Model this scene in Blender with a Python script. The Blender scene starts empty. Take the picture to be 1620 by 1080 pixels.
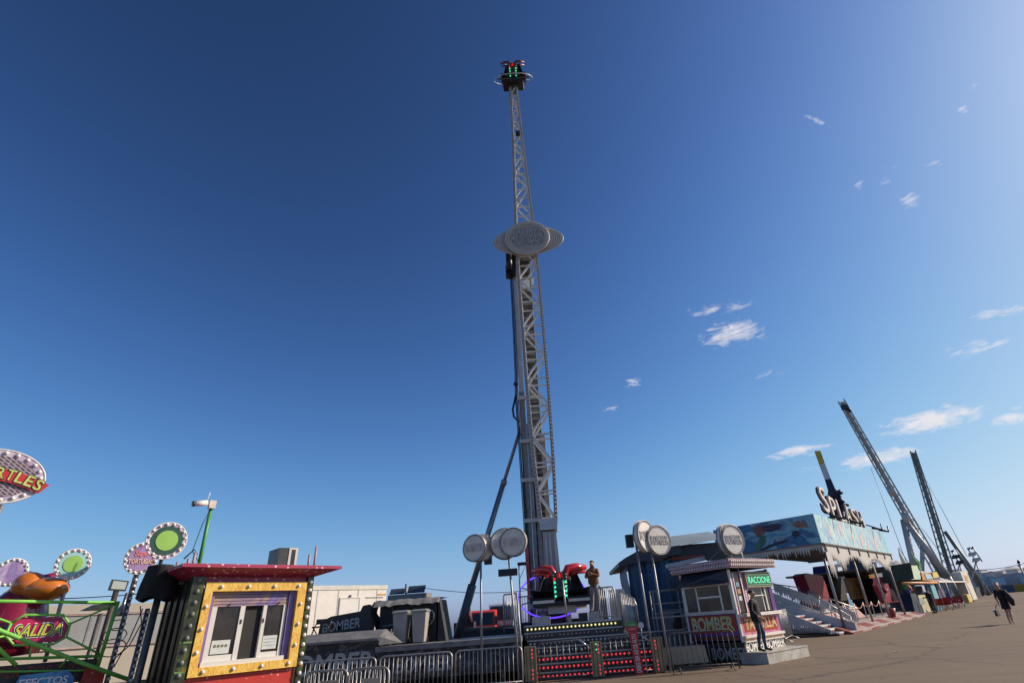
import bpy, math, random
import numpy as np
from mathutils import Vector, Matrix

random.seed(7)
sc = bpy.context.scene
col = sc.collection
R_ = math.radians

# ------------------------------------------------------------------ camera
F_, PX_, PY_, H_ = 827.0, 858.0, 540.0, 1.55      # focal length and principal point in photo pixels (1620 x 1080), eye height
_up = np.array([740 - PX_, -1009 - PY_, F_]); _up /= np.linalg.norm(_up)
_fw = np.array([0, 0, 1.0]) - _up * _up[2]; _fw /= np.linalg.norm(_fw)
_rt = -np.cross(_up, _fw)
if _rt[0] < 0: _rt = -_rt
RW = np.stack([_rt, _fw, _up])

def ray(x, y):
    return RW @ np.array([(x - PX_) / F_, (y - PY_) / F_, 1.0])
def gnd(x, y, z=0.0):
    r = ray(x, y); t = (z - H_) / r[2]
    return Vector((r[0] * t, r[1] * t, z))
def onY(x, y, Y):
    r = ray(x, y); t = Y / r[1]
    return Vector((r[0] * t, Y, H_ + r[2] * t))
def far(x, y, D):
    r = ray(x, y); t = D / math.hypot(r[0], r[1])
    return Vector((r[0] * t, r[1] * t, H_ + r[2] * t))

cam = bpy.data.cameras.new('camera'); camo = bpy.data.objects.new('camera', cam); col.objects.link(camo)
cam.sensor_width = 36.0; cam.lens = F_ / 1620 * 36; cam.shift_x = -(PX_ - 810) / 1620
cam.clip_start = 0.1; cam.clip_end = 20000
cr, cu, cb = RW @ np.array([1, 0, 0]), RW @ np.array([0, -1, 0]), RW @ np.array([0, 0, -1])
camo.matrix_world = Matrix(((cr[0], cu[0], cb[0], 0), (cr[1], cu[1], cb[1], 0), (cr[2], cu[2], cb[2], H_), (0, 0, 0, 1)))
sc.camera = camo

# ------------------------------------------------------------------ light
SUN_AZ, SUN_EL = 80.0, 31.0
sd = Vector((math.cos(R_(SUN_EL)) * math.sin(R_(SUN_AZ)), math.cos(R_(SUN_EL)) * math.cos(R_(SUN_AZ)), math.sin(R_(SUN_EL))))
sun = bpy.data.lights.new('sun', 'SUN'); sun.energy = 4.9; sun.angle = R_(0.55); sun.color = (1.0, 0.84, 0.66)
suno = bpy.data.objects.new('sun', sun); col.objects.link(suno)
suno.rotation_mode = 'QUATERNION'; suno.rotation_quaternion = sd.to_track_quat('Z', 'Y'); suno.location = (60, 20, 60)
vs = sc.view_settings
vs.view_transform = 'Standard'; vs.look = 'None'; vs.gamma = 1.0; vs.exposure = 0.2; vs.use_curve_mapping = False

world = bpy.data.worlds.new('World'); sc.world = world; world.use_nodes = True
wt = world.node_tree; wt.nodes.clear()
def wn(t, **k):
    n = wt.nodes.new(t)
    for a, v in k.items(): setattr(n, a, v)
    return n
wo = wn('ShaderNodeOutputWorld'); bg = wn('ShaderNodeBackground'); bg.inputs[1].default_value = 0.056
sky = wn('ShaderNodeTexSky'); sky.sky_type = 'NISHITA'; sky.sun_disc = False
sky.sun_elevation = R_(SUN_EL); sky.sun_rotation = R_(SUN_AZ)
sky.air_density = 1.0; sky.dust_density = 1.0; sky.ozone_density = 4.0; sky.altitude = 0
wt.links.new(bg.outputs[0], wo.inputs[0])
tc = wn('ShaderNodeTexCoord')
# thin fair-weather clouds: each one a soft patch of sky direction, broken up by noise
CLOUDS = [(1160,526,70,26,1.25),(1120,490,44,14,.85),(1160,484,44,11,.8),(1213,592,34,9,.65),(1002,605,20,12,.75),(968,646,26,9,.6),(1410,262,26,9,.5),(1500,300,30,10,.45),(1300,740,60,10,.5),(1440,318,27,20,.85),
 (1402,282,16,18,.65),(1361,293,17,18,.85),(1525,175,14,11,.9),(1540,136,13,12,.8),(1470,262,40,12,.6),(1475,664,105,27,1.6),
 (1600,662,46,18,1.2),(1264,712,62,14,1.2),(1390,724,95,20,1.3),(1575,494,70,15,.9),(1550,548,85,22,.8),(1289,190,26,5,1.0),
 (1606,770,46,10,.55),(1545,705,24,7,.45),(1605,645,20,9,.6),(1700,560,90,22,.6),(1760,690,110,24,.8),(1680,300,40,20,.5),(1850,420,90,20,.5)]
prev = None
nz = wn('ShaderNodeTexNoise'); nz.inputs['Scale'].default_value = 36; nz.inputs['Detail'].default_value = 9; nz.inputs['Roughness'].default_value = .62; nz.inputs['Distortion'].default_value = .6
mp = wn('ShaderNodeMapping'); mp.inputs['Scale'].default_value = (1, 1, 3.4)
wt.links.new(tc.outputs['Generated'], mp.inputs[0]); wt.links.new(mp.outputs[0], nz.inputs['Vector'])
for (cx, cy, hw, hh, am) in CLOUDS:
    c = Vector(ray(cx, cy)).normalized()
    tilt = 0.08 if (cx, cy) != (1289, 190) else -0.22
    t = Vector(ray(cx + 10, cy - 10 * tilt * (2.4 if cy > 450 else 2.0))).normalized() - c
    pxr = t.length / 10.2; t.normalize(); u = c.cross(t).normalized()
    d1 = wn('ShaderNodeVectorMath', operation='DOT_PRODUCT'); d1.inputs[1].default_value = t / (hw * pxr)
    d2 = wn('ShaderNodeVectorMath', operation='DOT_PRODUCT'); d2.inputs[1].default_value = u / (hh * pxr)
    o1, o2 = t.dot(c) / (hw * pxr), u.dot(c) / (hh * pxr)
    s1 = wn('ShaderNodeMath', operation='SUBTRACT'); s1.inputs[1].default_value = o1
    s2 = wn('ShaderNodeMath', operation='SUBTRACT'); s2.inputs[1].default_value = o2
    for d, s in ((d1, s1), (d2, s2)):
        wt.links.new(tc.outputs['Generated'], d.inputs[0]); wt.links.new(d.outputs['Value'], s.inputs[0])
    cb_ = wn('ShaderNodeCombineXYZ'); wt.links.new(s1.outputs[0], cb_.inputs[0]); wt.links.new(s2.outputs[0], cb_.inputs[1])
    ln = wn('ShaderNodeVectorMath', operation='LENGTH'); wt.links.new(cb_.outputs[0], ln.inputs[0])
    mr = wn('ShaderNodeMapRange', interpolation_type='SMOOTHSTEP')
    mr.inputs['From Min'].default_value = 1.25; mr.inputs['From Max'].default_value = 0.0
    mr.inputs['To Min'].default_value = 0.0; mr.inputs['To Max'].default_value = am
    wt.links.new(ln.outputs['Value'], mr.inputs['Value'])
    if prev is None: prev = mr.outputs[0]
    else:
        mx = wn('ShaderNodeMath', operation='MAXIMUM'); wt.links.new(prev, mx.inputs[0]); wt.links.new(mr.outputs[0], mx.inputs[1]); prev = mx.outputs[0]
m15 = wn('ShaderNodeMath', operation='MULTIPLY'); m15.inputs[1].default_value = 1.0; wt.links.new(prev, m15.inputs[0])
n18 = wn('ShaderNodeMath', operation='MULTIPLY_ADD'); n18.inputs[1].default_value = 2.8; n18.inputs[2].default_value = -1.86; wt.links.new(nz.outputs['Fac'], n18.inputs[0])
cm = wn('ShaderNodeMath', operation='ADD'); cm.use_clamp = True; wt.links.new(m15.outputs[0], cm.inputs[0]); wt.links.new(n18.outputs[0], cm.inputs[1])
gate = wn('ShaderNodeMath', operation='MULTIPLY'); gate.use_clamp = True; gate.inputs[1].default_value = 3.0; wt.links.new(prev, gate.inputs[0])
cm2 = wn('ShaderNodeMath', operation='MULTIPLY'); wt.links.new(cm.outputs[0], cm2.inputs[0]); wt.links.new(gate.outputs[0], cm2.inputs[1])
cm3 = wn('ShaderNodeMath', operation='MULTIPLY'); cm3.inputs[1].default_value = .85; wt.links.new(cm2.outputs[0], cm3.inputs[0]); cm = cm3
mixc = wn('ShaderNodeMix', data_type='RGBA')
mixc.inputs['B'].default_value = (13.6, 12.9, 13.1, 1)
wt.links.new(cm.outputs[0], mixc.inputs['Factor']); 
# the film's response to the bright sky: a power with a soft shoulder, the same in every direction
sp_ = wn('ShaderNodeSeparateColor'); cmb = wn('ShaderNodeCombineColor'); wt.links.new(sky.outputs[0], sp_.inputs[0])
for ch_i, (kk, gg_) in enumerate(((2.76, 1.849), (3.32, 2.066), (4.93, 2.483))):
    pw_ = wn('ShaderNodeMath', operation='POWER'); pw_.inputs[1].default_value = gg_; 
    if ch_i < 2: wt.links.new(sp_.outputs[ch_i], pw_.inputs[0])
    else:                                                        # the blue layer also answers to green light
        bm = wn('ShaderNodeMix', data_type='FLOAT'); bm.inputs['Factor'].default_value = .6; wt.links.new(sp_.outputs[2], bm.inputs['A']); wt.links.new(sp_.outputs[1], bm.inputs['B']); wt.links.new(bm.outputs['Result'], pw_.inputs[0])
    ml = wn('ShaderNodeMath', operation='MULTIPLY'); ml.inputs[1].default_value = math.exp(kk) * .05 ** gg_; wt.links.new(pw_.outputs[0], ml.inputs[0])
    ad_ = wn('ShaderNodeMath', operation='ADD'); ad_.inputs[1].default_value = 1.0; wt.links.new(ml.outputs[0], ad_.inputs[0])
    dv = wn('ShaderNodeMath', operation='DIVIDE'); wt.links.new(ml.outputs[0], dv.inputs[0]); wt.links.new(ad_.outputs[0], dv.inputs[1])
    sc_n = wn('ShaderNodeMath', operation='MULTIPLY'); sc_n.inputs[1].default_value = .95 / 1.149 / .056; wt.links.new(dv.outputs[0], sc_n.inputs[0]); wt.links.new(sc_n.outputs[0], cmb.inputs[ch_i])
wt.links.new(cmb.outputs[0], mixc.inputs['A'])
wt.links.new(mixc.outputs['Result'], bg.inputs[0])

# ------------------------------------------------------------------ materials
MATS = {}
def M(name, c=(.5, .5, .5), rough=.5, metal=0.0, var=.18, scale=6.0, bump=.0, emit=0.0, c2=None, coat=0.0, glass=False, wear=None):
    """procedural material: base colour broken up by noise, uneven roughness, fine bump"""
    if name in MATS: return MATS[name]
    m = bpy.data.materials.new(name); m.use_nodes = True; nt = m.node_tree; b = nt.nodes['Principled BSDF']
    N = nt.nodes.new; L = nt.links.new
    tcn = N('ShaderNodeTexCoord'); no = N('ShaderNodeTexNoise'); no.inputs['Scale'].default_value = scale; no.inputs['Detail'].default_value = 6
    no.inputs['Roughness'].default_value = .6
    L(tcn.outputs['Object'], no.inputs['Vector'])
    rp = N('ShaderNodeValToRGB'); rp.color_ramp.elements[0].position = .32; rp.color_ramp.elements[1].position = .68
    ca = tuple(max(0, x * (1 - var)) for x in c); cbb = c2 if c2 else tuple(min(1, x * (1 + var)) for x in c)
    rp.color_ramp.elements[0].color = (*ca, 1); rp.color_ramp.elements[1].color = (*cbb, 1)
    L(no.outputs['Fac'], rp.inputs[0]); out = rp.outputs[0]
    if wear:      # (colour, threshold, scale): blotches of dirt or bare metal
        n2 = N('ShaderNodeTexNoise'); n2.inputs['Scale'].default_value = wear[2]; n2.inputs['Detail'].default_value = 8; n2.inputs['Roughness'].default_value = .7
        L(tcn.outputs['Object'], n2.inputs['Vector'])
        mr = N('ShaderNodeMapRange'); mr.inputs['From Min'].default_value = wear[1]; mr.inputs['From Max'].default_value = wear[1] + .12
        L(n2.outputs['Fac'], mr.inputs['Value'])
        mi = N('ShaderNodeMix'); mi.data_type = 'RGBA'; mi.inputs['B'].default_value = (*wear[0], 1)
        L(mr.outputs[0], mi.inputs['Factor']); L(out, mi.inputs['A']); out = mi.outputs['Result']
    L(out, b.inputs['Base Color'])
    rr = N('ShaderNodeMapRange'); rr.inputs['To Min'].default_value = max(.03, rough - .12); rr.inputs['To Max'].default_value = min(1, rough + .12)
    L(no.outputs['Fac'], rr.inputs['Value']); L(rr.outputs[0], b.inputs['Roughness'])
    b.inputs['Metallic'].default_value = metal
    if coat: b.inputs['Coat Weight'].default_value = coat; b.inputs['Coat Roughness'].default_value = .1
    if bump:
        n3 = N('ShaderNodeTexNoise'); n3.inputs['Scale'].default_value = scale * 7; n3.inputs['Detail'].default_value = 5
        L(tcn.outputs['Object'], n3.inputs['Vector'])
        bp = N('ShaderNodeBump'); bp.inputs['Strength'].default_value = bump; bp.inputs['Distance'].default_value = .02
        L(n3.outputs['Fac'], bp.inputs['Height']); L(bp.outputs[0], b.inputs['Normal'])
    if emit:
        b.inputs['Emission Color'].default_value = (*c, 1); b.inputs['Emission Strength'].default_value = emit
    MATS[name] = m
    return m
def Mart(name, cols, scale=1.2, rough=.4, dist=1.5, stretch=(1, 1, 1)):
    """airbrushed print: a swirl of colours"""
    if name in MATS: return MATS[name]
    m = bpy.data.materials.new(name); m.use_nodes = True; nt = m.node_tree; b = nt.nodes['Principled BSDF']
    N = nt.nodes.new; L = nt.links.new
    tcn = N('ShaderNodeTexCoord'); mpn = N('ShaderNodeMapping'); mpn.inputs['Scale'].default_value = stretch
    no = N('ShaderNodeTexNoise'); no.inputs['Scale'].default_value = scale; no.inputs['Detail'].default_value = 5; no.inputs['Distortion'].default_value = dist
    L(tcn.outputs['Object'], mpn.inputs[0]); L(mpn.outputs[0], no.inputs['Vector'])
    rp = N('ShaderNodeValToRGB'); els = rp.color_ramp.elements
    k = len(cols)
    for i, c in enumerate(cols):
        pos = .3 + .4 * i / (k - 1)
        e = els[i] if i < 2 else els.new(pos)
        e.position = pos; e.color = (*c, 1)
    L(no.outputs['Fac'], rp.inputs[0]); L(rp.outputs[0], b.inputs['Base Color']); b.inputs['Roughness'].default_value = rough
    MATS[name] = m
    return m

# ------------------------------------------------------------------ mesh helpers
class Fr:
    """a frame standing on the ground: u along azimuth az (degrees clockwise from +Y), v to its left, z up"""
    def __init__(s, o, az):
        s.o = Vector((o[0], o[1], 0)); s.a = Vector((math.sin(R_(az)), math.cos(R_(az)), 0)); s.b = Vector((-s.a.y, s.a.x, 0)); s.az = az
    def w(s, u, v, z): return s.o + s.a * u + s.b * v + Vector((0, 0, z))
    def px(s, x, y, v=0.0):          # pixel -> (u, z) on the vertical plane v = const
        r = ray(x, y); D = s.o + s.b * v
        t = D.dot(s.b) / (r[0] * s.b.x + r[1] * s.b.y)
        q = Vector((r[0] * t, r[1] * t, 0)) - D
        return q.dot(s.a), H_ + r[2] * t
    def py(s, x, y, u=0.0):          # pixel -> (v, z) on the vertical plane u = const
        r = ray(x, y); D = s.o + s.a * u
        t = D.dot(s.a) / (r[0] * s.a.x + r[1] * s.a.y)
        q = Vector((r[0] * t, r[1] * t, 0)) - D
        return q.dot(s.b), H_ + r[2] * t
WF = Fr((0, 0), 90)          # u = +X ; v = +Y
class MB:
    def __init__(s, fr=None): s.v = []; s.f = []; s.sm = []; s.mi = []; s.fr = fr; s.cur = 0
    def P(s, p):
        p = Vector(p)
        return s.fr.w(p.x, p.y, p.z) if s.fr else p
    def add(s, vs, fs, smooth=False):
        n = len(s.v); s.v += [s.P(p) for p in vs]
        for f in fs: s.f.append([i + n for i in f]); s.sm.append(smooth); s.mi.append(s.cur)
        return s
    def box(s, x0, x1, y0, y1, z0, z1):
        return s.add([(x, y, z) for x in (x0, x1) for y in (y0, y1) for z in (z0, z1)],
                     [(0, 1, 3, 2), (4, 6, 7, 5), (0, 4, 5, 1), (2, 3, 7, 6), (0, 2, 6, 4), (1, 5, 7, 3)])
    def hexa(s, p): # 4 bottom (ccw) + 4 top
        return s.add(p, [(3, 2, 1, 0), (4, 5, 6, 7), (0, 1, 5, 4), (1, 2, 6, 5), (2, 3, 7, 6), (3, 0, 4, 7)])
    def tube(s, pts, r, n=6, cap=True, r2=None):
        pts = [Vector(p) for p in pts]; k = len(pts)
        rs = r if isinstance(r, (list, tuple)) else [r + ((r2 - r) * i / (k - 1) if r2 is not None else 0) for i in range(k)]
        vs, fs = [], []
        tp = (pts[1] - pts[0]).normalized(); ref = Vector((0, 0, 1)) if abs(tp.z) < .9 else Vector((1, 0, 0))
        e1 = tp.cross(ref).normalized()
        for i, p in enumerate(pts):
            t = (pts[min(i + 1, k - 1)] - pts[max(i - 1, 0)]).normalized()
            e1 = (e1 - t * e1.dot(t)).normalized(); e2 = t.cross(e1)
            for j in range(n):
                a = 2 * math.pi * (j + .5) / n; vs.append(p + (e1 * math.cos(a) + e2 * math.sin(a)) * rs[i])
        for i in range(k - 1):
            for j in range(n):
                j2 = (j + 1) % n; fs.append((i * n + j, i * n + j2, (i + 1) * n + j2, (i + 1) * n + j))
        s.add(vs, fs, n > 4)
        if cap: s.f.append([len(s.v) - k * n + j for j in range(n)][::-1]); s.f.append([len(s.v) - n + j for j in range(n)]); s.sm += [False] * 2; s.mi += [s.cur] * 2
        return s
    def beam(s, p, q, w, h, up=(0, 0, 1)):
        p, q = Vector(p), Vector(q); t = (q - p).normalized(); up = Vector(up)
        if abs(t.dot(up)) > .98: up = Vector((0, 1, 0))
        e1 = t.cross(up).normalized() * (w / 2); e2 = e1.normalized().cross(t) * (h / 2)
        return s.hexa([p - e1 - e2, p + e1 - e2, p + e1 + e2, p - e1 + e2, q - e1 - e2, q + e1 - e2, q + e1 + e2, q - e1 + e2])
    def prism(s, poly, d):
        poly = [Vector(p) for p in poly]; d = Vector(d); n = len(poly)
        s.add(poly + [p + d for p in poly], [tuple(range(n))[::-1], tuple(range(n, 2 * n))] + [(i, (i + 1) % n, n + (i + 1) % n, n + i) for i in range(n)])
        return s
    def ball(s, c, r, nu=8, nv=5, half=None):
        r = (r, r, r) if not isinstance(r, (tuple, list)) else r; c = Vector(c); vs, fs = [], []
        for i in range(nv + 1):
            th = math.pi * i / nv
            for j in range(nu):
                ph = 2 * math.pi * j / nu
                vs.append(c + Vector((r[0] * math.sin(th) * math.cos(ph), r[1] * math.sin(th) * math.sin(ph), r[2] * math.cos(th))))
        for i in range(nv):
            for j in range(nu): fs.append((i * nu + j, (i + 1) * nu + j, (i + 1) * nu + (j + 1) % nu, i * nu + (j + 1) % nu))
        return s.add(vs, fs, True)
    def disc(s, c, e1, e2, rx, ry, th, n=40):     # plate spanned by e1, e2, thickness along e1 x e2
        c, e1, e2 = Vector(c), Vector(e1).normalized(), Vector(e2).normalized(); nn = e1.cross(e2).normalized()
        po = [c + e1 * rx * math.cos(2 * math.pi * i / n) + e2 * ry * math.sin(2 * math.pi * i / n) - nn * th / 2 for i in range(n)]
        return s.prism(po, nn * th)
    def ring(s, c, e1, e2, R, r, n=40, m=6, ry=None):
        c, e1, e2 = Vector(c), Vector(e1).normalized(), Vector(e2).normalized(); nn = e1.cross(e2).normalized(); vs, fs = [], []
        ry = ry or R
        for i in range(n):
            a = 2 * math.pi * i / n; d = e1 * math.cos(a) + e2 * math.sin(a); p = c + e1 * R * math.cos(a) + e2 * ry * math.sin(a)
            for j in range(m):
                b = 2 * math.pi * j / m; vs.append(p + d * r * math.cos(b) + nn * r * math.sin(b))
        for i in range(n):
            for j in range(m): fs.append((i * m + j, ((i + 1) % n) * m + j, ((i + 1) % n) * m + (j + 1) % m, i * m + (j + 1) % m))
        return s.add(vs, fs, True)
    def grid(s, fn, nu, nv, smooth=True):
        vs = [fn(i / nu, j / nv) for i in range(nu + 1) for j in range(nv + 1)]
        fs = [(i * (nv + 1) + j, (i + 1) * (nv + 1) + j, (i + 1) * (nv + 1) + j + 1, i * (nv + 1) + j + 1) for i in range(nu) for j in range(nv)]
        return s.add(vs, fs, smooth)
    def build(s, name, mat, parent=None, kind=None, label=None, solid=None):
        me = bpy.data.meshes.new(name)
        if parent is not None: off = parent_loc(parent)
        else:
            xs = [p.x for p in s.v]; ys = [p.y for p in s.v]; zs = [p.z for p in s.v]
            off = Vector(((min(xs) + max(xs)) / 2, (min(ys) + max(ys)) / 2, min(zs)))
        me.from_pydata([p - off for p in s.v], [], s.f)
        for m in (mat if isinstance(mat, (list, tuple)) else [mat]): me.materials.append(m)
        me.polygons.foreach_set('use_smooth', s.sm); me.polygons.foreach_set('material_index', s.mi); me.update()
        o = bpy.data.objects.new(name, me); col.objects.link(o)
        if parent is not None: o.parent = parent
        else: o.location = off
        WL[o.name] = off if parent is None else off
        if kind: o['kind'] = kind
        if label: o['label'] = label
        return o
WL = {}
def parent_loc(o): return WL[o.name]
def thing(name, label, cat, loc, group=None):
    o = bpy.data.objects.new(name, None); col.objects.link(o); o.location = loc; o.empty_display_size = .2
    WL[o.name] = Vector(loc); o['label'] = label; o['category'] = cat
    if group: o['group'] = group
    return o
def tag(o, label, cat, group=None):
    o['label'] = label; o['category'] = cat
    if group: o['group'] = group
    return o
def copy_thing(src, loc, label=None):
    """a copy of a thing and of its parts and sub-parts"""
    def cp(o, par):
        c = o.copy(); col.objects.link(c); c.parent = par
        WL[c.name] = Vector(loc)
        for ch in list(o.children): cp(ch, c)
        return c
    c = cp(src, None); c.location = loc
    if label: c['label'] = label
    return c

TEXTS = []
def text(s, name, c, xd, upd, size, mat, parent, ext=.004, bold=0.0, width=None, shear=0.0, space=1.0):
    """lettering centred at c, reading along xd, standing along upd; size = letter height, width = fitted width"""
    cu_ = bpy.data.curves.new(name, 'FONT'); cu_.body = s; cu_.size = 1.0; cu_.extrude = ext / size; cu_.offset = bold
    cu_.align_x = 'CENTER'; cu_.align_y = 'CENTER'; cu_.shear = shear; cu_.space_character = space; cu_.resolution_u = 3
    o = bpy.data.objects.new(name + '_tmp', cu_); col.objects.link(o)
    TEXTS.append((o, name, Vector(c), Vector(xd).normalized(), Vector(upd).normalized(), size, mat, parent, width))
def finish_texts():
    dg = bpy.context.evaluated_depsgraph_get(); dg.update()
    for (o, name, c, xd, upd, size, mat, parent, width) in TEXTS:
        me = bpy.data.meshes.new_from_object(o.evaluated_get(dg)); me.name = name
        vs = [v.co.copy() for v in me.vertices]
        if not vs: continue
        x0, x1 = min(v.x for v in vs), max(v.x for v in vs); y0, y1 = min(v.y for v in vs), max(v.y for v in vs)
        sy = size / (y1 - y0); sx = width / (x1 - x0) if width else sy
        nn = xd.cross(upd); off = parent_loc(parent)
        for v, p in zip(me.vertices, vs):
            v.co = c - off + xd * ((p.x - (x0 + x1) / 2) * sx) + upd * ((p.y - (y0 + y1) / 2) * sy) + nn * (p.z * size)
        me.materials.clear(); me.materials.append(mat); me.update()
        n = bpy.data.objects.new(name, me); col.objects.link(n); n.parent = parent
        bpy.data.objects.remove(o)
    TEXTS.clear()

def barrier_mb(w, h=1.05):
    pass
# common materials
steel = M('galvanised_steel', (.42, .42, .42), .42, .75, .2, 9, .15)
steel_d = M('dull_steel', (.28, .28, .29), .5, .55, .25, 5, .15, wear=((.16, .15, .14), .58, 3))
lgrey = M('light_grey_paint', (.52, .51, .50), .5, .1, .12, 3, wear=((.33, .31, .29), .62, 5))
dgrey = M('dark_grey_paint', (.085, .088, .095), .5, .1, .3, 4)
black = M('black_plastic', (.014, .014, .016), .42, 0, .3, 8)
blackc = M('black_cloth', (.012, .012, .013), .9, 0, .3, 5, .4)
white = M('white_paint', (.72, .69, .65), .45, 0, .06, 2, wear=((.55, .52, .47), .66, 4))
redgl = M('red_gloss', (.50, .02, .025), .25, 0, .15, 3, coat=.5)
glassd = M('dark_window_glass', (.02, .022, .025), .08, 0, .3, 2)
chrome = M('bright_metal', (.7, .7, .7), .22, 1, .1, 5)
bulbw = M('unlit_bulb_glass', (.74, .72, .68), .2, 0, .1, 20)
# ------------------------------------------------------------------ the setting
def struct(o): o['kind'] = 'structure'; return o
def ground_mat():
    m = bpy.data.materials.new('worn_asphalt'); m.use_nodes = True; nt = m.node_tree; b = nt.nodes['Principled BSDF']
    N = nt.nodes.new; L = nt.links.new
    g = N('ShaderNodeNewGeometry')
    def noise(sc_, det=6, rough=.6, dist=0):
        n = N('ShaderNodeTexNoise'); n.inputs['Scale'].default_value = sc_; n.inputs['Detail'].default_value = det; n.inputs['Roughness'].default_value = rough
        n.inputs['Distortion'].default_value = dist; L(g.outputs['Position'], n.inputs['Vector']); return n
    big = noise(.22, 5, .6, .6); mid = noise(1.7, 7, .65); fine = noise(38, 4, .7)
    rp = N('ShaderNodeValToRGB'); e = rp.color_ramp.elements
    e[0].position = .3; e[0].color = (.104, .075, .048, 1); e[1].position = .72; e[1].color = (.190, .137, .090, 1)
    mx = N('ShaderNodeMix'); mx.data_type = 'FLOAT'; mx.inputs['Factor'].default_value = .45
    L(big.outputs['Fac'], mx.inputs['A']); L(mid.outputs['Fac'], mx.inputs['B'])
    L(mx.outputs['Result'], rp.inputs[0])
    # streaks along the midway: shadows painted into the asphalt colour
    ms = N('ShaderNodeMapping'); ms.inputs['Rotation'].default_value = (0, 0, R_(-62)); ms.inputs['Scale'].default_value = (.12, 1.7, 1); L(g.outputs['Position'], ms.inputs[0])
    ns = N('ShaderNodeTexNoise'); ns.inputs['Scale'].default_value = 1.0; ns.inputs['Detail'].default_value = 6; ns.inputs['Roughness'].default_value = .65; L(ms.outputs[0], ns.inputs['Vector'])
    m0 = N('ShaderNodeMix'); m0.data_type = 'FLOAT'; m0.inputs['Factor'].default_value = .5; L(mx.outputs['Result'], m0.inputs['A']); L(ns.outputs['Fac'], m0.inputs['B']); L(m0.outputs['Result'], rp.inputs[0])
    # oil marks and dirt
    n4 = noise(.55, 6, .7, 1.5); mr = N('ShaderNodeMapRange'); mr.inputs['From Min'].default_value = .60; mr.inputs['From Max'].default_value = .75
    mr.inputs['To Max'].default_value = .75; L(n4.outputs['Fac'], mr.inputs['Value'])
    m1 = N('ShaderNodeMix'); m1.data_type = 'RGBA'; m1.inputs['B'].default_value = (.062, .052, .044, 1); L(mr.outputs[0], m1.inputs['Factor']); L(rp.outputs[0], m1.inputs['A'])
    # cracks
    vo = N('ShaderNodeTexVoronoi'); vo.feature = 'DISTANCE_TO_EDGE'; vo.inputs['Scale'].default_value = .16
    ad = N('ShaderNodeVectorMath'); ad.operation = 'MULTIPLY_ADD'; ad.inputs[1].default_value = (.9, .9, 0); L(mid.outputs['Color'], ad.inputs[0]); L(g.outputs['Position'], ad.inputs[2])
    L(ad.outputs[0], vo.inputs['Vector'])
    cr_ = N('ShaderNodeMapRange'); cr_.inputs['From Min'].default_value = .0; cr_.inputs['From Max'].default_value = .012; cr_.inputs['To Min'].default_value = .75; cr_.inputs['To Max'].default_value = 0
    L(vo.outputs['Distance'], cr_.inputs['Value'])
    m2 = N('ShaderNodeMix'); m2.data_type = 'RGBA'; m2.inputs['B'].default_value = (.045, .038, .032, 1); L(cr_.outputs[0], m2.inputs['Factor']); L(m1.outputs['Result'], m2.inputs['A'])
    # pale scuffs
    n5 = noise(5, 8, .8, .5); s5 = N('ShaderNodeMapRange'); s5.inputs['From Min'].default_value = .66; s5.inputs['From Max'].default_value = .74; s5.inputs['To Max'].default_value = .5
    L(n5.outputs['Fac'], s5.inputs['Value'])
    m3 = N('ShaderNodeMix'); m3.data_type = 'RGBA'; m3.inputs['B'].default_value = (.30, .25, .20, 1); L(s5.outputs[0], m3.inputs['Factor']); L(m2.outputs['Result'], m3.inputs['A'])
    L(m3.outputs['Result'], b.inputs['Base Color']); b.inputs['Roughness'].default_value = .88
    bp = N('ShaderNodeBump'); bp.inputs['Strength'].default_value = .35; bp.inputs['Distance'].default_value = .02; L(fine.outputs['Fac'], bp.inputs['Height']); L(bp.outputs[0], b.inputs['Normal'])
    return m
g = MB(); pts = [(-500, -200, 0), (6000, -200, 0), (6000, 4200, 0), (560, 640, 0), (150, 240, 0), (70, 120, 0), (10, 100, 0), (-500, 90, 0)]
g.add(pts, [tuple(range(len(pts)))]); struct(g.build('ground', ground_mat()))
g = MB(); g.add([(-9000, 70, -1.2), (9000, 70, -1.2), (9000, 12000, -1.2), (-9000, 12000, -1.2)], [(0, 1, 2, 3)])
struct(g.build('sea', M('sea_water', (.03, .075, .11), .25, 0, .25, .02, .0)))
# far hills with houses on them
hillm = M('haze_toned_hill', (.42, .42, .42), .95, 0, .15, .01)  # pale colour stands in for distance haze over the hills
g = MB(); n = 90; vs = []; fs = []
for i in range(n + 1):
    azd = 33 + 45 * i / n; D = 900
    h = 9 + 7 * math.sin(i * .23) + 4 * math.sin(i * .71 + 1) + 3 * random.random() + 10 * min(1, i / 30)
    d = Vector((math.sin(R_(azd)), math.cos(R_(azd)), 0))
    vs += [d * D, d * (D + 60) + Vector((0, 0, h)), d * (D + 400) + Vector((0, 0, h * .7))]
    if i: fs += [((i - 1) * 3, i * 3, i * 3 + 1, (i - 1) * 3 + 1), ((i - 1) * 3 + 1, i * 3 + 1, i * 3 + 2, (i - 1) * 3 + 2)]
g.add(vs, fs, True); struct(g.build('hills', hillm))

for (x, y, s_, lab) in ((1404, 1036.5, .05, 'small pale paper scrap lying on the open tarmac'), (1417, 1030.5, .09, 'larger torn pale scrap lying on the open tarmac'), (1150, 1071, .06, 'crumpled scrap lying on the tarmac near the booth step')):
    p = gnd(x, y, .006); d = MB(); d.add([p + Vector((-s_, -.03, 0)), p + Vector((.2 * s_, -.05, .03)), p + Vector((s_ * 1.3, .02, .004)), p + Vector((.3 * s_, .06, .025)), p + Vector((-.8 * s_, .05, .002))], [(0, 1, 3, 4), (1, 2, 3)]); tag(d.build('paper_scrap', M('scrap_pale', (.42, .38, .33), .9)), lab, 'litter')
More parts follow.
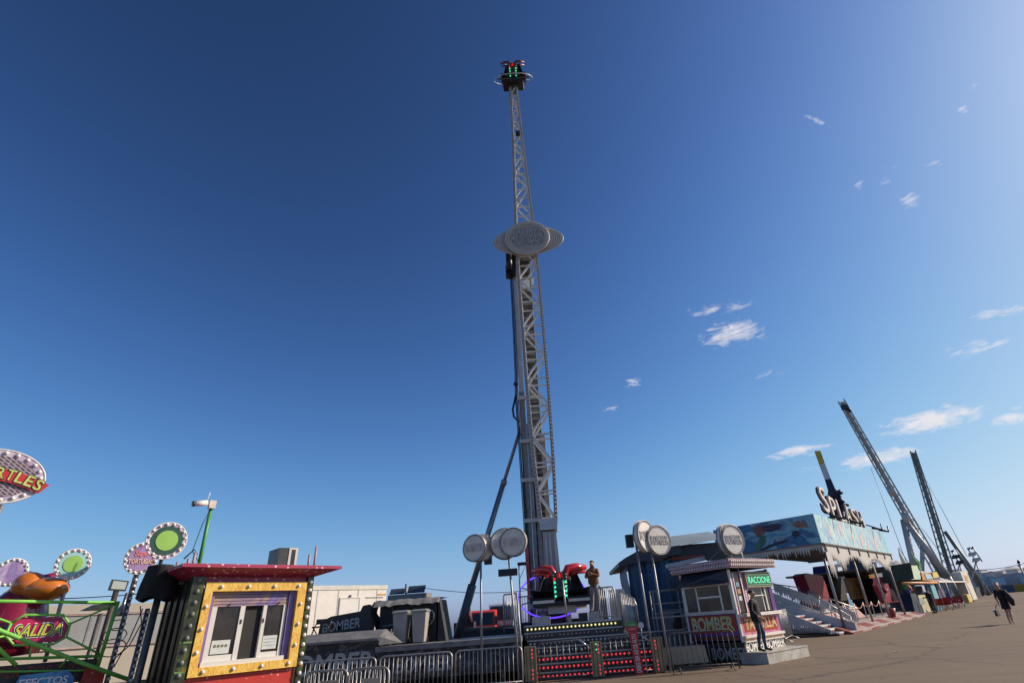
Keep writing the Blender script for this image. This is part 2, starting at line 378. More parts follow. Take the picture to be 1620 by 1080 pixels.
# drain channel crossing the tarmac
A, B = gnd(1500, 963), gnd(1660, 950.5)
dd = (B - A).normalized(); nn = Vector((-dd.y, dd.x, 0)) * .28
g = MB(); g.prism([A - nn, B + dd * 40 - nn, B + dd * 40 + nn, A + nn], (0, 0, .006)); struct(g.build('drain_channel', M('dark_grating', (.035, .032, .03), .8, 0, .3, 2)))

# ------------------------------------------------------------------ the propeller ride: mast, arm, gondolas
BY = 22.5
ride = thing('propeller_ride', 'tall silver lattice-arm propeller ride with bulb-studded oval sign at its hub', 'ride', (-.5, BY, 0))
ARMZ = [(5.05, .31), (7.35, .41), (10.9, .49), (17.3, .52), (21.6, .46), (26.6, .31), (32.7, .20)]
def acx(z): return -.31 - (z - 5) * .0115
def ahw(z):
    for (z0, h0), (z1, h1) in zip(ARMZ, ARMZ[1:]):
        if z <= z1: return h0 + (h1 - h0) * (z - z0) / (z1 - z0)
    return ARMZ[-1][1]
def ach(k, z, ins=0):     # chord corner k: 0 front left, 1 front right, 2 back right, 3 back left
    w = ahw(z) - ins; d = ahw(z) * .85
    return Vector((acx(z) + (-w if k in (0, 3) else w), BY - d if k < 2 else BY + d, z))
armm = M('arm_grey_paint', (.68, .66, .62), .48, .1, .14, 3, wear=((.30, .28, .26), .6, 4))
for k in range(4):
    b = MB()
    for (z0, _), (z1, _) in zip(ARMZ, ARMZ[1:]):
        b.beam(ach(k, z0), ach(k, z1 + .01), .145, .145, (0, 1, 0))
    b.build('chord', armm, ride)
zs = []; z = 5.2
while z < 32.4: zs.append(z); z += .62 + ahw(z) * 1.55
zs.append(32.6)
for i, (z0, z1) in enumerate(zip(zs, zs[1:])):
    for f in range(4):
        k0, k1 = f, (f + 1) % 4
        b = MB(); b.beam(ach(k0, z0), ach(k1, z0), .06, .06, (0, 0, 1)); b.build('crosspiece', armm, ride)
        a0, a1 = (k0, k1) if (i + (f > 1)) % 2 else (k1, k0)
        b = MB(); b.beam(ach(a0, z0), ach(a1, z1), .085, .07, (0, 1, 0) if f % 2 == 0 else (1, 0, 0)); b.build('brace', armm, ride)
# rows of bulbs up the two front chords
for k in (0, 1):
    b = MB(); bs = MB(); zz = 5.3
    while zz < 32.5:
        p = ach(k, zz) + Vector((0, -.085, 0)); b.ball(p, .034, 5, 3); zz += .17
    for (z0, _), (z1, _) in zip(ARMZ, ARMZ[1:]):
        bs.beam(ach(k, z0) + Vector((0, -.075, 0)), ach(k, z1) + Vector((0, -.075, 0)), .10, .02, (0, 1, 0))
    s_ = bs.build('light_strip', M('strip_backing', (.22, .21, .20), .5, .2, .2, 6), ride)
    b.build('bulb_row', bulbw, s_, kind='stuff')
# end box of the arm and shaft down to the gondola
b = MB(); b.hexa([(-.66, BY - .5, 4.75), (.03, BY - .5, 4.75), (.03, BY + .4, 4.75), (-.66, BY + .4, 4.75), (-.68, BY - .42, 5.2), (.05, BY - .42, 5.2), (.05, BY + .4, 5.2), (-.68, BY + .4, 5.2)])
b.build('arm_end_box', lgrey, ride)
b = MB(); b.hexa([(-.62, BY - .35, 1.6), (.06, BY - .35, 1.6), (.06, BY + .3, 1.6), (-.62, BY + .3, 1.6), (-.58, BY - .36, 4.7), (-.03, BY - .36, 4.7), (-.03, BY + .3, 4.7), (-.58, BY + .3, 4.7)])
b.build('arm_foot', M('foot_plate_grey', (.36, .355, .35), .5, .2, .15, 2, wear=((.22, .21, .2), .6, 3)), ride)
for x in (-.46, -.3, -.1):
    b = MB(); b.box(x - .035, x + .035, BY - .39, BY - .352, 2.4, 4.62); b.build('stiffener', lgrey, ride)
# mast: telescopic steel column behind the arm
mz = M('mast_dark_steel', (.24, .235, .23), .5, .4, .3, 2, wear=((.06, .06, .06), .55, 2))
b = MB(); b.box(-.98, -.36, 23.3, 24.1, .2, 19.2); mast = b.build('mast_core', M('mast_core_dark', (.13, .128, .122), .6, .3, .5, 3), ride)
for (x0, x1, z1) in ((-1.30, -1.04, 11.2), (-1.02, -.86, 9.6), (-.80, -.64, 9.4), (-.42, -.22, 9.0)):
    b = MB(); b.box(x0, x1, 23.02, 23.28, .2, z1); b.build('mast_channel', mz if x0 < -1.1 else steel_d, ride)
b = MB(); b.box(-1.28, -1.08, 23.1, 23.5, 11.2, 19.7); b.build('mast_channel', M('mast_pale_edge', (.56, .545, .52), .5, .2, .15, 2), ride)
for zc in (5.3, 7.0, 8.75, 10.85):
    b = MB(); b.box(-1.36, -.2, 22.9, 23.01, zc - .08, zc + .08); b.build('mast_collar', lgrey, ride)
for i in range(36):       # ladder rungs and chain bolts showing through the lattice
    zc = 4 + i * .42
    b = MB(); b.box(-.90, -.44, 23.2, 23.29, zc - .045, zc + .045); b.build('rung', steel_d, ride)
# black hoses down the mast side
for dx, r in ((.03, .032), (.10, .024), (-.03, .02)):
    b = MB(); b.tube([(-1.34 + dx, 23.0, 19.3), (-1.42 + dx, 22.95, 18), (-1.40 + dx, 22.95, 15.5), (-1.40 + dx, 22.95, 12.2), (-1.44 + dx, 22.95, 11.0), (-1.40 + dx, 22.95, 9.2), (-1.34 + dx, 22.95, 6), (-1.3 + dx, 22.95, 3), (-1.3 + dx, 22.95, 1.5)], r, 6); b.build('hose', black, ride)
b = MB(); b.tube([(-1.44, 22.95, 11.0), (-1.62, 22.95, 10.3), (-1.58, 22.95, 9.95), (-1.36, 22.95, 9.7)], .05, 6); b.tube([(-1.50, 22.9, 11.6), (-1.34, 22.9, 11.5)], .09, 6); b.build('hose_clamp', black, ride)
# drive motor at the hub
b = MB(); b.box(-1.55, -1.15, 22.7, 23.3, 17.9, 19.0); b.tube([(-1.45, 22.65, 18.0), (-1.45, 22.65, 19.1)], .17, 10); b.box(-1.66, -1.5, 22.7, 23.0, 17.7, 18.4)
b.build('drive_motor', black, ride)
b = MB(); b.tube([(-1.5, 23.2, 19.25), (.1, 23.2, 19.25)], .3, 12); b.box(-1.5, -1.1, 22.6, 23.4, 19.1, 19.6); b.build('hub_axle', steel_d, ride)
b = MB(); b.box(-.82, -.42, 22.9, 23.0, 17.05, 17.5); b.box(-.36, -.2, 22.9, 23.0, 17.2, 17.6); b.build('white_cover', M('bright_white_panel', (.85, .85, .84), .4, 0, .03, 2), ride)
b = MB(); b.box(-.64, -.40, BY - .42, BY - .3, 27.6, 27.95); b.build('speaker_box', black, ride)
# prop strut to the left
S0, S1, S2, SM = Vector((-4.28, 23.5, 1.0)), Vector((-2.19, 23.5, 7.12)), Vector((-1.18, 23.4, 9.9)), Vector((-3.62, 23.5, 3.05))
b = MB(); b.tube([S0, SM], .175, 10); b.build('strut_base_sleeve', dgrey, ride)
b = MB(); b.tube([SM, S1], .12, 10); b.build('strut_outer_tube', M('strut_blue_grey', (.22, .24, .28), .35, .5, .15, 2), ride)
b = MB(); b.tube([S1, S2], .078, 10); b.build('strut_inner_tube', steel_d, ride)
b = MB(); b.tube([S1 - (S1 - S0).normalized() * .12, S1 + (S1 - S0).normalized() * .08], .14, 10); b.build('strut_collar', steel_d, ride)
# hub sign: round shield in front of a wide oval, both studded with bulbs
signg = M('bulb_sign_grey', (.34, .32, .30), .6, .1, .2, 5)
def hub_sign(name, c, rx, ry, th, rows, seed):
    rnd = random.Random(seed)
    d = MB(); d.disc(c, (1, 0, 0), (0, 0, 1), rx, ry, th, 56); o = d.build(name, signg, ride)
    d = MB(); d.ring(Vector(c) + Vector((0, -th / 2, 0)), (1, 0, 0), (0, 0, 1), rx, .035, 56, 6, ry); d.build('rim', lgrey, o)
    d = MB()
    for r_ in range(rows):
        fr_ = 1 - .055 - r_ * .062; n_ = int(2 * math.pi * math.sqrt((rx * rx + ry * ry) / 2) * fr_ / .088)
        for i in range(n_):
            a = 2 * math.pi * i / n_ + r_ * .03
            d.ball((c[0] + rx * fr_ * math.cos(a), c[1] - th / 2 - .025, c[2] + ry * fr_ * math.sin(a)), .037, 5, 3)
    d.build('bulb', bulbw, o, kind='stuff'); return o
HC = (-.38, 21.74, 19.34)
ov = hub_sign('oval_sign', (-.34, 21.95, 19.33), 1.84, .90, .06, 6, 1)
rs = hub_sign('round_sign', HC, 1.15, 1.09, .08, 3, 2)
d = MB()
for j in range(-9, 10):       # bulbs filling top and bottom caps of the round sign
    for i in range(-13, 14):
        x, z_ = i * .078, j * .11
        if abs(z_) > .62 and (x / 1.0) ** 2 + (z_ / .95) ** 2 < .86: d.ball((HC[0] + x, HC[1] - .06, HC[2] + z_), .034, 5, 3)
d.build('bulb_field', bulbw, rs, kind='stuff')
text('BOMBER', 'lettering', (HC[0], HC[1] - .055, HC[2] + .03), (1, 0, .08), (0, 0, 1), .92, M('sign_letter_pale', (.45, .43, .40), .5, 0, .1, 10), rs, .03, .0, 1.72)
d = MB(); d.box(-.9, .1, 21.5 + .5, 22.3, 19.0, 19.6); d.build('sign_bracket', steel_d, ride)

# rings and gondolas at both arm ends
tilt = R_(39)
def ring_at(c, mat, spokes=True):
    e1, e2 = Vector((1, 0, 0)), Vector((0, math.cos(tilt), math.sin(tilt)))
    d = MB(); d.ring(c, e1, e2, 1.27, .028, 56, 6); r_ = d.build('light_ring', mat, ride)
    for i in range(8):
        a = math.pi * 2 * (i + .5) / 8; p = e1 * math.cos(a) + e2 * math.sin(a)
        d = MB(); d.tube([Vector(c) + p * .25, Vector(c) + p * 1.26], .022, 5); d.build('spoke', steel_d, r_)
violet = M('violet_led', (.16, .06, 1.0), .4, 0, 0, 1, emit=1.0)
ring_at((-.36, 22.0, 2.42), violet)
ring_at((acx(33) + .02, 22.35, 33.2), M('pale_led_tube', (.55, .60, .58), .3, 0, .1, 3))
ledg, ledr, ledw = M('green_led', (.05, .9, .45), .4, 0, 0, 1, emit=1.0), M('red_led', (1.0, .02, .03), .4, 0, 0, 1, emit=.9), M('white_led', (.9, 1, .95), .4, 0, 0, 1, emit=1.2)
blackgl = M('black_gloss_shell', (.010, .010, .012), .5, 0, .3, 4)
def gondola(c, top, hz=1.0):
    cx, cy, cz = c; W = lambda x, y, z: (cx + x * (.78 if top else 1), cy + y, cz + z * hz)
    d = MB()                                    # curved seat pan
    d.grid(lambda u, v: W((u - .5) * 2.05, -.75 + v * 1.6, -.42 + .35 * (2 * abs(v - .5)) ** 2 + .10 * (2 * abs(u - .5)) ** 3 * (1 if not top else .4)), 12, 8)
    d.grid(lambda u, v: W((u - .5) * 2.05, -.75 + v * 1.6, -.62 + .30 * (2 * abs(v - .5)) ** 2), 12, 8)
    d.box(cx - 1.0 * (.75 if top else 1), cx + 1.0 * (.75 if top else 1), cy - .72, cy + .8, cz - .66 * hz, cz - .3 * hz); k = d.build('gondola', blackgl, ride)
    for s_ in (-1, 1):                          # seat backs in flaring shells
        d = MB(); d.grid(lambda u, v: W(s_ * (.10 + u * .52 + .38 * (1 - v) ** 2.2 * u), -.30 + .42 * v - .25 * (2 * u - 1) ** 2, -.35 + v * 1.18), 7, 9)
        d.hexa([W(s_ * .12, .0, -.3), W(s_ * .95, .0, -.3), W(s_ * .95, .5, -.3), W(s_ * .12, .5, -.3), W(s_ * .16, .2, .82), W(s_ * .62, .2, .78), W(s_ * .6, .5, .78), W(s_ * .16, .5, .82)])
        d.build('seat_back', black, k)
        d = MB(); d.tube([W(s_ * .98, -.1, .86), W(s_ * .62, -.3, .90), W(s_ * .30, -.42, .84), W(s_ * .20, -.50, .62), W(s_ * .22, -.52, .35)], [q_ * (.6 if top else 1) for q_ in (.09, .13, .14, .12, .08)], 9)
        d.tube([W(s_ * .95, .05, .70), W(s_ * .6, -.1, .72), W(s_ * .42, -.3, .62)], [q_ * (.6 if top else 1) for q_ in (.07, .10, .08)], 8); d.build('shoulder_harness', redgl if not top else M('harness_dark_red', (.12, .012, .016), .4), k)
        d = MB()
        for i in range(5): d.tube([W(s_ * (.20 + i * .045), -.44 + i * .02, .66 - i * .02), W(s_ * (.16 + i * .05), -.45, .2 - i * .03)], .02, 5)
        d.build('harness_strap', black, k)
        d = MB(); d.box(min(cx + s_ * .25, cx + s_ * 1.0), max(cx + s_ * .25, cx + s_ * 1.0), cy - .78, cy - .73, cz - .42, cz - .33); d.build('seat_edge', M('pale_edge_trim', (.62, .60, .55), .5, 0, .1, 4) if not top else dgrey, k)
    d = MB(); d.box(cx - .26, cx + .26, cy - .72, cy - .60, cz - .36, cz + .56); d.build('light_panel', M('panel_dark_green', (.015, .05, .035), .4, 0, .3, 8), k); pn = k
    for s_ in (-1, 1):
        d = MB()
        for i in range(9): d.ball((cx + s_ * .22, cy - .73, cz - .3 + i * .095), .03, 6, 4)
        d.build('bulb_column', M('chrome_bulb', (.55, .58, .55), .2, .3, .2, 20), pn, kind='stuff')
        d = MB()
        for i in range(4): d.ball((cx + s_ * .19, cy - .735, cz - .22 + i * .145), .042, 6, 4)
        d.build('lamp', ledg, pn, kind='stuff')
    d = MB(); d.ball((cx - .19, cy - .735, cz + .33), .04, 6, 4); d.build('lamp', ledr, pn)
    d = MB(); d.box(cx - .10, cx + .10, cy - .735, cy - .722, cz + .36, cz + .53); d.build('red_display', M('red_screen', (.25, .004, .004), .4, 0, .3, 30, emit=.7), pn)
    text('1', 'digit', (cx, cy - .74, cz + .445), (1, 0, 0), (0, 0, 1), .13, ledr, pn, .003, .02)
    d = MB(); d.tube([W(-.9, 0, -.72), W(.9, 0, -.72)], .07, 8); d.box(cx - .5, cx + .5, cy - .4, cy + .5, cz - .95 * hz, cz - .66 * hz); d.build('carrier', dgrey if top else lgrey, k)
    return k
gondola((-.02, 21.15, 2.50), False, .80)
GC = Vector((acx(33) + .06, 22.15, 33.35)); gg = gondola(GC, True, .8)
Pv = GC - WL[ride.name]; gg.matrix_local = Matrix.Translation(Pv) @ Matrix.Rotation(R_(42), 4, 'X') @ Matrix.Translation(-Pv)
d = MB(); cx = acx(33); d.hexa([(cx - .62, 21.85, 32.4), (cx + .66, 21.85, 32.4), (cx + .66, 22.6, 32.35), (cx - .62, 22.6, 32.35), (cx - .7, 21.8, 33.0), (cx + .72, 21.8, 33.0), (cx + .72, 22.8, 33.0), (cx - .7, 22.8, 33.0)]); d.build('gondola_back', blackgl, ride)
d = MB(); d.box(cx - .26, cx + .24, 22.15, 22.85, 32.3, 32.6); d.build('arm_head', dgrey, ride)
d = MB(); d.box(cx - .30, cx - .2, 22.3, 22.6, 31.0, 32.6); d.build('head_fin', dgrey, ride)

# chassis and machinery under the tower
d = MB(); d.box(-1.6, .7, 22.0, 25.0, 0, 1.55); d.build('chassis', M('chassis_black', (.03, .03, .032), .6, .1, .4, 3), ride)
d = MB(); d.hexa([(-1.15, 21.3, 1.95), (.75, 21.3, 1.95), (.75, 22.3, 1.95), (-1.15, 22.3, 1.95), (-1.2, 21.2, 2.12), (.8, 21.2, 2.12), (.8, 22.3, 2.12), (-1.2, 22.3, 2.12)]); d.build('gondola_cradle', lgrey, ride)
for x in (-.75, .2): 
    d = MB(); d.box(x - .09, x + .09, 21.3, 21.55, .9, 1.95); d.build('cradle_leg', M('tan_steel', (.40, .34, .27), .5, .2, .2, 4), ride)
d = MB(); d.box(-.55, .1, 21.6, 21.7, 1.45, 1.94); d.build('maroon_panel', M('maroon_panel', (.08, .01, .02), .5, 0, .3, 5), ride)
d = MB(); d.box(-1.32, -1.2, 22.5, 22.62, 2.3, 4.2); d.build('red_ladder_post', redgl, ride)
# ------------------------------------------------------------------ boarding deck and bulb-lit stairs of the propeller ride
deckm = M('chequer_plate', (.20, .20, .20), .42, .5, .25, 8, .3, wear=((.1, .095, .09), .58, 2))
stepm = M('step_riser_dark', (.055, .052, .052), .4, .3, .35, 4)
deck = thing('boarding_deck', 'steel boarding deck with bulb-lit steps in front of the propeller ride', 'platform', (.3, 20, 0))
d = MB(); d.box(-1.34, 1.95, 19.72, 26, 1.30, 1.44); d.build('deck_plate', deckm, deck)
d = MB(); d.box(-1.3, 1.9, 19.9, 21.9, 0, 1.295); d.build('deck_base', stepm, deck)
yel, redb, pinkb = M('yellow_lit_bulb', (.95, .88, .35), .4, 0, 0, 1, emit=.8), M('red_lit_bulb', (.9, .05, .07), .4, 0, 0, 1, emit=.75), M('pink_unlit_bulb', (.50, .30, .29), .25, 0, .1, 20)
rowm = [redb, redb, redb, bulbw, bulbw, pinkb, yel]
for i in range(7):
    y = 18.25 + i * .21; z0, z1 = i * .205, (i + 1) * .205
    x0, x1 = (-1.2, 2.78) if i < 5 else (-1.3, 1.9)
    d = MB(); d.box(x0, x1, y, 19.9, z0 + .003, z1); r_ = d.build('step', stepm, deck)
    d = MB(); d.box(x0, x1, y - .025, y + .0, z1 - .03, z1 + .006); d.build('step_nosing', steel, deck)
    d = MB(); n = int((x1 - x0 - .1) / .131)
    for j in range(n):
        if i in (3, 4, 5) and (j * 7 + i) % 9 == 0: continue
        d.ball((x0 + .1 + j * .131, y - .012, z0 + .10), .033, 7, 4)
    d.build('bulb_row', rowm[i], r_, kind='stuff')
# checker boxes at the edge of the deck
for (x0, x1, y0, y1, h) in ((-1.05, -.45, 19.8, 20.3, .24), (.95, 1.45, 21.6, 22.3, .28)):
    d = MB(); d.box(x0, x1, y0, y1, 1.443, 1.443 + h); d.build('chequer_step_box', M('pale_chequer', (.44, .44, .43), .4, .6, .25, 14, .5), deck)
d = MB(); d.box(.52, .82, 19.9, 20.2, 1.443, 1.70); d.build('control_box', black, deck)
# pillars with red lamps
gold = M('brassy_steel', (.34, .27, .16), .38, .6, .25, 5)
for x in (-1.06, .90, 2.70):
    d = MB(); d.box(x - .17, x + .17, 17.95, 18.2, .02, .90); p_ = d.build('pillar', gold, deck)
    for xx in (-.11, .0, .11):
        d = MB(); d.box(x + xx - .012, x + xx + .012, 17.935, 17.95, .03, .89); d.build('pillar_rib', M('rib_brown', (.13, .10, .06), .4, .5, .2, 6), p_)
    d = MB()
    for z in (.1, .2, .3, .62, .71, .81): d.ball((x - .055 + .11 * (x < 2), 17.935, z), .022, 6, 4)
    d.build('lamp', redb if x != .90 else redb, p_, kind='stuff')
d = MB()
for z in (.70, .84): d.ball((.90, 17.93, z), .02, 6, 4)
d.build('lamp', ledg, deck, kind='stuff')
# low gates between the pillars
gatem = M('gate_tube', (.20, .19, .18), .4, .6, .2, 9)
for (x0, x1) in ((-.82, .66), (1.15, 2.5)):
    g_ = thing('entrance_gate', 'low tubular gate before the bulb-lit steps, %s' % ('beside the red height sign' if x0 > 0 else 'beside the row of crowd barriers'), 'gate', ((x0 + x1) / 2, 17.9, 0), 'gates at the foot of the bulb-lit steps')
    d = MB(); d.tube([(x0, 17.9, .0), (x0, 17.9, .84), (x0 + .08, 17.9, .98), (x1 - .2, 17.9, .98), (x1, 17.9, .80), (x1, 17.9, 0)], .02, 6); d.build('frame', gatem, g_)
    d = MB(); d.tube([(x1 - .24, 17.875, .985), (x1, 17.875, .80)], .022, 6); d.build('bright_corner', chrome, g_)
    d = MB(); d.tube([(x0, 17.9, .10), (x1, 17.9, .10)], .014, 5); d.build('bottom_rail', gatem, g_)
    n = 8
    for i in range(1, n):
        x = x0 + (x1 - x0) * i / n; d = MB(); d.tube([(x, 17.9, .10), (x, 17.9, .97)], .009, 5); d.build('bar', gatem, g_)
# hand rails left and right of the deck
def railing(label, pts, h, nb, name='hand_rail'):
    g_ = thing(name, label, 'railing', pts[0]); p0, p1 = Vector(pts[0]), Vector(pts[1]); up = Vector((0, 0, h)); t = (p1 - p0)
    d = MB(); d.tube([p0, p0 + up * .92, p0 + up + t * .05, p1 + up - t * .12, p1 + up * .88, p1], .025, 6); d.build('frame', steel, g_)
    d = MB(); d.tube([p0 + up * .1, p1 + up * .1], .018, 5); d.build('bottom_rail', steel, g_)
    for i in range(1, nb):
        q = p0 + t * i / nb; d = MB(); d.tube([q + up * .1, q + up * .97], .011, 5); d.build('bar', steel, g_)
railing('steep silver hand rail between the deck and the grey cabinet', [(1.28, 20.6, 1.44), (1.84, 20.2, 1.44)], 1.0, 9)
railing('silver hand rail leading down behind the red height sign', [(1.98, 20.0, 1.1), (2.42, 19.3, .75)], 1.2, 10)
railing('silver hand rail bundle on the deck side beside the double round sign pole', [(-2.05, 20.4, 1.3), (-1.52, 19.9, 1.3)], 1.15, 8)
railing('silver hand rail behind the violet light ring', [(-1.75, 21.5, 1.44), (-1.0, 21.6, 1.44)], .95, 8)
# blue-grey cabinet behind the rails
cab = thing('steel_cabinet', 'blue-grey steel cabinet with sloping top behind the man in brown', 'cabinet', (1.55, 24.3, 0))
d = MB(); d.prism([(1.12, 24, 0), (1.82, 24, 0), (1.82, 24, 2.45), (1.55, 24, 2.72), (1.12, 24, 2.68)], (0, .7, 0)); d.build('body', M('cabinet_blue_grey', (.13, .17, .22), .5, .1, .12, 2), cab)
d = MB(); d.box(1.16, 1.78, 23.985, 24.0, 1.5, 2.4); d.build('door', M('cabinet_door', (.14, .18, .235), .5, .1, .1, 2), cab)
cab = thing('white_locker', 'pale locker behind the hand rails beside the blue tent', 'cabinet', (2.3, 24.3, 0))
d = MB(); d.box(1.98, 2.6, 24, 24.6, 0, 2.5); d.build('body', white, cab); d = MB(); d.box(2.05, 2.53, 23.98, 24, 1.4, 2.35); d.build('door', M('locker_door', (.6, .58, .54), .5, 0, .1, 2), cab)
# warning lamp post by the tower
lp = thing('warning_light_post', 'thin post with small black box beside the violet ring', 'post', (-1.62, 21.0, 0))
d = MB(); d.tube([(-1.5, 21, 1.44), (-1.5, 21, 3.5)], .025, 6); d.tube([(-1.5, 21, 2.95), (-1.2, 21, 3.5)], .012, 5); d.build('post', steel_d, lp); d = MB(); d.box(-1.55, -1.2, 20.95, 21.15, 3.42, 3.52); d.build('box', black, lp)
lp = thing('control_post', 'slim steel post standing before the lower gondola', 'post', (.12, 20.0, 1.44))
d = MB(); d.tube([(.13, 20.0, 1.44), (.07, 20.0, 2.75)], .03, 8); d.build('post', steel, lp); d = MB(); d.box(.06, .2, 19.93, 20.07, 1.443, 1.46); d.build('foot', steel_d, lp)

# height sign
hs = thing('height_sign', 'tall red height-limit board with green round top before the entrance steps', 'sign', (2.03, 17.75, 0))
W = .115
prof = [(-W, .0), (W, .0), (W, 1.05), (W + .07, 1.15), (W + .07, 1.22), (-W - .07, 1.22), (-W - .07, 1.15), (-W, 1.05)]
d = MB(); d.prism([(2.06 + x - z * .045, 17.72, z + .01) for x, z in prof], (0, .04, 0)); d.build('board', M('sign_red', (.48, .025, .03), .35, 0, .1, 3), hs)
d = MB(); d.prism([(2.005 + .185 * math.cos(a * math.pi / 16), 17.718, 1.225 + .145 * math.sin(a * math.pi / 16)) for a in range(17)], (0, .044, 0)); d.build('green_top', M('sign_green', (.09, .26, .06), .4, 0, .1, 3), hs)
wl = M('white_lettering', (.80, .79, .76), .5, 0, .05, 3)
text('DEBES SER ASI DE ALTO', 'lettering', (2.037, 17.712, .55), (-.045, 0, 1), (-1, 0, -.045), .12, wl, hs, .004, .004, .96)
text('Y MAS', 'lettering', (2.005, 17.712, 1.27), (1, 0, 0), (0, 0, 1), .045, wl, hs, .004)
text('1,40 MTS', 'lettering', (2.005, 17.712, 1.16), (1, 0, 0), (0, 0, 1), .045, wl, hs, .004)
d = MB(); d.disc((2.29, 17.85, 1.24), (1, 0, 0), (0, 0, 1), .085, .085, .02, 20); d.tube([(2.29, 17.87, 1.24), (2.29, 17.87, 0.02)], .012, 5)
tag(d.build('round_notice', white), 'small round white notice on a thin post beside the red height sign', 'sign')

# crowd barriers -------------------------------------------------------------
barm = M('barrier_galvanised', (.44, .43, .42), .45, .6, .18, 8, wear=((.2, .17, .14), .66, 6))
def barrier(p0, p1, h, label, nb=14, plate=False, group='crowd barriers before the propeller ride', barm=barm):
    p0, p1 = Vector((*p0, 0)), Vector((*p1, 0)); t = p1 - p0; L_ = t.length; t.normalize(); n_ = Vector((-t.y, t.x, 0)); up = Vector((0, 0, 1))
    g_ = thing('crowd_barrier', label, 'barrier', p0 + t * L_ / 2, group)
    d = MB(); pts = [p0 + up * .03]
    for a in range(0, 91, 30): pts.append(p0 + t * (.12 - .12 * math.cos(R_(a))) + up * (h - .12 + .12 * math.sin(R_(a))))
    for a in range(90, -1, -30): pts.append(p1 - t * (.12 - .12 * math.cos(R_(a))) + up * (h - .12 + .12 * math.sin(R_(a))))
    pts.append(p1 + up * .03); d.tube(pts, .021, 8); d.build('frame', barm, g_)
    d = MB(); d.tube([p0 + up * .16, p1 + up * .16], .017, 6); d.build('bottom_rail', barm, g_)
    for i in range(1, nb):
        q = p0 + t * L_ * i / nb; d = MB(); d.tube([q + up * .16, q + up * (h - .01)], .010, 6); d.build('bar', barm, g_)
    for s_ in (.18, L_ - .18):
        q = p0 + t * s_; d = MB(); d.tube([q - n_ * .3 + up * .025, q - n_ * .05 + up * .14, q + n_ * .05 + up * .14, q + n_ * .3 + up * .025], .02, 6); d.build('foot', barm, g_)
    if plate:
        a, b_ = p0 + t * L_ * .34, p0 + t * L_ * .82
        d = MB(); d.hexa([a + n_ * -.03 + up * .38, b_ + n_ * -.03 + up * .38, b_ + n_ * -.02 + up * .38, a + n_ * -.02 + up * .38, a + n_ * -.03 + up * .82, b_ + n_ * -.03 + up * .82, b_ + n_ * -.02 + up * .82, a + n_ * -.02 + up * .82])
        d.build('plate', M('barrier_plate', (.58, .50, .40), .55, 0, .1, 3), g_)
BH = .98
def bpt(x, y, z=BH): p = gnd(x, y, z); return (p.x, p.y)
barrier(bpt(487, 1062), bpt(551, 1058), BH, 'grey crowd barrier with small plate nearest the yellow-framed kiosk', 10, True)
barrier(bpt(553, 1058), bpt(616, 1054), BH, 'grey crowd barrier with small plate in front of the next row', 10, True)
barrier(bpt(470, 1048), bpt(595, 1039), BH, 'crowd barrier under the large BOMBER lettering of the black trailer', 17)
barrier(bpt(602, 1038), bpt(715, 1030), BH, 'crowd barrier before the smaller BOMBER lettering below the bins', 16)
barrier(bpt(721, 1029), bpt(825, 1021), BH, 'crowd barrier between the bins and the entrance steps', 15)
barrier(bpt(1018, 1000), bpt(1090, 994), BH, 'crowd barrier behind the sign poles beside the ticket booth', 9, group='crowd barriers by the ticket booth')
barrier((2.95, 17.3), (4.75, 17.15), BH, 'shade-darkened crowd barrier between the height sign and the ticket booth', 12, group='crowd barriers by the ticket booth', barm=M('barrier_shaded', (.10, .095, .09), .6, .3, .2, 8))  # darker copy of the barrier steel, shade put into its colour

# ------------------------------------------------------------------ round signs on poles
paleS = M('sign_pale_face', (.66, .64, .60), .5, 0, .08, 3)
shadeS = M('sign_shade_side_face', (.72, .66, .58), .5, 0, .1, 3)  # copy for signs in shade, warm bounced light put into its colour
letS = M('sign_letter_grey', (.44, .42, .40), .5, 0, .1, 6)
smb = M('small_bulb', (.75, .75, .74), .25, 0, .1, 20)
def round_sign(par, c, facing, r, th=.16, facem=paleS, roll=0, txt='BOMBER', rx=1.0):
    """double-skinned disc; facing = azimuth its face looks to"""
    n_ = Vector((math.sin(R_(facing)), math.cos(R_(facing)), 0)); e1 = Vector((-n_.y, n_.x, 0)); e2 = Vector((0, 0, 1))
    c = Vector(c)
    d = MB(); d.disc(c, e1, e2, r * rx, r, th, 44); o = d.build('disc', facem, par)
    for s_ in (1, -1):
        d = MB(); d.ring(c + n_ * s_ * th / 2, e1, e2, r * rx, .022, 44, 6, r); d.build('rim', M('sign_rim', (.25, .24, .23), .5, .3, .2, 6), o)
    f = c + n_ * (th / 2)
    d = MB()
    k = 48
    for i in range(k):
        a = 2 * math.pi * i / k; d.ball(f + (e1 * rx * math.cos(a) + e2 * math.sin(a)) * (r * .92) + n_ * .012, .016, 5, 3)
    d.build('bulb', smb, o, kind='stuff')
    text(txt, 'lettering', f + n_ * .008, e1, e2, r * .62, letS if facem is paleS else M('sign_letter_faint', (.60, .55, .49), .5), o, .012, .006, r * 1.5)
    return o
def sign_mast(label, foot, top, discs, group, boxes=()):
    t = thing('round_sign_mast', label, 'sign', foot, group)
    for i, (p, q) in enumerate(top):
        d = MB(); d.tube([p, q], .035, 8); d.build('pole', steel_d, t)
    for a in discs: round_sign(t, *a)
    for (x0, x1, y0, y1, z0, z1) in boxes:
        d = MB(); d.box(x0, x1, y0, y1, z0, z1); d.build('floodlight', black, t)
    return t
GS = 'pole-mounted round signs of the propeller ride'
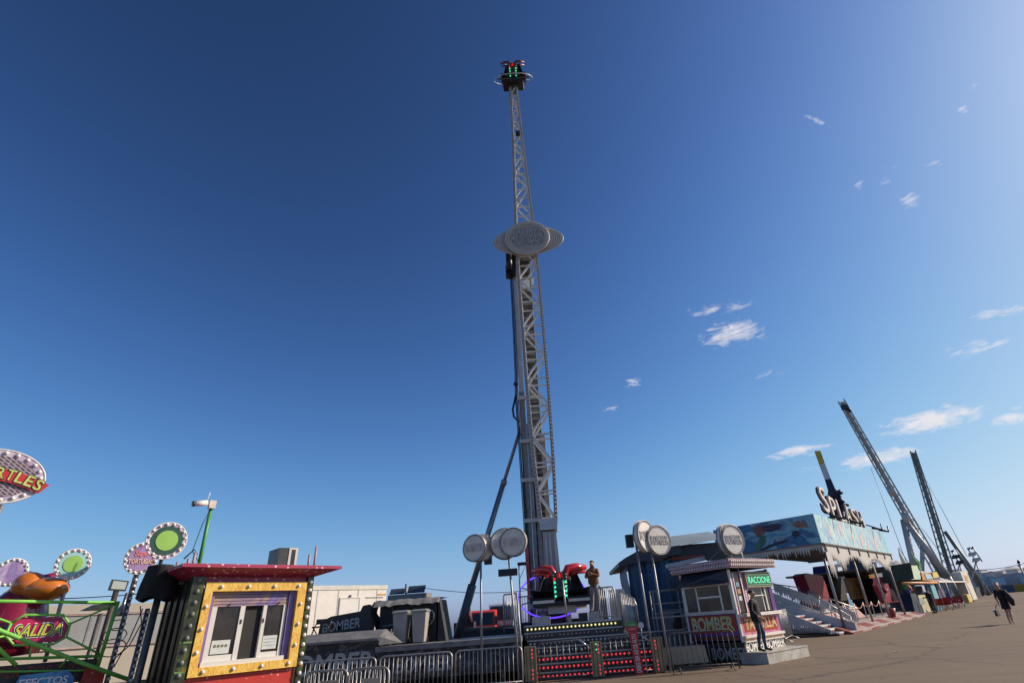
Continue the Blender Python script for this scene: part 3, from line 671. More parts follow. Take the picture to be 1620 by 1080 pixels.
sign_mast('single shaded round BOMBER sign on a pole behind the crowd barriers', (-2.53, 18.1, 0), [((-2.53, 18.15, 0), (-2.52, 18.15, 3.5))],
          [((-2.68, 18.0, 3.77), 200, .40, .14, shadeS), ((-2.46, 18.2, 3.79), 160, .39, .14, shadeS)], GS, [(-2.42, -2.18, 18.2, 18.4, 3.28, 3.52)])
sign_mast('pair of overlapping shaded round BOMBER signs above a black lamp bar', (-1.5, 18.1, 0), [((-1.40, 18.15, .1), (-1.62, 18.15, 3.5)), ((-1.3, 18.3, .1), (-1.42, 18.3, 2.4))],
          [((-1.74, 18.22, 3.86), 165, .47, .14, shadeS), ((-1.43, 18.05, 3.87), 192, .43, .14, shadeS)], GS, [(-1.95, -1.35, 18.0, 18.2, 2.88, 3.08)])
sign_mast('pair of pale round BOMBER signs on two steel poles before the blue tent', (2.65, 17.8, 0), [((2.52, 17.8, 0), (2.48, 17.8, 3.5)), ((2.95, 17.8, 0), (2.93, 17.8, 3.35))],
          [((2.76, 17.7, 3.70), 132, .47, .17, paleS), ((3.20, 17.85, 3.57), 152, .44, .16, paleS)], GS, [(2.18, 2.42, 17.8, 18.0, 3.42, 3.80)])

# ------------------------------------------------------------------ black trailers left of the ride
trm = M('trailer_black_paint', (.028, .028, .03), .5, .1, .35, 3)
graf = Mart('black_and_grey_airbrush', [(.01, .01, .01), (.03, .03, .032), (.012, .012, .013), (.12, .12, .12), (.02, .02, .02)], 1.6, .5, 3)
greyed = M('grey_fascia', (.21, .205, .20), .55, .2, .2, 3, wear=((.12, .115, .11), .55, 4))
tr = thing('raised_trailer', 'black airbrushed trailer with large BOMBER lettering beside the yellow-framed kiosk', 'trailer', (-7.4, 20, 0))
d = MB(); d.box(-9.6, -5.98, 19.1, 22.6, .2, 1.40); d.build('side', graf, tr)
d = MB(); d.prism([(-9.6, 18.95, 1.36), (-9.6, 18.95, 1.43), (-9.6, 19.5, 1.66), (-9.6, 22.7, 1.66), (-9.6, 22.7, 1.36)], (3.66, 0, 0)); d.build('top_flap', greyed, tr)
d = MB(); d.prism([(-5.92, 19.0, 1.22), (-5.92, 19.0, 1.46), (-5.92, 19.55, 1.66), (-5.30, 19.3, 1.24)], (.05, .05, 0)); d.build('end_gusset', greyed, tr)
text('BOMBER', 'lettering', (-7.55, 19.09, .80), (1, 0, .0), (0, 0, 1), .58, M('trailer_letter_grey', (.42, .42, .41), .5, 0, .15, 5), tr, .01, .02, 2.9, .1)
for s_ in (-9.1, -6.5):
    d = MB(); d.tube([(s_, 19.4, .0), (s_, 19.4, .25)], .06, 8); d.build('support_leg', steel_d, tr)
t2 = thing('low_trailer', 'low black trailer deck carrying the bins and the covered generator', 'trailer', (-3.6, 20.5, 0))
d = MB(); d.box(-5.96, -1.38, 18.95, 23.6, .25, 1.02); d.build('side', graf, t2)
d = MB(); d.box(-5.98, -1.36, 18.85, 23.6, 1.025, 1.17); d.build('deck_edge', greyed, t2)
text('BOMBER', 'lettering', (-4.45, 18.935, .62), (1, 0, 0), (0, 0, 1), .42, M('trailer_letter_dim', (.30, .30, .30), .5, 0, .2, 5), t2, .01, .02, 1.75, .08)
text('BOMBER', 'lettering', (-1.9, 18.935, .60), (1, 0, 0), (0, 0, 1), .36, M('trailer_letter_dark', (.09, .09, .09), .5, 0, .2, 5), t2, .01, .02, 1.0, .08)
for s_ in (-5.4, -2.0):
    d = MB(); d.tube([(s_, 19.2, .0), (s_, 19.2, .3)], .06, 8); d.build('support_leg', steel_d, t2)
# folded banner on the trailer
bn = thing('folded_banner', 'black folded board with white BOMBER lettering lying on the raised trailer', 'banner', (-7.6, 21, 1.66))
d = MB(); d.prism([(-8.75, 21, 1.665), (-6.86, 21, 1.665), (-6.82, 21, 2.26), (-7.0, 21, 2.30), (-7.02, 21, 2.50), (-7.22, 21, 2.47), (-7.3, 21, 2.30), (-8.35, 21, 2.20), (-8.7, 21, 2.05)], (0, .35, 0)); d.build('board', trm, bn)
text('BOMBER', 'lettering', (-7.92, 20.99, 1.90), (1, 0, .07), (0, 0, 1), .32, M('banner_letter', (.40, .40, .39), .5, 0, .1, 5), bn, .01, .015, 1.35)
ch = thing('folding_chair', 'black folding chair standing on the raised trailer beside the banner', 'chair', (-8.3, 20, 1.66))
for x in (-8.55, -8.05):
    d = MB(); d.tube([(x, 20.0, 1.665), (x + .02, 20.25, 2.0), (x + .03, 20.3, 2.10)], .02, 6); d.build('leg', black, ch)
    d = MB(); d.tube([(x, 20.4, 1.665), (x, 20.05, 1.88)], .02, 6); d.build('leg', black, ch)
d = MB(); d.box(-8.55, -8.05, 19.95, 20.3, 1.86, 1.90); d.build('seat', black, ch)
d = MB(); d.box(-8.55, -8.02, 20.27, 20.31, 1.96, 2.12); d.build('backrest', black, ch)
# generator under a tarpaulin
gen = thing('covered_generator', 'dark machine under a grey tarpaulin behind the two bins', 'machine', (-5.5, 21, 1.17))
d = MB(); d.box(-6.55, -4.45, 20.9, 22.3, 1.175, 2.48); d.build('housing', M('engine_black', (.02, .02, .021), .6, .2, .5, 6), gen)
tarp = M('grey_tarpaulin', (.20, .195, .19), .7, 0, .25, 3, .3)
def tarpf(u, v):
    x = -6.72 + u * 2.35; y = 20.62 + v * 1.8
    return (x, y, 2.58 + .012 * math.sin(u * 17 + v * 3) + .008 * math.sin(u * 41) - .20 * max(0, .14 - v) / .14 * (1 + .07 * math.sin(u * 9 + 1) + .05 * math.sin(u * 31) + .05 * math.sin(u * 57)))
d = MB(); d.grid(tarpf, 36, 10); d.build('tarpaulin', tarp, gen)
d = MB(); d.grid(lambda u, v: (-6.72 - .12 * math.sin(v * 5), 20.7 + u * .8, 2.56 - v * (.9 + .25 * math.sin(u * 7))), 8, 8); d.build('tarpaulin_flap', M('dark_tarpaulin', (.035, .035, .036), .7, 0, .3, 3, .3), gen)
d = MB(); d.hexa([(-4.5, 20.9, 1.175), (-4.15, 20.9, 1.175), (-4.15, 22.2, 1.175), (-4.5, 22.2, 1.175), (-4.5, 20.9, 2.5), (-4.42, 20.9, 2.5), (-4.42, 22.2, 2.5), (-4.5, 22.2, 2.5)]); d.build('side_flap', M('dark_tarpaulin', (.035, .035, .036)), gen)
d = MB(); d.ring((-4.85, 20.88, 1.95), (1, 0, 0), (0, 0, 1), .26, .03, 24, 6); d.disc((-4.85, 20.87, 1.95), (1, 0, 0), (0, 0, 1), .12, .12, .04, 18); d.build('fan_wheel', steel_d, gen)
for i in range(10):
    a = 2 * math.pi * i / 10; d = MB(); d.tube([(-4.85, 20.87, 1.95), (-4.85 + .25 * math.cos(a), 20.87, 1.95 + .25 * math.sin(a))], .012, 4); d.build('fan_spoke', steel_d, gen)
for (a, b_) in (((-6.1, 20.85, 2.4), (-5.85, 20.85, 1.3)), ((-6.4, 20.85, 1.6), (-5.9, 20.85, 1.65)), ((-6.4, 20.85, 1.75), (-5.9, 20.85, 1.8))):
    d = MB(); d.tube([a, b_], .03, 6); d.build('pipe', steel_d, gen)
# bins
binb = M('bin_grey_plastic', (.33, .32, .30), .5, 0, .1, 3, wear=((.25, .23, .2), .6, 3)); 
def make_bin(x, label):
    t = thing('wheeled_bin', label, 'bin', (x, 20.1, 1.17), 'bins standing on the low trailer')
    d = MB(); d.hexa([(x - .18, 19.9, 1.21), (x + .18, 19.9, 1.21), (x + .18, 20.3, 1.21), (x - .18, 20.3, 1.21), (x - .24, 19.82, 2.10), (x + .24, 19.82, 2.10), (x + .24, 20.4, 2.10), (x - .24, 20.4, 2.10)]); d.build('body', binb, t)
    d = MB(); d.box(x - .27, x + .27, 19.78, 20.42, 2.103, 2.14); d.hexa([(x - .27, 19.78, 2.14), (x + .27, 19.78, 2.14), (x + .27, 20.44, 2.14), (x - .27, 20.44, 2.14), (x - .2, 19.86, 2.19), (x + .2, 19.86, 2.19), (x + .2, 20.4, 2.19), (x - .2, 20.4, 2.19)]); d.build('lid', M('bin_lid', (.20, .23, .23), .5, 0, .1, 3), t)
    d = MB(); d.tube([(x - .2, 20.48, 2.08), (x + .2, 20.48, 2.08)], .018, 6); d.build('handle', black, t)
    for s_ in (-1, 1):
        d = MB(); d.tube([(x + s_ * .19, 20.36, 1.27), (x + s_ * .23, 20.36, 1.27)], .095, 12); d.build('wheel', black, t)
make_bin(-5.52, 'tall grey wheeled bin nearer the BOMBER banner on the low trailer')
make_bin(-4.88, 'tall pale wheeled bin beside the fan wheel of the generator')
# roof panels behind
pn_ = thing('panel_rack', 'grey canopy with two tilted dark panels behind the generator', 'canopy', (-6, 23.2, 0))
d = MB(); d.hexa([(-6.95, 23.0, 2.55), (-5.45, 23.0, 2.55), (-5.45, 24.2, 2.6), (-6.95, 24.2, 2.6), (-6.95, 23.05, 2.86), (-5.45, 23.05, 2.86), (-5.45, 24.2, 2.9), (-6.95, 24.2, 2.9)]); d.build('canopy', tarp, pn_)
for (x0, x1, z0, z1) in ((-6.92, -6.32, 2.88, 3.10), (-6.2, -5.5, 2.88, 3.16)):
    d = MB(); d.hexa([(x0, 23.1, z0), (x1, 23.1, z0), (x1, 23.14, z0), (x0, 23.14, z0), (x0, 23.35, z1), (x1, 23.35, z1), (x1, 23.39, z1), (x0, 23.39, z1)]); d.build('panel', M('panel_blue_black', (.05, .07, .09), .3, 0, .2, 3), pn_)
d = MB(); d.tube([(-6.27, 23.2, .0), (-6.27, 23.2, 3.24)], .045, 8); d.build('post', steel, pn_)
# white trailer behind
WT = Fr(gnd(612, 926, 3.9)[:2], 40)
wtp = thing('white_trailer', 'long white box trailer standing behind the black trailers', 'trailer', WT.w(-4, 1, 0))
d = MB(WT); d.box(-9.5, 0, 0, 2.4, .9, 3.9); d.build('box', white, wtp)
d = MB(WT); d.box(-9.6, .05, -.03, -.002, 3.72, 3.93); d.build('top_rail', M('trailer_rail', (.60, .58, .53), .5, .1, .1, 3), wtp)
u0, z0 = WT.px(535, 985, 0); u1, z1 = WT.px(568, 946, 0)
d = MB(WT); d.box(u0, u1, -.03, -.001, 1.0, z1); d.build('door', M('trailer_door', (.72, .71, .68), .4, 0, .04, 2), wtp)
d = MB(WT); d.box(u0 - .06, u0, -.045, -.001, 1.0, z1 + .06); d.box(u1, u1 + .06, -.045, -.001, 1.0, z1 + .06); d.box(u0, u1, -.045, -.001, z1, z1 + .06); d.build('door_frame', lgrey, wtp)
u2, z2 = WT.px(598, 940, 0); d = MB(WT); d.box(u2, u2 + .5, -.02, -.001, z2 - .03, z2 + .05); d.build('orange_strip', M('orange_strip', (.6, .33, .05), .5), wtp)
d = MB(WT); u3, z3 = WT.px(554, 942, 0); d.ball((u3, -.05, z3), .07, 8, 5); d.build('lamp', steel_d, wtp)
u4, z4 = WT.px(578, 945, 0); d = MB(WT); d.box(u4, u4 + 1.1, -.015, -.001, z4 - .02, z4 + .02); d.build('vent_slot', dgrey, wtp)
for i in range(8):
    u = -.6 - i * 1.15; d = MB(WT); d.box(u - .025, u + .025, -.012, -.001, .95, 3.7); d.build('panel_seam', M('seam_beige', (.46, .44, .41), .5, 0, .15, 5), wtp)  # thin darker strips mark the panel joints
for u in (-8.2, -7.1, -1.5):
    d = MB(WT); d.tube([(u, .1, .45), (u, .4, .45)], .45, 16); d.build('wheel', black, wtp)
# trucks far behind
def truck(label, x, y, mat, h, w, deep):
    t = thing('lorry', label, 'lorry', (x, y, 0), 'lorries parked behind the propeller ride')
    d = MB(); d.prism([(x - w / 2, y, .7), (x - w / 2, y, h * .55), (x - w / 2, y + .25, h - .15), (x - w / 2, y + .6, h), (x - w / 2, y + deep, h), (x - w / 2, y + deep, .7)], (w, 0, 0)); d.build('cab', mat, t)
    d = MB(); d.prism([(x - w * .42, y - .01, h * .57), (x - w * .42, y + .20, h - .25), (x + w * .42, y + .20, h - .25), (x + w * .42, y - .01, h * .57)], (0, -.03, 0)); d.build('windscreen', glassd, t)
    d = MB(); d.box(x + w / 2, x + w / 2 + .02, y + .4, y + 1.3, h * .58, h * .85); d.build('side_window', M('sky_window', (.12, .16, .19), .1), t)
    d = MB(); d.box(x - w * .45, x + w * .45, y - .06, y, .75, h * .45); d.build('grille', dgrey, t)
    d = MB(); d.box(x - w / 2 - .25, x - w / 2, y - .05, y + .2, h * .55, h * .8); d.box(x + w / 2, x + w / 2 + .25, y - .05, y + .2, h * .55, h * .8); d.build('mirror', black, t)
    for s_ in (-1, 1):
        d = MB(); d.tube([(x + s_ * (w / 2 - .3), y + 1, .5), (x + s_ * w / 2, y + 1, .5)], .5, 16); d.build('wheel', black, t)
    return t
truck('red lorry cab parked behind the tower prop', -7.1, 52, M('lorry_red', (.62, .05, .035), .35, 0, .1, 2), 2.75, 2.1, 2.2)
truck('white lorry cab with dark roof beside the red one', -5.7, 54, M('lorry_grey', (.34, .38, .42), .35, 0, .1, 2), 3.25, 2.2, 2.2)
dc = thing('dark_skip', 'dark blue steel skip behind the low trailer', 'skip', (-3.2, 26.5, 0))
d = MB(); d.hexa([(-4.2, 26, .1), (-2.3, 26, .1), (-2.3, 28, .1), (-4.2, 28, .1), (-4.4, 26, 1.5), (-2.1, 26, 1.42), (-2.1, 28, 1.42), (-4.4, 28, 1.5)]); d.build('body', M('skip_blue', (.028, .034, .05), .5, .1, .3, 2), dc)
d = MB(); d.box(-4.45, -2.05, 25.95, 26.0, 1.36, 1.46); d.build('rim', dgrey, dc)
loader = thing('loader_crane', 'folded dark red crane arm behind the foot of the tower prop', 'crane', (-5.4, 30, 0))
d = MB(); d.tube([(-5.2, 30, .1), (-5.25, 30, 1.7)], .3, 8); d.build('column', M('crane_maroon', (.06, .012, .01), .6, 0, .4, 3), loader)
d = MB(); d.tube([(-5.25, 30, 1.6), (-5.1, 30, 2.25), (-4.85, 30, 2.3), (-4.75, 30, 1.6)], .16, 8); d.build('arm', M('crane_maroon'), loader)
d = MB(); d.box(-5.5, -4.5, 29.6, 30.4, .6, 1.75); d.build('body', M('crane_body', (.03, .012, .012), .6, 0, .4, 3), loader)
# ------------------------------------------------------------------ ticket booth with BOMBER and TAQUILLA boards
BF = Fr(gnd(1180, 1031, .3)[:2], 49.5)      # u along the serving front, v along the shaded side
bo = thing('ticket_booth', 'purple ticket booth with BOMBER side board and green ATRACCIONES display', 'booth', BF.w(1.2, 1, 0))
purp = Mart('purple_airbrush', [(.10, .03, .16), (.16, .05, .26), (.09, .03, .17), (.22, .06, .24)], 1.3, .35, 1)
pinkp = Mart('pink_purple_print', [(.50, .16, .22), (.42, .14, .34), (.55, .24, .20), (.36, .12, .36)], 1.5, .4, 1)
wtrim = M('white_trim', (.72, .68, .63), .45, .1, .08, 3)
def bb(name, mat, *bx, par=bo):
    d = MB(BF)
    for b_ in bx: d.box(*b_)
    return d.build(name, mat, par)
BU, BV = 2.35, 2.0
bb('back_wall', purp, (.04, BU, BV - .04, BV, .55, 2.6)); bb('end_wall', purp, (BU - .04, BU, .04, BV - .04, .55, 2.6))
bb('floor', dgrey, (.02, BU - .02, .02, BV - .02, .45, .55)); bb('ceiling', dgrey, (.02, BU - .02, .02, BV - .02, 2.45, 2.55))
bb('skirt', M('skirt_black', (.018, .018, .02), .6, 0, .3, 4), (.0, BU, .0, .05, .02, .56), (.0, .05, .05, BV, .02, .56))
# corner posts
for (u, v) in ((0, 0), (BU - .07, 0), (0, BV - .07), (.55, 0)):
    bb('corner_post', wtrim if u == 0 or v else purp, (u, u + .07, v, v + .07, .56, 2.62))
# shaded side: board below, window above
sb = bb('side_board', purp, (.0, .05, .07, BV - .07, .62, 1.36))
bb('side_border', M('dark_red_flames', (.14, .025, .02), .5, 0, .6, 9), (-.006, .0, .09, BV - .09, .64, .74))
bb('side_sill', lgrey, (-.09, .06, .05, BV - .02, 1.36, 1.46))
bb('side_frame', wtrim, (.0, .05, .07, .12, 1.46, 2.2), (.0, .05, BV - .62, BV - .56, 1.46, 2.2), (.0, .05, .46, .52, 1.46, 2.2), (.0, .05, BV - .12, BV - .07, 1.46, 2.2), (.0, .05, .07, BV - .07, 2.18, 2.26), (.005, .045, .52, BV - .62, 1.84, 1.89))
bb('side_window', M('booth_glass', (.03, .033, .035), .1, 0, .4, 3), (.02, .03, .08, BV - .08, 1.47, 2.18))
d = MB(BF); d.prism([(-.05, .06, 2.24), (-.02, .1, 2.62), (.02, BV - .08, 2.62), (-.25, BV - .05, 2.22), (-.25, .02, 2.22)], (.02, 0, .012)); d.build('raised_shutter', M('shutter_dark_blue', (.016, .022, .045), .5, 0, .2, 3), bo)
glow = M('letter_red_edge', (.38, .03, .02), .5, 0, .2, 6); lime = M('letter_lime', (.52, .56, .12), .5, 0, .2, 6)
limeg = M('letter_grey_green', (.50, .52, .40), .5, 0, .2, 6)
bv = -BF.b
bc = BF.w(-.004, 1.0, 1.02)
d = MB(BF); d.prism([(-.003, .12, .92), (-.003, .18, .86), (-.003, 1.82, .82), (-.003, 1.88, .90), (-.003, 1.86, 1.30), (-.003, 1.8, 1.33), (-.003, .2, 1.32), (-.003, .13, 1.26)], (-.004, 0, 0)); d.build('lettering_glow', glow, bo)
text('BOMBER', 'lettering_edge', BF.w(-.012, 1.0, 1.085), bv, (0, 0, 1), .42, lime, bo, .004, .03, 1.60)
text('BOMBER', 'lettering', BF.w(-.018, 1.0, 1.085), bv, (0, 0, 1), .36, limeg, bo, .004, .0, 1.52)
sk = M('skirt_letter_grey', (.33, .33, .33), .6, 0, .2, 6)
text('BOMBER', 'skirt_lettering', BF.w(-.01, .55, .26), bv, (0, 0, 1), .33, sk, bo, .004, .02, 1.35)
text('BOMBER', 'skirt_lettering', BF.w(-.01, 2.05, .30), bv, (0, 0, 1), .33, M('skirt_letter_dim', (.17, .17, .18), .6), bo, .004, .02, 1.35)
text('BOMBER', 'skirt_lettering', BF.w(.62, -.006, .42), BF.a, (0, 0, 1), .24, wl, bo, .004, .02, 1.1)
text('BOMBER', 'skirt_lettering', BF.w(1.78, -.006, .42), BF.a, (0, 0, 1), .24, wl, bo, .004, .02, 1.1)
# serving front
bb('front_board', pinkp, (.07, BU - .07, .0, .05, .72, 1.30))
bb('front_counter', wtrim, (.05, BU + .02, -.16, .10, 1.24, 1.33))
bb('front_foot_ledge', wtrim, (.04, BU, -.10, .06, .66, .73)); bb('front_kick_board', Mart('orange_print', [(.55, .20, .07), (.70, .55, .35), (.45, .12, .06)], 5, .5, 1), (.06, BU - .02, -.03, .02, .575, .66))
bb('front_lower_trim', wtrim, (.04, BU, -.06, .06, .545, .575))
bb('front_pier', pinkp, (.62, .82, .0, .05, 1.33, 2.55)); bb('front_pier_left', purp, (.07, .14, .0, .05, 1.33, 2.55)); bb('front_pier_right', purp, (BU - .2, BU - .07, .0, .05, 1.33, 2.55))
bb('front_frame', wtrim, (.15, .19, -.01, .05, 1.36, 2.5), (.56, .61, -.01, .05, 1.36, 2.5), (1.84, 1.90, -.01, .05, 1.36, 2.10), (1.70, 1.74, .03, .07, 1.36, 2.1), (.82, .87, -.01, .05, 1.36, 2.1), (.86, 1.84, .01, .04, 1.80, 1.83))
for i in range(8):
    bb('pier_lamp', ledw if False else M('pier_white', (.8, .72, .7), .4), (.66, .74, -.012, .0, 1.42 + i * .075, 1.46 + i * .075))
bb('price_window', M('booth_glass_warm', (.05, .03, .022), .15, 0, .5, 6), (.19, .56, .02, .03, 1.36, 2.45)); bb('serving_window', glassd, (.87, 1.84, .035, .04, 1.36, 2.05)); bb('side_pane', M('booth_glass'), (1.9, BU - .2, .02, .03, 1.36, 2.10))
for i, (u, z) in enumerate(((.95, 1.42), (1.15, 1.42), (.28, 1.9), (.28, 1.7), (.28, 2.1))):
    bb('notice', M('notice_paper_%d' % (i % 3), [(.55, .6, .6), (.18, .32, .40), (.5, .25, .1)][i % 3], .6, 0, .4, 20), (u, u + .17, .008, .015, z, z + .13))
bb('display_case', M('display_frame', (.34, .28, .19), .5, .2, .15, 4), (.78, BU - .02, -.08, .05, 2.06, 2.52))
bb('display_screen', M('display_dark_green', (.02, .07, .045), .5, 0, .5, 30), (.83, BU - .06, -.086, -.08, 2.10, 2.48))
text('RACCIONE', 'display_lettering', BF.w(1.55, -.092, 2.28), BF.a, (0, 0, 1), .20, M('display_green_text', (.10, .75, .42), .4, 0, 0, 1, emit=.55), bo, .003, .012, 1.34)
bb('display_line', M('display_line', (.2, .5, .3), .4, emit=.2), (.86, BU - .1, -.092, -.087, 2.125, 2.14), (.86, BU - .1, -.092, -.087, 2.43, 2.445))
d = MB(BF); d.prism([(.2, -.003, .82), (2.15, -.003, .80), (2.18, -.003, 1.18), (.22, -.003, 1.2)], (0, -.004, 0)); d.build('lettering_glow', glow, bo)
text('TAQUILLA', 'lettering_edge', BF.w(1.18, -.010, 1.00), BF.a, (0, 0, 1), .36, M('letter_yellow_green', (.60, .62, .10), .5, 0, .2, 6), bo, .003, .03, 1.86)
text('TAQUILLA', 'lettering', BF.w(1.18, -.016, 1.00), BF.a, (0, 0, 1), .30, M('letter_pale_pink', (.62, .42, .36), .5, 0, .2, 6), bo, .003, .0, 1.78)
# roof with two rows of bulbs on each fascia
rf = bb('roof', M('roof_dark', (.08, .07, .08), .6, 0, .2, 3), (-.22, BU + .12, -.22, BV + .1, 2.66, 2.90))
bb('fascia', M('fascia_pink', (.38, .23, .25), .5, 0, .2, 4), (-.25, BU + .15, -.25, -.22, 2.64, 2.92), (-.25, -.22, -.22, BV + .12, 2.64, 2.92), par=bo)
d = MB(BF)
for r_ in range(2):
    for i in range(24): d.ball((-.2 + i * .112 + r_ * .05, -.275, 2.72 + r_ * .12), (.042, .03, .05), 6, 4)
d.build('bulb_row', M('cream_bulb', (.74, .66, .60), .3, 0, .1, 10), bo, kind='stuff')
d = MB(BF)
for r_ in range(2):
    for i in range(24): d.ball((-.275, -.2 + i * .1 + r_ * .05, 2.72 + r_ * .12), (.03, .036, .04), 6, 4)
d.build('bulb_row', M('cool_bulb', (.62, .60, .70), .3, 0, .1, 10), bo, kind='stuff')
# round sign on the booth roof
for u in (.95, 1.6): 
    d = MB(BF); d.tube([(u, .35, 2.9), (u - .05, .35, 3.25)], .022, 6); d.build('sign_leg', wtrim, bo)
d = MB(BF); d.tube([(.5, 1.2, 2.9), (1.1, .45, 3.55)], .015, 5); d.build('sign_stay', steel_d, bo)
cs_ = BF.w(1.05, .35, 3.60)
rsn = thing('round_sign', 'pale round BOMBER sign standing on the ticket booth roof', 'sign', BF.w(1.05, .35, 2.9), GS)
round_sign(rsn, cs_ + Vector((-.10, .06, .02)), 138, .50, .14, paleS); round_sign(rsn, cs_ + Vector((.06, -.04, 0)), 152, .48, .12, paleS)
# concrete step before the booth
PFm = M('step_metal_pale', (.40, .39, .36), .5, .2, .2, 3, .2, wear=((.22, .2, .18), .58, 4))
PF = Fr(gnd(1217, 1050)[:2], 49.5)
st = thing('booth_step', 'pale low step platform in front of the ticket booth', 'step', PF.w(1.2, .4, 0))
d = MB(PF); d.box(0, 2.42, 0, .9, .0, .27); d.build('body', PFm, st); d = MB(PF); d.box(-.02, 2.44, -.02, .9, .271, .30); d.build('top_plate', M('step_top', (.42, .40, .36), .5, .2, .2, 3, .2), st)

# ------------------------------------------------------------------ blue tarpaulin stall behind the sign poles
blt = M('blue_tarpaulin', (.018, .085, .19), .55, 0, .25, 1.5, .15)
tn = thing('tarpaulin_stall', 'stall wrapped in blue tarpaulin under a dark flaring roof', 'stall', (3.6, 25, 0))
def tf(u, v):
    x = 2.85 + u * 2.2; return (x, 24.0 + .10 * math.sin(u * 21 + v * 2) + .05 * math.sin(u * 47) - .05 * v, .25 + v * 3.2)
d = MB(); d.grid(tf, 40, 10); d.build('front_tarpaulin', blt, tn)
d = MB(); d.grid(lambda u, v: (2.85 - .06 * math.sin(v * 9), 24.0 + u * 3 , .25 + v * 3.2), 10, 10); d.build('side_tarpaulin', blt, tn)
rdk = M('stall_roof_dark', (.03, .04, .055), .5, 0, .25, 2)
d = MB(); d.prism([(2.45, 23.5, 3.32), (5.1, 23.5, 3.62), (5.1, 23.5, 3.95), (3.3, 23.5, 3.85), (2.75, 23.5, 3.62), (2.45, 23.5, 3.46)], (0, 5, 0)); d.build('roof', rdk, tn)
d = MB(); d.add([(4.85, 23.4, 3.90), (7.2, 23.6, 4.10), (7.2, 26.5, 4.75), (5.3, 26, 4.62), (4.3, 23.5, 3.85)], [(0, 1, 2, 3, 4)]); d.build('roof_slope', M('grey_pvc_roof', (.25, .29, .31), .5, 0, .15, 1.2), tn)
d = MB(); d.box(4.6, 7.4, 23.95, 26, 3.5, 4.0); d.build('roof_fascia', rdk, tn)
d = MB(); d.box(4.75, 6.2, 23.9, 23.95, 3.42, 3.55); d.build('orange_light_strip', M('rust_red', (.22, .05, .03), .6), tn)
d = MB(); d.prism([(4.62, 23.9, 3.9), (5.0, 23.9, 3.95), (4.8, 23.9, 3.55)], (0, .03, 0)); d.build('pennant', M('pale_canvas', (.5, .5, .47), .8), tn)
sp = thing('painted_side_panel', 'dark painted panel with red figure one and a biker picture beside the blue tarpaulin', 'panel', (5.2, 22.6, 0))
d = MB(); d.box(4.25, 6.4, 22.6, 22.7, .3, 3.1); d.build('board', Mart('teal_dark_print', [(.015, .04, .06), (.03, .08, .11), (.012, .03, .045), (.06, .12, .15)], 1.2, .5, 2), sp)
d = MB(); d.hexa([(4.2, 22.45, 3.04), (5.75, 22.45, 3.22), (5.75, 22.7, 3.22), (4.2, 22.7, 3.04), (4.2, 22.45, 3.18), (5.75, 22.45, 3.38), (5.75, 22.7, 3.38), (4.2, 22.7, 3.18)]); d.build('white_fascia', M('fascia_pale_blue', (.42, .47, .50), .5, 0, .1, 3), sp)
redo = M('print_red', (.30, .035, .025), .5, 0, .25, 5)
d = MB(); d.prism([(4.55, 22.595, 2.75), (4.75, 22.595, 2.95), (4.85, 22.595, 2.85), (4.80, 22.595, 2.3), (4.95, 22.595, 2.2), (4.7, 22.595, 2.25), (4.62, 22.595, 2.6)], (0, -.01, 0))
d.prism([(4.68, 22.595, 2.15), (4.98, 22.595, 2.05), (4.92, 22.595, 1.55), (4.72, 22.595, 1.5)], (0, -.01, 0)); d.build('painted_figure', redo, sp)
d = MB(); d.box(3.78, 4.7, 22.4, 22.44, .75, 1.62); pc = d.build('picture_board', Mart('biker_print', [(.06, .10, .13), (.14, .20, .23), (.08, .12, .15)], 1.4, .5, 1), sp)
d = MB(); d.ball((4.32, 22.395, 1.32), (.17, .012, .2), 10, 8); d.ball((4.30, 22.395, 1.10), (.24, .012, .16), 10, 8); d.tube([(4.1, 22.39, .95), (4.5, 22.39, 1.28)], .05, 6); d.build('painted_rider', M('print_dark', (.012, .02, .025), .5, 0, .5, 12), pc)
d = MB(); d.prism([(5.75, 22.3, 3.2), (6.55, 22.3, 3.15), (6.6, 22.3, 3.55), (5.72, 22.3, 3.6)], (0, .1, 0)); tag(d.build('black_screen', M('screen_dark', (.012, .02, .022), .3)), 'dark rectangular screen above the ticket booth roof', 'screen')
# step rail before the tarpaulin
sr = thing('step_railing', 'small grey platform railing standing before the blue tarpaulin', 'railing', (3.7, 20.5, 0))
for x in (3.15, 4.15):
    for y in (20.2, 20.9): d = MB(); d.tube([(x, y, 0), (x, y, 2.22)], .022, 6); d.build('post', steel_d, sr)
for z in (1.5, 1.8, 2.2):
    for y in (20.2, 20.9): d = MB(); d.tube([(3.15, y, z), (4.15, y, z)], .02, 6); d.build('rail', steel_d, sr)
d = MB(); d.box(3.1, 4.2, 20.15, 20.95, 1.36, 1.4); d.build('platform', steel_d, sr)
# pallets and cream bench behind the barrier
pb = thing('cream_bench', 'cream plywood box behind the crowd barrier beside the booth', 'box', (3.6, 19.2, 0))
d = MB(); d.hexa([(2.98, 18.9, .1), (4.35, 18.9, .1), (4.35, 19.6, .1), (2.98, 19.6, .1), (2.9, 18.9, .55), (4.3, 18.9, .55), (4.3, 19.6, .55), (2.9, 19.6, .55)]); d.build('body', M('cream_ply', (.42, .32, .22), .6, 0, .12, 3), pb)
for x in (3.2, 3.8, 4.2): d = MB(); d.box(x - .06, x + .06, 18.95, 19.5, 0, .1); d.build('foot', M('pallet_wood', (.22, .15, .09), .8), pb)

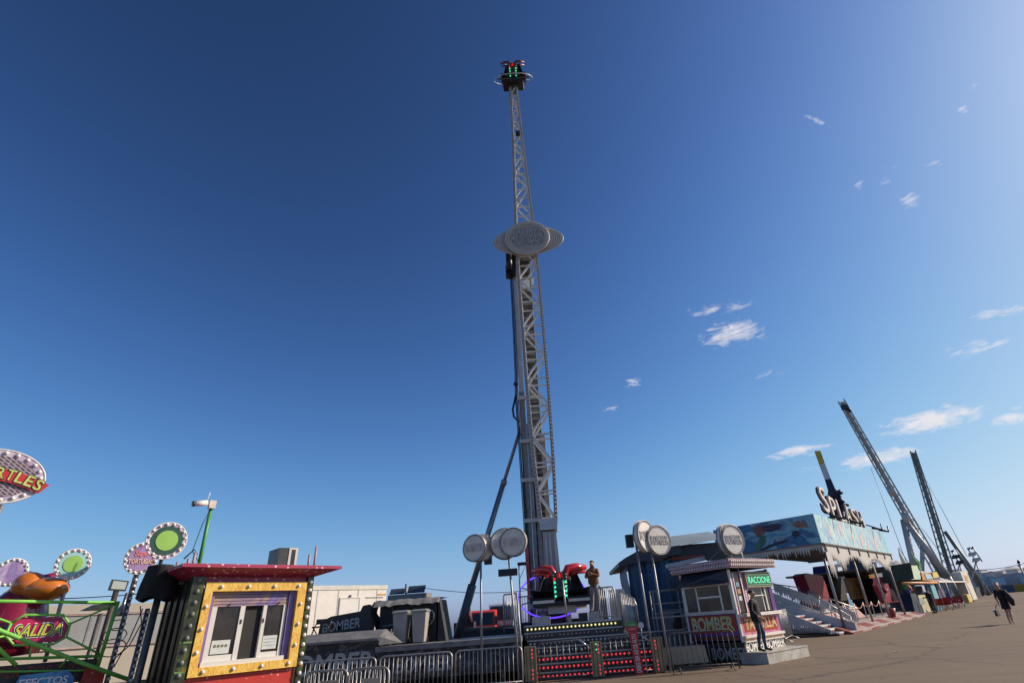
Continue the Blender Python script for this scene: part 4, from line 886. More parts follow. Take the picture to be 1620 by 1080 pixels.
# ------------------------------------------------------------------ water-sport themed ride with icicle canopy
SF = Fr(gnd(1333, 1005)[:2], 40)
cn = thing('ride_canopy', 'ice-fringed canopy painted with blue surf scenes on grey poles', 'canopy', SF.w(9, 3, 0))
CU0, CU1, CV1, CZ0, CZ1 = 1.1, 17.3, 5.75, 4.14, 5.6
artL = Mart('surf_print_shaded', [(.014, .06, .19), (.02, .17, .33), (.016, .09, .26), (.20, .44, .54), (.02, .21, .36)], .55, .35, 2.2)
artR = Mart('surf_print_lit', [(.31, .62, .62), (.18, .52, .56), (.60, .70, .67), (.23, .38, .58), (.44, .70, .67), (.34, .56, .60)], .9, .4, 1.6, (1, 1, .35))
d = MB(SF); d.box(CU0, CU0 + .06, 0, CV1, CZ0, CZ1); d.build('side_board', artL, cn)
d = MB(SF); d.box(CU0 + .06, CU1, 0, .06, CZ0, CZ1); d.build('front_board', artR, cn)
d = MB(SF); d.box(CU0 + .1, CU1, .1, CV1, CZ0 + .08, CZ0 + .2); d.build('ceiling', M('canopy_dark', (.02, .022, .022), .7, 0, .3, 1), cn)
d = MB(SF); d.box(CU1 - .06, CU1, .06, CV1, CZ0, CZ1 - .2); d.box(CU0, CU1, CV1 - .05, CV1, CZ0 + .3, CZ1 - .3); d.build('rear_board', M('canopy_rear', (.12, .2, .25), .6, 0, .2, 1), cn)
d = MB(SF); d.box(CU0 - .05, CU1 + .1, -.12, .0, CZ0 - .06, CZ0); d.box(CU0 - .08, CU0 + .02, -.12, CV1, CZ0 - .07, CZ0 - .005); d.build('bottom_trim', M('trim_brown_grey', (.18, .155, .14), .6, 0, .15, 3), cn)
icew = M('icicle_white', (.48, .46, .44), .6, 0, .1, 2)
def fringe(fr, P0, P1, ztop, zb, amp, n, seed, axis, th=.03, name='icicle_fringe', par=cn, prof=None):
    rnd = random.Random(seed); poly = [(0, ztop), (1, ztop)]; pts = []
    for i in range(n):
        t0 = 1 - i / n; t1 = 1 - (i + .5) / n; e = prof(t1) if prof else 0
        pts += [(t0, zb - e * .6 + rnd.random() * amp * .25), (t1 + rnd.uniform(-.2, .2) / n, zb - e - amp * (.35 + rnd.random() * .9))]
    poly += pts + [(0, zb)]
    d = MB(fr); P0, P1 = Vector(P0), Vector(P1)
    # build as strips so that the jagged outline stays planar and clean
    q = P1 - P0; nrm = Vector((0, 0, 1)).cross(q).normalized() * th
    for i in range(0, len(pts) - 1):
        a, b_ = pts[i], pts[i + 1]
        A0, B0 = P0 + q * a[0], P0 + q * b_[0]
        d.hexa([Vector((A0.x, A0.y, a[1])), Vector((B0.x, B0.y, b_[1])), Vector((B0.x, B0.y, b_[1])) + nrm, Vector((A0.x, A0.y, a[1])) + nrm,
                Vector((A0.x, A0.y, ztop)), Vector((B0.x, B0.y, ztop)), Vector((B0.x, B0.y, ztop)) + nrm, Vector((A0.x, A0.y, ztop)) + nrm])
    return d.build(name, icew, par)
fringe(SF, (CU0 + .03, 0, 0), (CU0 + .03, CV1, 0), CZ0 - .07, CZ0 - .22, .30, 42, 3, 'v')
fringe(SF, (CU0 + .1, -.02, 0), (CU1, -.02, 0), CZ0 - .06, CZ0 - .45, .28, 90, 4, 'u', prof=lambda t: .55 * abs(math.sin(t * math.pi * 3.0)) ** 3 + (.9 if t < .06 else 0))
d = MB(SF); d.box(CU0, CU1, .02, .10, CZ0 - .42, CZ0 - .06); d.build('valance', icew, cn)
for i in range(8):
    u = CU0 + .3 + i * 2.25; d = MB(SF); d.box(u - .06, u + .06, -.08, -.03, CZ0 - .42, CZ0 - .02); d.build('valance_batten', M('trim_brown_grey'), cn)
# painted surfers
def painted(poly, mat, u=CU0 - .004):
    d = MB(SF); d.prism([(u, *SF.py(x, y, u)) for x, y in poly], (-.006, 0, 0)); return d.build('painted_figure', mat, cn)
pr, pg, po, pd, pwv = M('paint_red', (.16, .06, .07), .4, 0, .5, 4), M('paint_green', (.04, .14, .10), .4, 0, .4, 4), M('paint_orange', (.24, .10, .06), .4, 0, .35, 4), M('paint_navy', (.008, .015, .05), .4, 0, .3, 4), M('paint_foam', (.20, .32, .40), .4, 0, .4, 5)
painted([(1191, 835), (1196, 831), (1206, 832), (1214, 835), (1210, 842), (1205, 850), (1198, 848), (1193, 842)], pr)
painted([(1203, 848), (1212, 846), (1211, 856), (1204, 866), (1196, 872), (1193, 866), (1198, 858)], pg)
painted([(1250, 829), (1258, 826), (1262, 822), (1268, 827), (1266, 820), (1271, 826), (1279, 833), (1270, 834), (1260, 834)], po)
painted([(1206, 832), (1222, 828), (1236, 829), (1234, 837), (1220, 841), (1209, 840)], pd)
painted([(1253, 841), (1259, 838), (1265, 841), (1265, 847), (1257, 850), (1253, 846)], pd)
painted([(1200, 871), (1215, 862), (1235, 855), (1247, 853), (1246, 857), (1228, 862), (1205, 872)], pd)
painted([(1226, 854), (1234, 846), (1236, 850), (1243, 846), (1240, 853), (1230, 858)], pwv)
painted([(1145, 853), (1155, 860), (1163, 868), (1160, 872), (1150, 866), (1145, 860)], pwv)
for (x, y, w) in ((1311, 836, 5), (1327, 832, 6), (1347, 845, 5), (1361, 852, 6), (1383, 856, 6), (1372, 862, 4)):
    d = MB(SF); pl = []
    for (dx, dy) in ((-w * .35, -9), (w * .1, -8), (w * .75, 4), (w * .9, 16), (w * .2, 6)): pl.append(SF.px(x + dx, y + dy, -.004))
    d.prism([(u, -.004, z) for u, z in pl], (0, -.006, 0)); d.build('painted_figure', M('paint_coral', (.66, .50, .48), .4, 0, .2, 4), cn)
# poles
for (x, y) in ((1299, 868), (1348, 880), (1378, 886), (1402, 885)):
    u, z = SF.px(x, y, .35); d = MB(SF); d.tube([(u, .35, 0), (u, .35, CZ0)], .065, 8); d.build('pole', M('pole_grey', (.30, .29, .28), .45, .4, .15, 4), cn)
for v in (CV1 - .3,):
    d = MB(SF); d.tube([(CU0 + .3, v, 0), (CU0 + .3, v, CZ0)], .07, 8); d.tube([(CU0 + .3, v, CZ0 - .9), (CU0 + .3, v - 1.6, CZ0)], .04, 6); d.build('pole', dgrey, cn)
# bulb letters standing on the canopy
ltm = M('letter_bulb_cream', (.62, .56, .50), .4, 0, .25, 14); ltr = M('letter_red_back', (.16, .035, .03), .5)
lu0, _ = SF.px(1302, 805, .25); lu1, _ = SF.px(1369, 832, .25)
ls = thing('bulb_letters', 'row of big bulb-studded letters standing on the canopy edge', 'letters', SF.w((lu0 + lu1) / 2, .25, CZ1))
letters = 'SPLASH'; k = len(letters); LH = [1.5, 1.35, 1.3, 1.2, 1.1, 1.05]
for i, c_ in enumerate(letters):
    u = lu0 + (lu1 - lu0) * (i + .5) / k; h = LH[i]; cz = CZ1 + .14 + h / 2 + (.3 if i == 0 else 0)
    text(c_, 'letter', SF.w(u, .25, cz), SF.a, (0, 0, 1), h, ltm, ls, .05, .0, 1.15)
    text(c_, 'letter_back', SF.w(u + .07, .36, cz), SF.a, (0, 0, 1), h * 1.06, ltr, ls, .05, .02, 1.28)
for u in (lu0 + .4, lu0 + 4.2, lu1 + .5, lu1 + 2.6):
    d = MB(SF); d.tube([(u, .0, CZ1 + .12), (u + .2, -.55, CZ1 - .05), (u + .5, -.55, CZ1 + .35)], .06, 6); d.tube([(u + .2, -.55, CZ1 - .05), (u, .3, CZ1 + .4)], .04, 6); d.build('bracket', black, ls)
# ride deck with striped edge
rd = thing('ride_deck', 'low white and red striped ride deck beneath the icicle canopy', 'platform', SF.w(10, 3, 0))
d = MB(SF); d.box(2.1, 20.5, .5, 7, .06, .32); d.build('deck', M('deck_white', (.40, .37, .35), .55, 0, .18, 2, wear=((.25, .2, .19), .58, 2)), rd)
ered, ewht = M('edge_red', (.20, .04, .035), .55, 0, .3, 4), M('edge_white', (.38, .35, .33), .5, 0, .15, 4)
for i in range(11):
    u0, u1 = .9 + i * 1.85, .9 + (i + 1) * 1.85
    d = MB(SF); d.hexa([(u0, -.25, .0), (u1, -.25, .0), (u1, .5, .0), (u0, .5, .0), (u0, -.25, .06), (u1, -.25, .06), (u1, .5, .30), (u0, .5, .30)]); d.build('edge_ramp', ered if i % 2 == 0 else M('edge_pink_grey', (.34, .24, .22), .55, 0, .25, 4), rd)
    d = MB(SF); d.prism([(u0 + .05, -.2, .066), (u0 + 1.8, -.2, .066), (u0 + 1.8, -.08, .106), (u0 + .05, -.08, .106)], (0, -.004, .01)); d.build('edge_stripe', ewht, rd)
for i in range(5):
    for j in range(3):
        u0, v0 = 3.2 + i * 3.4, 1.6 + j * 1.9
        d = MB(SF); d.prism([(u0, v0, .321), (u0 + 2.0, v0, .321), (u0 + 1.5, v0 + .4, .321), (u0 - .4, v0 + .4, .321)], (0, 0, .006)); d.build('red_inlay', M('inlay_red', (.22, .09, .085), .5, 0, .2, 4), rd)
d = MB(SF); d.hexa([(6.0, 2.3, .33), (15, 2.3, .33), (15, 5.5, .33), (6, 5.5, .33), (6.5, 2.6, .85), (14.5, 2.6, .85), (14.5, 5.2, .85), (6.5, 5.2, .85)]); d.build('raised_island', M('island_red', (.24, .07, .07), .5, 0, .3, 2), rd)
d = MB(SF); d.hexa([(6.4, 2.5, .85), (14.6, 2.5, .85), (14.6, 5.3, .85), (6.4, 5.3, .85), (6.6, 2.7, 1.05), (14.4, 2.7, 1.05), (14.4, 5.1, 1.05), (6.6, 5.1, 1.05)]); d.build('island_top', M('island_white', (.5, .5, .49), .5, 0, .2, 2), rd)
# posts with red rope around the deck
for i in range(7):
    u = 4.2 + i * 2.1; d = MB(SF); d.tube([(u, 1.2, .32), (u, 1.2, 1.25)], .03, 6); d.build('rope_post', steel, rd)
    if i < 6:
        d = MB(SF); d.tube([(u + 2.1 * t, 1.2, 1.2 - .28 * math.sin(math.pi * t)) for t in (0, .2, .4, .6, .8, 1)], .022, 6); d.build('rope', M('rope_red', (.40, .12, .10), .7), rd)
pot = thing('red_pot', 'small red flower pot on the edge of the striped deck', 'pot', SF.w(*SF.px(1413, 975, .3)[:1], .3, .3))
u, z = SF.px(1412, 975, .3); cpt = SF.w(u, .3, .26)
d = MB(); d.tube([cpt, cpt + Vector((0, 0, .5))], .2, 12, r2=.32); d.build('pot', M('pot_red', (.3, .05, .045), .5), pot)
# stair with icicle-cut side panels
sw = thing('ride_stair', 'broad stair with icicle-cut white side panels climbing beside the ticket booth', 'stair', SF.w(1, 1.5, 0))
pan = M('panel_cold_white', (.50, .49, .50), .55, 0, .1, 2)
def side_panel(u, top, bot, n, amp, seed, name='side_panel', flat=False):
    """top: two pixels (low end, high end) ; bot: depth of the panel at both ends in metres"""
    rnd = random.Random(seed); (v0, z0), (v1, z1) = SF.py(*top[0], u), SF.py(*top[1], u); d = MB(SF)
    rows = []
    for i in range(2 * n + 1):
        t = i / (2 * n); v = v0 + (v1 - v0) * t; zt = z0 + (z1 - z0) * t; zb = zt - (bot[0] + (bot[1] - bot[0]) * t)
        if i % 2: zb += amp * (.4 + rnd.random() * .8)
        rows.append((v, zt, max(.015, min(zb, zt - .02))))
    for a, b_ in zip(rows, rows[1:]):
        d.hexa([(u, a[0], a[2]), (u, b_[0], b_[2]), (u + .04, b_[0], b_[2]), (u + .04, a[0], a[2]), (u, a[0], a[1]), (u, b_[0], b_[1]), (u + .04, b_[0], b_[1]), (u + .04, a[0], a[1])])
    return d.build(name, pan, sw)
side_panel(0.0, ((1332, 1003), (1238, 966)), (.03, .85), 26, .34, 1)
side_panel(2.0, ((1352, 984), (1222, 950)), (.75, .62), 26, .24, 2)
side_panel(2.3, ((1296, 967), (1222, 937)), (.62, .50), 20, .22, 3)
side_panel(4.2, ((1352, 968), (1278, 938)), (.55, .55), 18, .26, 4)
side_panel(5.5, ((1278, 940), (1222, 921)), (.7, .6), 14, .25, 5)
for i in range(6):
    v0, z0 = .15 + i * .38, .10 + i * .155
    d = MB(SF); d.box(.05, 1.98, v0 - .03, v0 + .40, z0 - .025, z0 + .04); d.build('tread', M('tread_pale', (.62, .64, .63), .4, .1, .15, 5), sw)
    d = MB(SF); d.box(.05, 1.98, v0 - .01, v0 + .01, z0 - .09, z0 - .026); d.build('tread_nosing', M('nosing_red', (.40, .05, .05), .5), sw)
def srail(u, p0, p1, nb):
    (v0, z0), (v1, z1) = SF.py(*p0, u), SF.py(*p1, u)
    d = MB(SF); d.tube([(u, v0, z0), (u, v1, z1)], .028, 6); d.tube([(u, v0, z0 - .32), (u, v1, z1 - .32)], .02, 6); d.build('hand_rail', steel, sw)
    for i in range(nb + 1):
        t = i / nb; v, z = v0 + (v1 - v0) * t, z0 + (z1 - z0) * t; d = MB(SF); d.tube([(u, v, max(.02, z - .9)), (u, v, z)], .024, 6); d.build('baluster', steel, sw)
srail(2.02, (1345, 974), (1278, 936), 4); srail(4.25, (1350, 960), (1278, 934), 4); srail(6.0, (1264, 929), (1216, 922), 3)
d = MB(SF); d.box(2.4, 8.4, 3.0, 7.4, .05, 1.05); d.build('upper_landing', M('landing_grey', (.17, .17, .175), .6, 0, .3, 2), sw)
# leaning barrier beside the stair
p = gnd(1243, 1017); p2 = gnd(1258, 1012)
barrier((p.x, p.y), (p2.x + .3, p2.y + 1.0), 1.25, 'dull closed-up barrier leaning between the booth and the icicle stair', 16, group='crowd barriers by the ticket booth')
# covered ride cars
mar = M('maroon_cover', (.20, .010, .032), .5, 0, .25, 2, .1)
def hexpx(fr, pts, v, dv, z0=None):
    """box-like cover whose front outline is given in photo pixels on the plane v"""
    q = [(*[fr.px(x, y, v)[0]], v, fr.px(x, y, v)[1]) for x, y in pts]; d = MB(fr); d.prism(q, (0, dv, 0)); return d
c1 = thing('covered_car', 'tall maroon covered ride car standing above the icicle stair', 'ride car', SF.w(4.5, 4.5, .8))
d = hexpx(SF, [(1272, 909), (1276, 906), (1301, 910), (1307, 925), (1313, 948), (1300, 958), (1284, 950), (1281, 932)], 4.5, .8); d.build('cover', mar, c1)
d = hexpx(SF, [(1284, 950), (1300, 958), (1345, 985), (1330, 990), (1290, 970)], 4.4, .8); d.build('skirt', mar, c1)
c2 = thing('sheeted_ride_car', 'glossy maroon seat row wrapped in sheet under the canopy edge', 'ride car', SF.w(13, 3, .3))
d = hexpx(SF, [(1391, 912), (1402, 912), (1407, 930), (1413, 932), (1423, 951), (1402, 953), (1394, 938), (1388, 925)], 2.0, .35); d.build('cover', mar, c2)
u, z = SF.px(1398, 930, 1.98); d = MB(SF); d.tube([(u - 1.0, 1.97, z + .2), (u + .1, 1.93, z - .25), (u + 1.2, 1.97, z - .1)], .09, 8); d.build('fold', M('maroon_light', (.18, .015, .035), .4, 0, .15, 3), c2)
pv = thing('purple_truck', 'dark purple ride truck body with small windows behind the yellow board', 'ride truck', SF.w(16, 12, 0))
VP = 9.0
d = hexpx(SF, [(1312, 912), (1318, 911), (1316, 893), (1348, 889), (1352, 900), (1360, 900), (1370, 892), (1386, 888), (1392, 912), (1378, 935), (1330, 935), (1318, 925)], VP, 2); d.build('body', M('deep_purple', (.025, .012, .07), .45, 0, .2, 2), pv)
for pw in ([(1325, 897), (1337, 895), (1338, 901), (1326, 903)], [(1339, 895), (1345, 894), (1346, 900), (1340, 901)], [(1372, 897), (1380, 895), (1383, 900), (1374, 903)]):
    d = hexpx(SF, pw, VP - .02, .01); d.build('window', M('pale_window', (.50, .58, .62), .2, 0, .1, 2), pv)
yb = thing('yellow_board', 'large ochre plywood board standing on the ride deck', 'board', SF.w(12, 5.6, .3))
d = hexpx(SF, [(1336, 914), (1378, 912), (1384, 944), (1348, 948)], 5.4, .12); d.build('panel', M('ochre_ply', (.28, .14, .015), .55, 0, .25, 2.5), yb)
for x in (1352, 1366):
    u, z = SF.px(x, 930, 5.38); d = MB(SF); d.box(u - .02, u + .02, 5.37, 5.395, .4, 2.6); d.build('batten', M('ochre_dark', (.2, .1, .012), .6), yb)
ck = thing('dark_cabinet', 'narrow dark navy control cabinet with orange lamps on top', 'cabinet', SF.w(14, 4.6, .3))
d = hexpx(SF, [(1380, 914), (1391, 913), (1408, 956), (1392, 956)], 4.2, .4); d.build('body', M('navy_dark', (.008, .016, .03), .5, 0, .3, 2), ck)
for x in (1381, 1385, 1389):
    u, z = SF.px(x, 911, 4.2); d = MB(SF); d.box(u - .1, u + .1, 4.2, 4.5, z - .15, z + .15); d.build('lamp', M('orange_lamp', (.8, .42, .12), .4, 0, 0, 1, emit=.3), ck)
# dark cover heap in the back
hp = thing('dark_cover_heap', 'row of ride cars under dark green covers behind the stair rails', 'ride cars', SF.w(6, 9, .5))
d = MB(SF)
def hf(u_, v_):
    uu = 2 + u_ * 14; return (uu, 8.5 + 2.2 * (v_ - .5), 2.05 + .35 * math.sin(uu * .9) * .6 + .12 * math.sin(uu * 3.1) - 2.0 * (2 * abs(v_ - .5)) ** 3)
d.grid(hf, 50, 12); d.build('cover', M('dark_green_cover', (.018, .03, .024), .6, 0, .4, 2, .3), hp)
# tall propeller arm of a farther ride, painted yellow, white and navy
pa = thing('painted_ride_arm', 'far ride arm painted yellow, white and dark blue rising behind the letters', 'ride', far(1330, 930, 62).xy.to_3d())
D0 = 62
def arm_seg(pts, mat, name):
    q = [far(x, y, D0) for x, y in pts]; dv = far(1315, 900, 1).xy.normalized().to_3d() * .9; d = MB(); d.prism(q, dv); return d.build(name, mat, pa)
yl, wh_, nv = M('arm_yellow', (.62, .42, .03), .4, 0, .1, 2), M('arm_white', (.62, .62, .62), .4, 0, .08, 2), M('arm_navy', (.012, .014, .045), .45, 0, .3, 2)
arm_seg([(1288.5, 713), (1298, 712.5), (1304.5, 731), (1297, 736.5)], yl, 'yellow_tip')
arm_seg([(1297, 736.4), (1304.4, 731), (1314.5, 757), (1305, 758)], wh_, 'white_section')
arm_seg([(1305, 757.9), (1314.5, 756.9), (1321, 772), (1331, 785), (1336, 800), (1345, 815), (1312, 815), (1309, 785), (1310, 775)], nv, 'navy_section')
for (p0, p1, r) in (((1309, 784), (1312, 800), .2), ((1325, 776), (1330, 782), .32), ((1327, 788), (1334, 796), .25), ((1320, 784), (1322, 815), .12), ((1326, 800), (1343, 798), .15)):
    d = MB(); d.tube([far(*p0, D0 - .5), far(*p1, D0 - .5)], r, 8); d.build('hydraulic_part', nv, pa)
d = MB(); q = far(1328, 815, D0); d.box(q.x - .9, q.x + .9, q.y - .5, q.y + .9, 0, q.z); d.build('column', nv, pa)
# ------------------------------------------------------------------ left: yellow-framed kiosk
KF = Fr(gnd(310, 912, 2.5)[:2], 42)
ki = thing('cash_kiosk', 'ticket kiosk with yellow wood-look window frame and speckled magenta roof', 'kiosk', KF.w(.9, .8, 0))
def kb(name, mat, *bx, par=ki):
    d = MB(KF)
    for b_ in bx: d.box(*b_)
    return d.build(name, mat, par)
def speckle(name, c, c2, scale, thr=.32, rough=.45):
    m = bpy.data.materials.new(name); m.use_nodes = True; nt = m.node_tree; b = nt.nodes['Principled BSDF']; N = nt.nodes.new; L = nt.links.new
    t = N('ShaderNodeTexCoord'); v = N('ShaderNodeTexVoronoi'); v.inputs['Scale'].default_value = scale; L(t.outputs['Object'], v.inputs['Vector'])
    wn_ = N('ShaderNodeMapRange'); wn_.inputs['From Min'].default_value = thr; wn_.inputs['From Max'].default_value = thr * .7; L(v.outputs['Distance'], wn_.inputs['Value'])
    n = N('ShaderNodeTexNoise'); n.inputs['Scale'].default_value = 3; L(t.outputs['Object'], n.inputs['Vector'])
    mx0 = N('ShaderNodeMix'); mx0.data_type = 'RGBA'; mx0.inputs['A'].default_value = (*[x * .75 for x in c], 1); mx0.inputs['B'].default_value = (*[min(1, x * 1.2) for x in c], 1); L(n.outputs['Fac'], mx0.inputs['Factor'])
    mx = N('ShaderNodeMix'); mx.data_type = 'RGBA'; mx.inputs['B'].default_value = (*c2, 1); L(wn_.outputs[0], mx.inputs['Factor']); L(mx0.outputs['Result'], mx.inputs['A']); L(mx.outputs['Result'], b.inputs['Base Color']); b.inputs['Roughness'].default_value = rough
    return m
mag = speckle('magenta_speckled', (.30, .018, .065), (.62, .42, .46), 13, .26)
redsp = speckle('red_speckled', (.45, .03, .02), (.65, .35, .3), 12, .22)
ywood = Mart('yellow_wood_print', [(.74, .48, .09), (.66, .36, .05), (.78, .54, .13), (.58, .30, .04), (.74, .48, .10)], 3.5, .38, 1.2, (3, 3, 1.2))
olive = Mart('dark_olive_pilaster', [(.022, .026, .018), (.035, .045, .022), (.02, .022, .018), (.05, .09, .02), (.24, .11, .02)], 4.5, .3, 1.0); gbulb = M('grey_bulb', (.16, .165, .16), .3, 0, .2, 12)
pvc = M('white_pvc', (.62, .61, .58), .3, 0, .04, 2); lila = M('lilac_print', (.20, .13, .36), .4, 0, .3, 5)
kb('wall_below', redsp, (.14, 1.72, .0, .06, .02, 1.16)); kb('wall_rear', olive, (.0, 1.8, 1.35, 1.4, .02, 2.45)); kb('wall_end', olive, (1.74, 1.8, .06, 1.35, .02, 2.45))
kb('wall_side', M('side_brown', (.035, .028, .02), .45, .1, .5, 4), (.03, .08, .1, 1.35, .02, 2.45))
kb('wall_above', mag, (.14, 1.72, .0, .06, 2.41, 2.52))
pl = kb('pilaster', olive, (-.04, .13, -.05, .10, .02, 2.5)); pr_ = kb('pilaster', olive, (1.73, 1.83, -.05, .10, .02, 2.5))
for z in [.9 + i * .155 for i in range(11)]:
    d = MB(KF); d.ball((.045, -.055, z), .036, 8, 5); d.build('bulb', gbulb, pl)
for z in [.8 + i * .135 for i in range(13)]:
    d = MB(KF); d.ball((1.78, -.06, z), .032, 8, 5); d.build('bulb', bulbw, pr_)
for i, v in enumerate((.35, .7, 1.05)):
    kb('side_column', M('side_column_%d' % i, [(.05, .042, .03), (.02, .022, .018), (.06, .045, .03)][i], .35, .2, .4, 5), (-.02, .03, v - .08, v + .08, .02, 2.46))
d = MB(KF)
for (u, z, c_) in ((.03, 1.25, 0), (.06, 1.62, 0)): d.box(u - .05, u + .06, -.062, -.055, z - .012, z + .012)
d.build('green_scrolls', M('print_green', (.12, .25, .06), .5), ki)
kb('gilt_edge', M('gilt_edge', (.5, .33, .12), .4, .2, .2, 6), (1.70, 1.725, -.015, .06, .5, 2.42))
# yellow frame as four mitred boards
fo = (.15, 1.71, 1.17, 2.42); fi = (.26, 1.57, 1.285, 2.29); y0, y1 = -.07, .0
def board(p): d = MB(KF); d.prism([(u, y0, z) for u, z in p], (0, y1 - y0, 0)); return d.build('frame_board', ywood, ki)
o_ = [(fo[0], fo[2]), (fo[1], fo[2]), (fo[1], fo[3]), (fo[0], fo[3])]; i_ = [(fi[0], fi[2]), (fi[1], fi[2]), (fi[1], fi[3]), (fi[0], fi[3])]
for a in range(4): board([o_[a], o_[(a + 1) % 4], i_[(a + 1) % 4], i_[a]])
def fbulb(u, z): d = MB(KF); d.ball((u, -.08, z), (.028, .026, .028), 8, 6); d.build('frame_bulb', bulbw, ki)
for i in range(4): fbulb(.37 + i * .40, 2.355); fbulb(.34 + i * .41, 1.228)
for i in range(3): fbulb(.205, 2.08 - i * .30); fbulb(1.64, 2.08 - i * .30)
kb('reveal', lila, (fi[0] - .01, fi[0] + .06, .0, .1, fi[2], fi[3])); kb('reveal', lila, (fi[1] - .10, fi[1] + .01, .0, .1, fi[2], fi[3]))
kb('roller_shutter', Mart('shutter_print', [(.15, .10, .32), (.26, .2, .45), (.16, .11, .32), (.55, .38, .08), (.6, .42, .1)], 1.4, .4, .6), (fi[0] + .06, fi[1] - .10, .03, .07, 2.08, fi[3]))
for i in range(4): kb('shutter_slat_joint', M('joint_dark', (.06, .04, .12), .6), (fi[0] + .06, fi[1] - .10, .024, .03, 2.11 + i * .045, 2.115 + i * .045))
for u in (.58, 1.33): d = MB(KF); d.tube([(u, .03, 2.12), (u - .02, -.03, 2.10)], .014, 6); d.build('shutter_stop', chrome, ki)
WZ0, WZ1 = 1.285, 2.08
kb('window_sill', pvc, (.30, 1.50, -.03, .10, WZ0, WZ0 + .06))
for (u0, u1) in ((.32, .40), (.74, .81), (1.09, 1.145), (1.41, 1.46)): kb('window_upright', pvc, (u0, u1, .03, .09, WZ0 + .06, WZ1))
kb('sash_rail', pvc, (.40, .74, .04, .08, WZ0 + .06, WZ0 + .14), (1.145, 1.41, .04, .08, WZ0 + .06, WZ0 + .13))
kb('glass_pane', M('kiosk_glass', (.024, .019, .016), .04, 0, .8, 3.5), (.40, .74, .055, .062, WZ0 + .14, WZ1)); kb('glass_pane', M('kiosk_glass'), (1.145, 1.41, .055, .062, WZ0 + .13, WZ1)); kb('opening', M('dark_interior', (.012, .011, .011), .7, 0, .4, 2), (.81, 1.09, .09, .10, WZ0 + .06, WZ1))
kb('window_latch', black, (.765, .785, .02, .03, 1.83, 1.89)); kb('window_latch', black, (1.105, 1.122, .02, .03, 1.83, 1.89))
pap = M('notice_white', (.52, .56, .55), .6, 0, .1, 20)
pa1 = kb('notice_sheet', pap, (.42, .68, .045, .052, 1.44, 1.62)); kb('notice_sheet', pap, (1.16, 1.38, .045, .052, 1.45, 1.64))
for i in range(4): d = MB(KF); d.disc((.47 + i * .052, .043, 1.545), KF.a * 0 + Vector((1, 0, 0)), (0, 0, 1), .02, .02, .003, 12); d.build('notice_mark', M('mark_olive', (.12, .14, .04), .6), pa1)
for i in range(3): kb('notice_line', M('ink_grey', (.2, .22, .22), .6), (1.18, 1.36, .043, .045, 1.50 + i * .045, 1.507 + i * .045))
# roof
d = MB(KF); zt, zb = 2.66, 2.50
d.hexa([(-.03, -.03, zb), (1.83, -.03, zb), (1.83, 1.42, zb), (-.03, 1.42, zb), (-.27, -.27, zt - .05), (2.20, -.27, zt - .05), (2.20, 1.6, zt - .05), (-.27, 1.6, zt - .05)]); d.build('roof', mag, ki)
d = MB(KF); d.box(-.28, 2.21, -.28, 1.61, zt - .05, zt); d.build('roof_edge', speckle('magenta_edge', (.36, .03, .09), (.75, .55, .56), 13, .26), ki)
for (u, v, h) in ((-.1, .2, .12), (.05, .5, .25), (.02, 1.3, .2), (1.85, .3, .25), (2.05, .5, .42)):
    d = MB(KF); d.tube([(u, v, zt), (u, v, zt + h)], .022, 6); d.build('roof_stub', M('stub_pink_grey', (.34, .27, .27), .5), ki)
sb_ = thing('roof_cabinet', 'grey louvred box standing on the magenta kiosk roof', 'box', KF.w(1.5, .3, zt))
q0, q1 = KF.px(438, 896, .25), KF.px(472, 866, .25)
d = MB(KF); d.box(q0[0], q1[0], .25, .7, zt + .002, zt + .34); d.build('body', M('cabinet_slate', (.045, .05, .055), .4, .1, .15, 4), sb_)
d = MB(KF)
for bx in ((q0[0] + .17, q1[0], .24, .25, zt + .003, zt + .03), (q0[0] + .17, q1[0], .24, .25, zt + .315, zt + .345), (q0[0] + .17, q0[0] + .21, .24, .25, zt + .03, zt + .315), (q1[0] - .04, q1[0], .24, .25, zt + .03, zt + .315)): d.box(*bx)
d.build('frame', lgrey, sb_)
d = MB(KF); d.box(q0[0] + .21, q1[0] - .04, .244, .249, zt + .03, zt + .315); d.build('mesh_front', black, sb_)
# camera on a green pole
cc = thing('surveillance_camera', 'white surveillance camera on a leaning green pole behind the kiosk roof', 'camera', KF.w(.5, 1.5, 2.6))
VC = 1.5
p0_, p1_ = KF.px(315, 893, VC), KF.px(336, 793, VC)
d = MB(KF); d.tube([(p0_[0], VC, p0_[1] - .3), (p1_[0], VC, p1_[1])], .032, 8); d.build('pole', M('pole_green', (.05, .26, .06), .45, 0, .1, 4), cc)
q = KF.px(322, 798, VC - .05); d = MB(KF); d.tube([(q[0] - .17, VC - .12, q[1] - .01), (q[0] + .04, VC - .1, q[1] + .03)], .05, 8); d.build('camera_body', white, cc)
d = MB(KF); d.tube([(q[0] - .20, VC - .12, q[1] - .015), (q[0] - .17, VC - .12, q[1] - .01)], .052, 8); d.build('lens_hood', black, cc)
d = MB(KF); d.box(q[0] + .08, q[0] + .19, VC - .12, VC - .02, q[1] - .06, q[1] + .08); d.tube([(q[0] + .03, VC - .1, q[1] + .02), (q[0] + .09, VC - .07, q[1] + .0)], .02, 6); d.build('junction_box', M('box_cream', (.6, .56, .5), .5), cc)
d = MB(KF); d.tube([(q[0] + .03, VC - .1, q[1] + .05), (q[0] + .05, VC - .1, q[1] + .22)], .008, 5); d.build('antenna', white, cc)
d = MB(KF); d.tube([(q[0] + .13, VC - .06, q[1] - .06), (q[0] + .05, VC - .06, q[1] - .35), (q[0] + .0, VC - .02, q[1] - .8), (p0_[0] + .02, VC, p0_[1])], .007, 5); d.build('cable', black, cc)
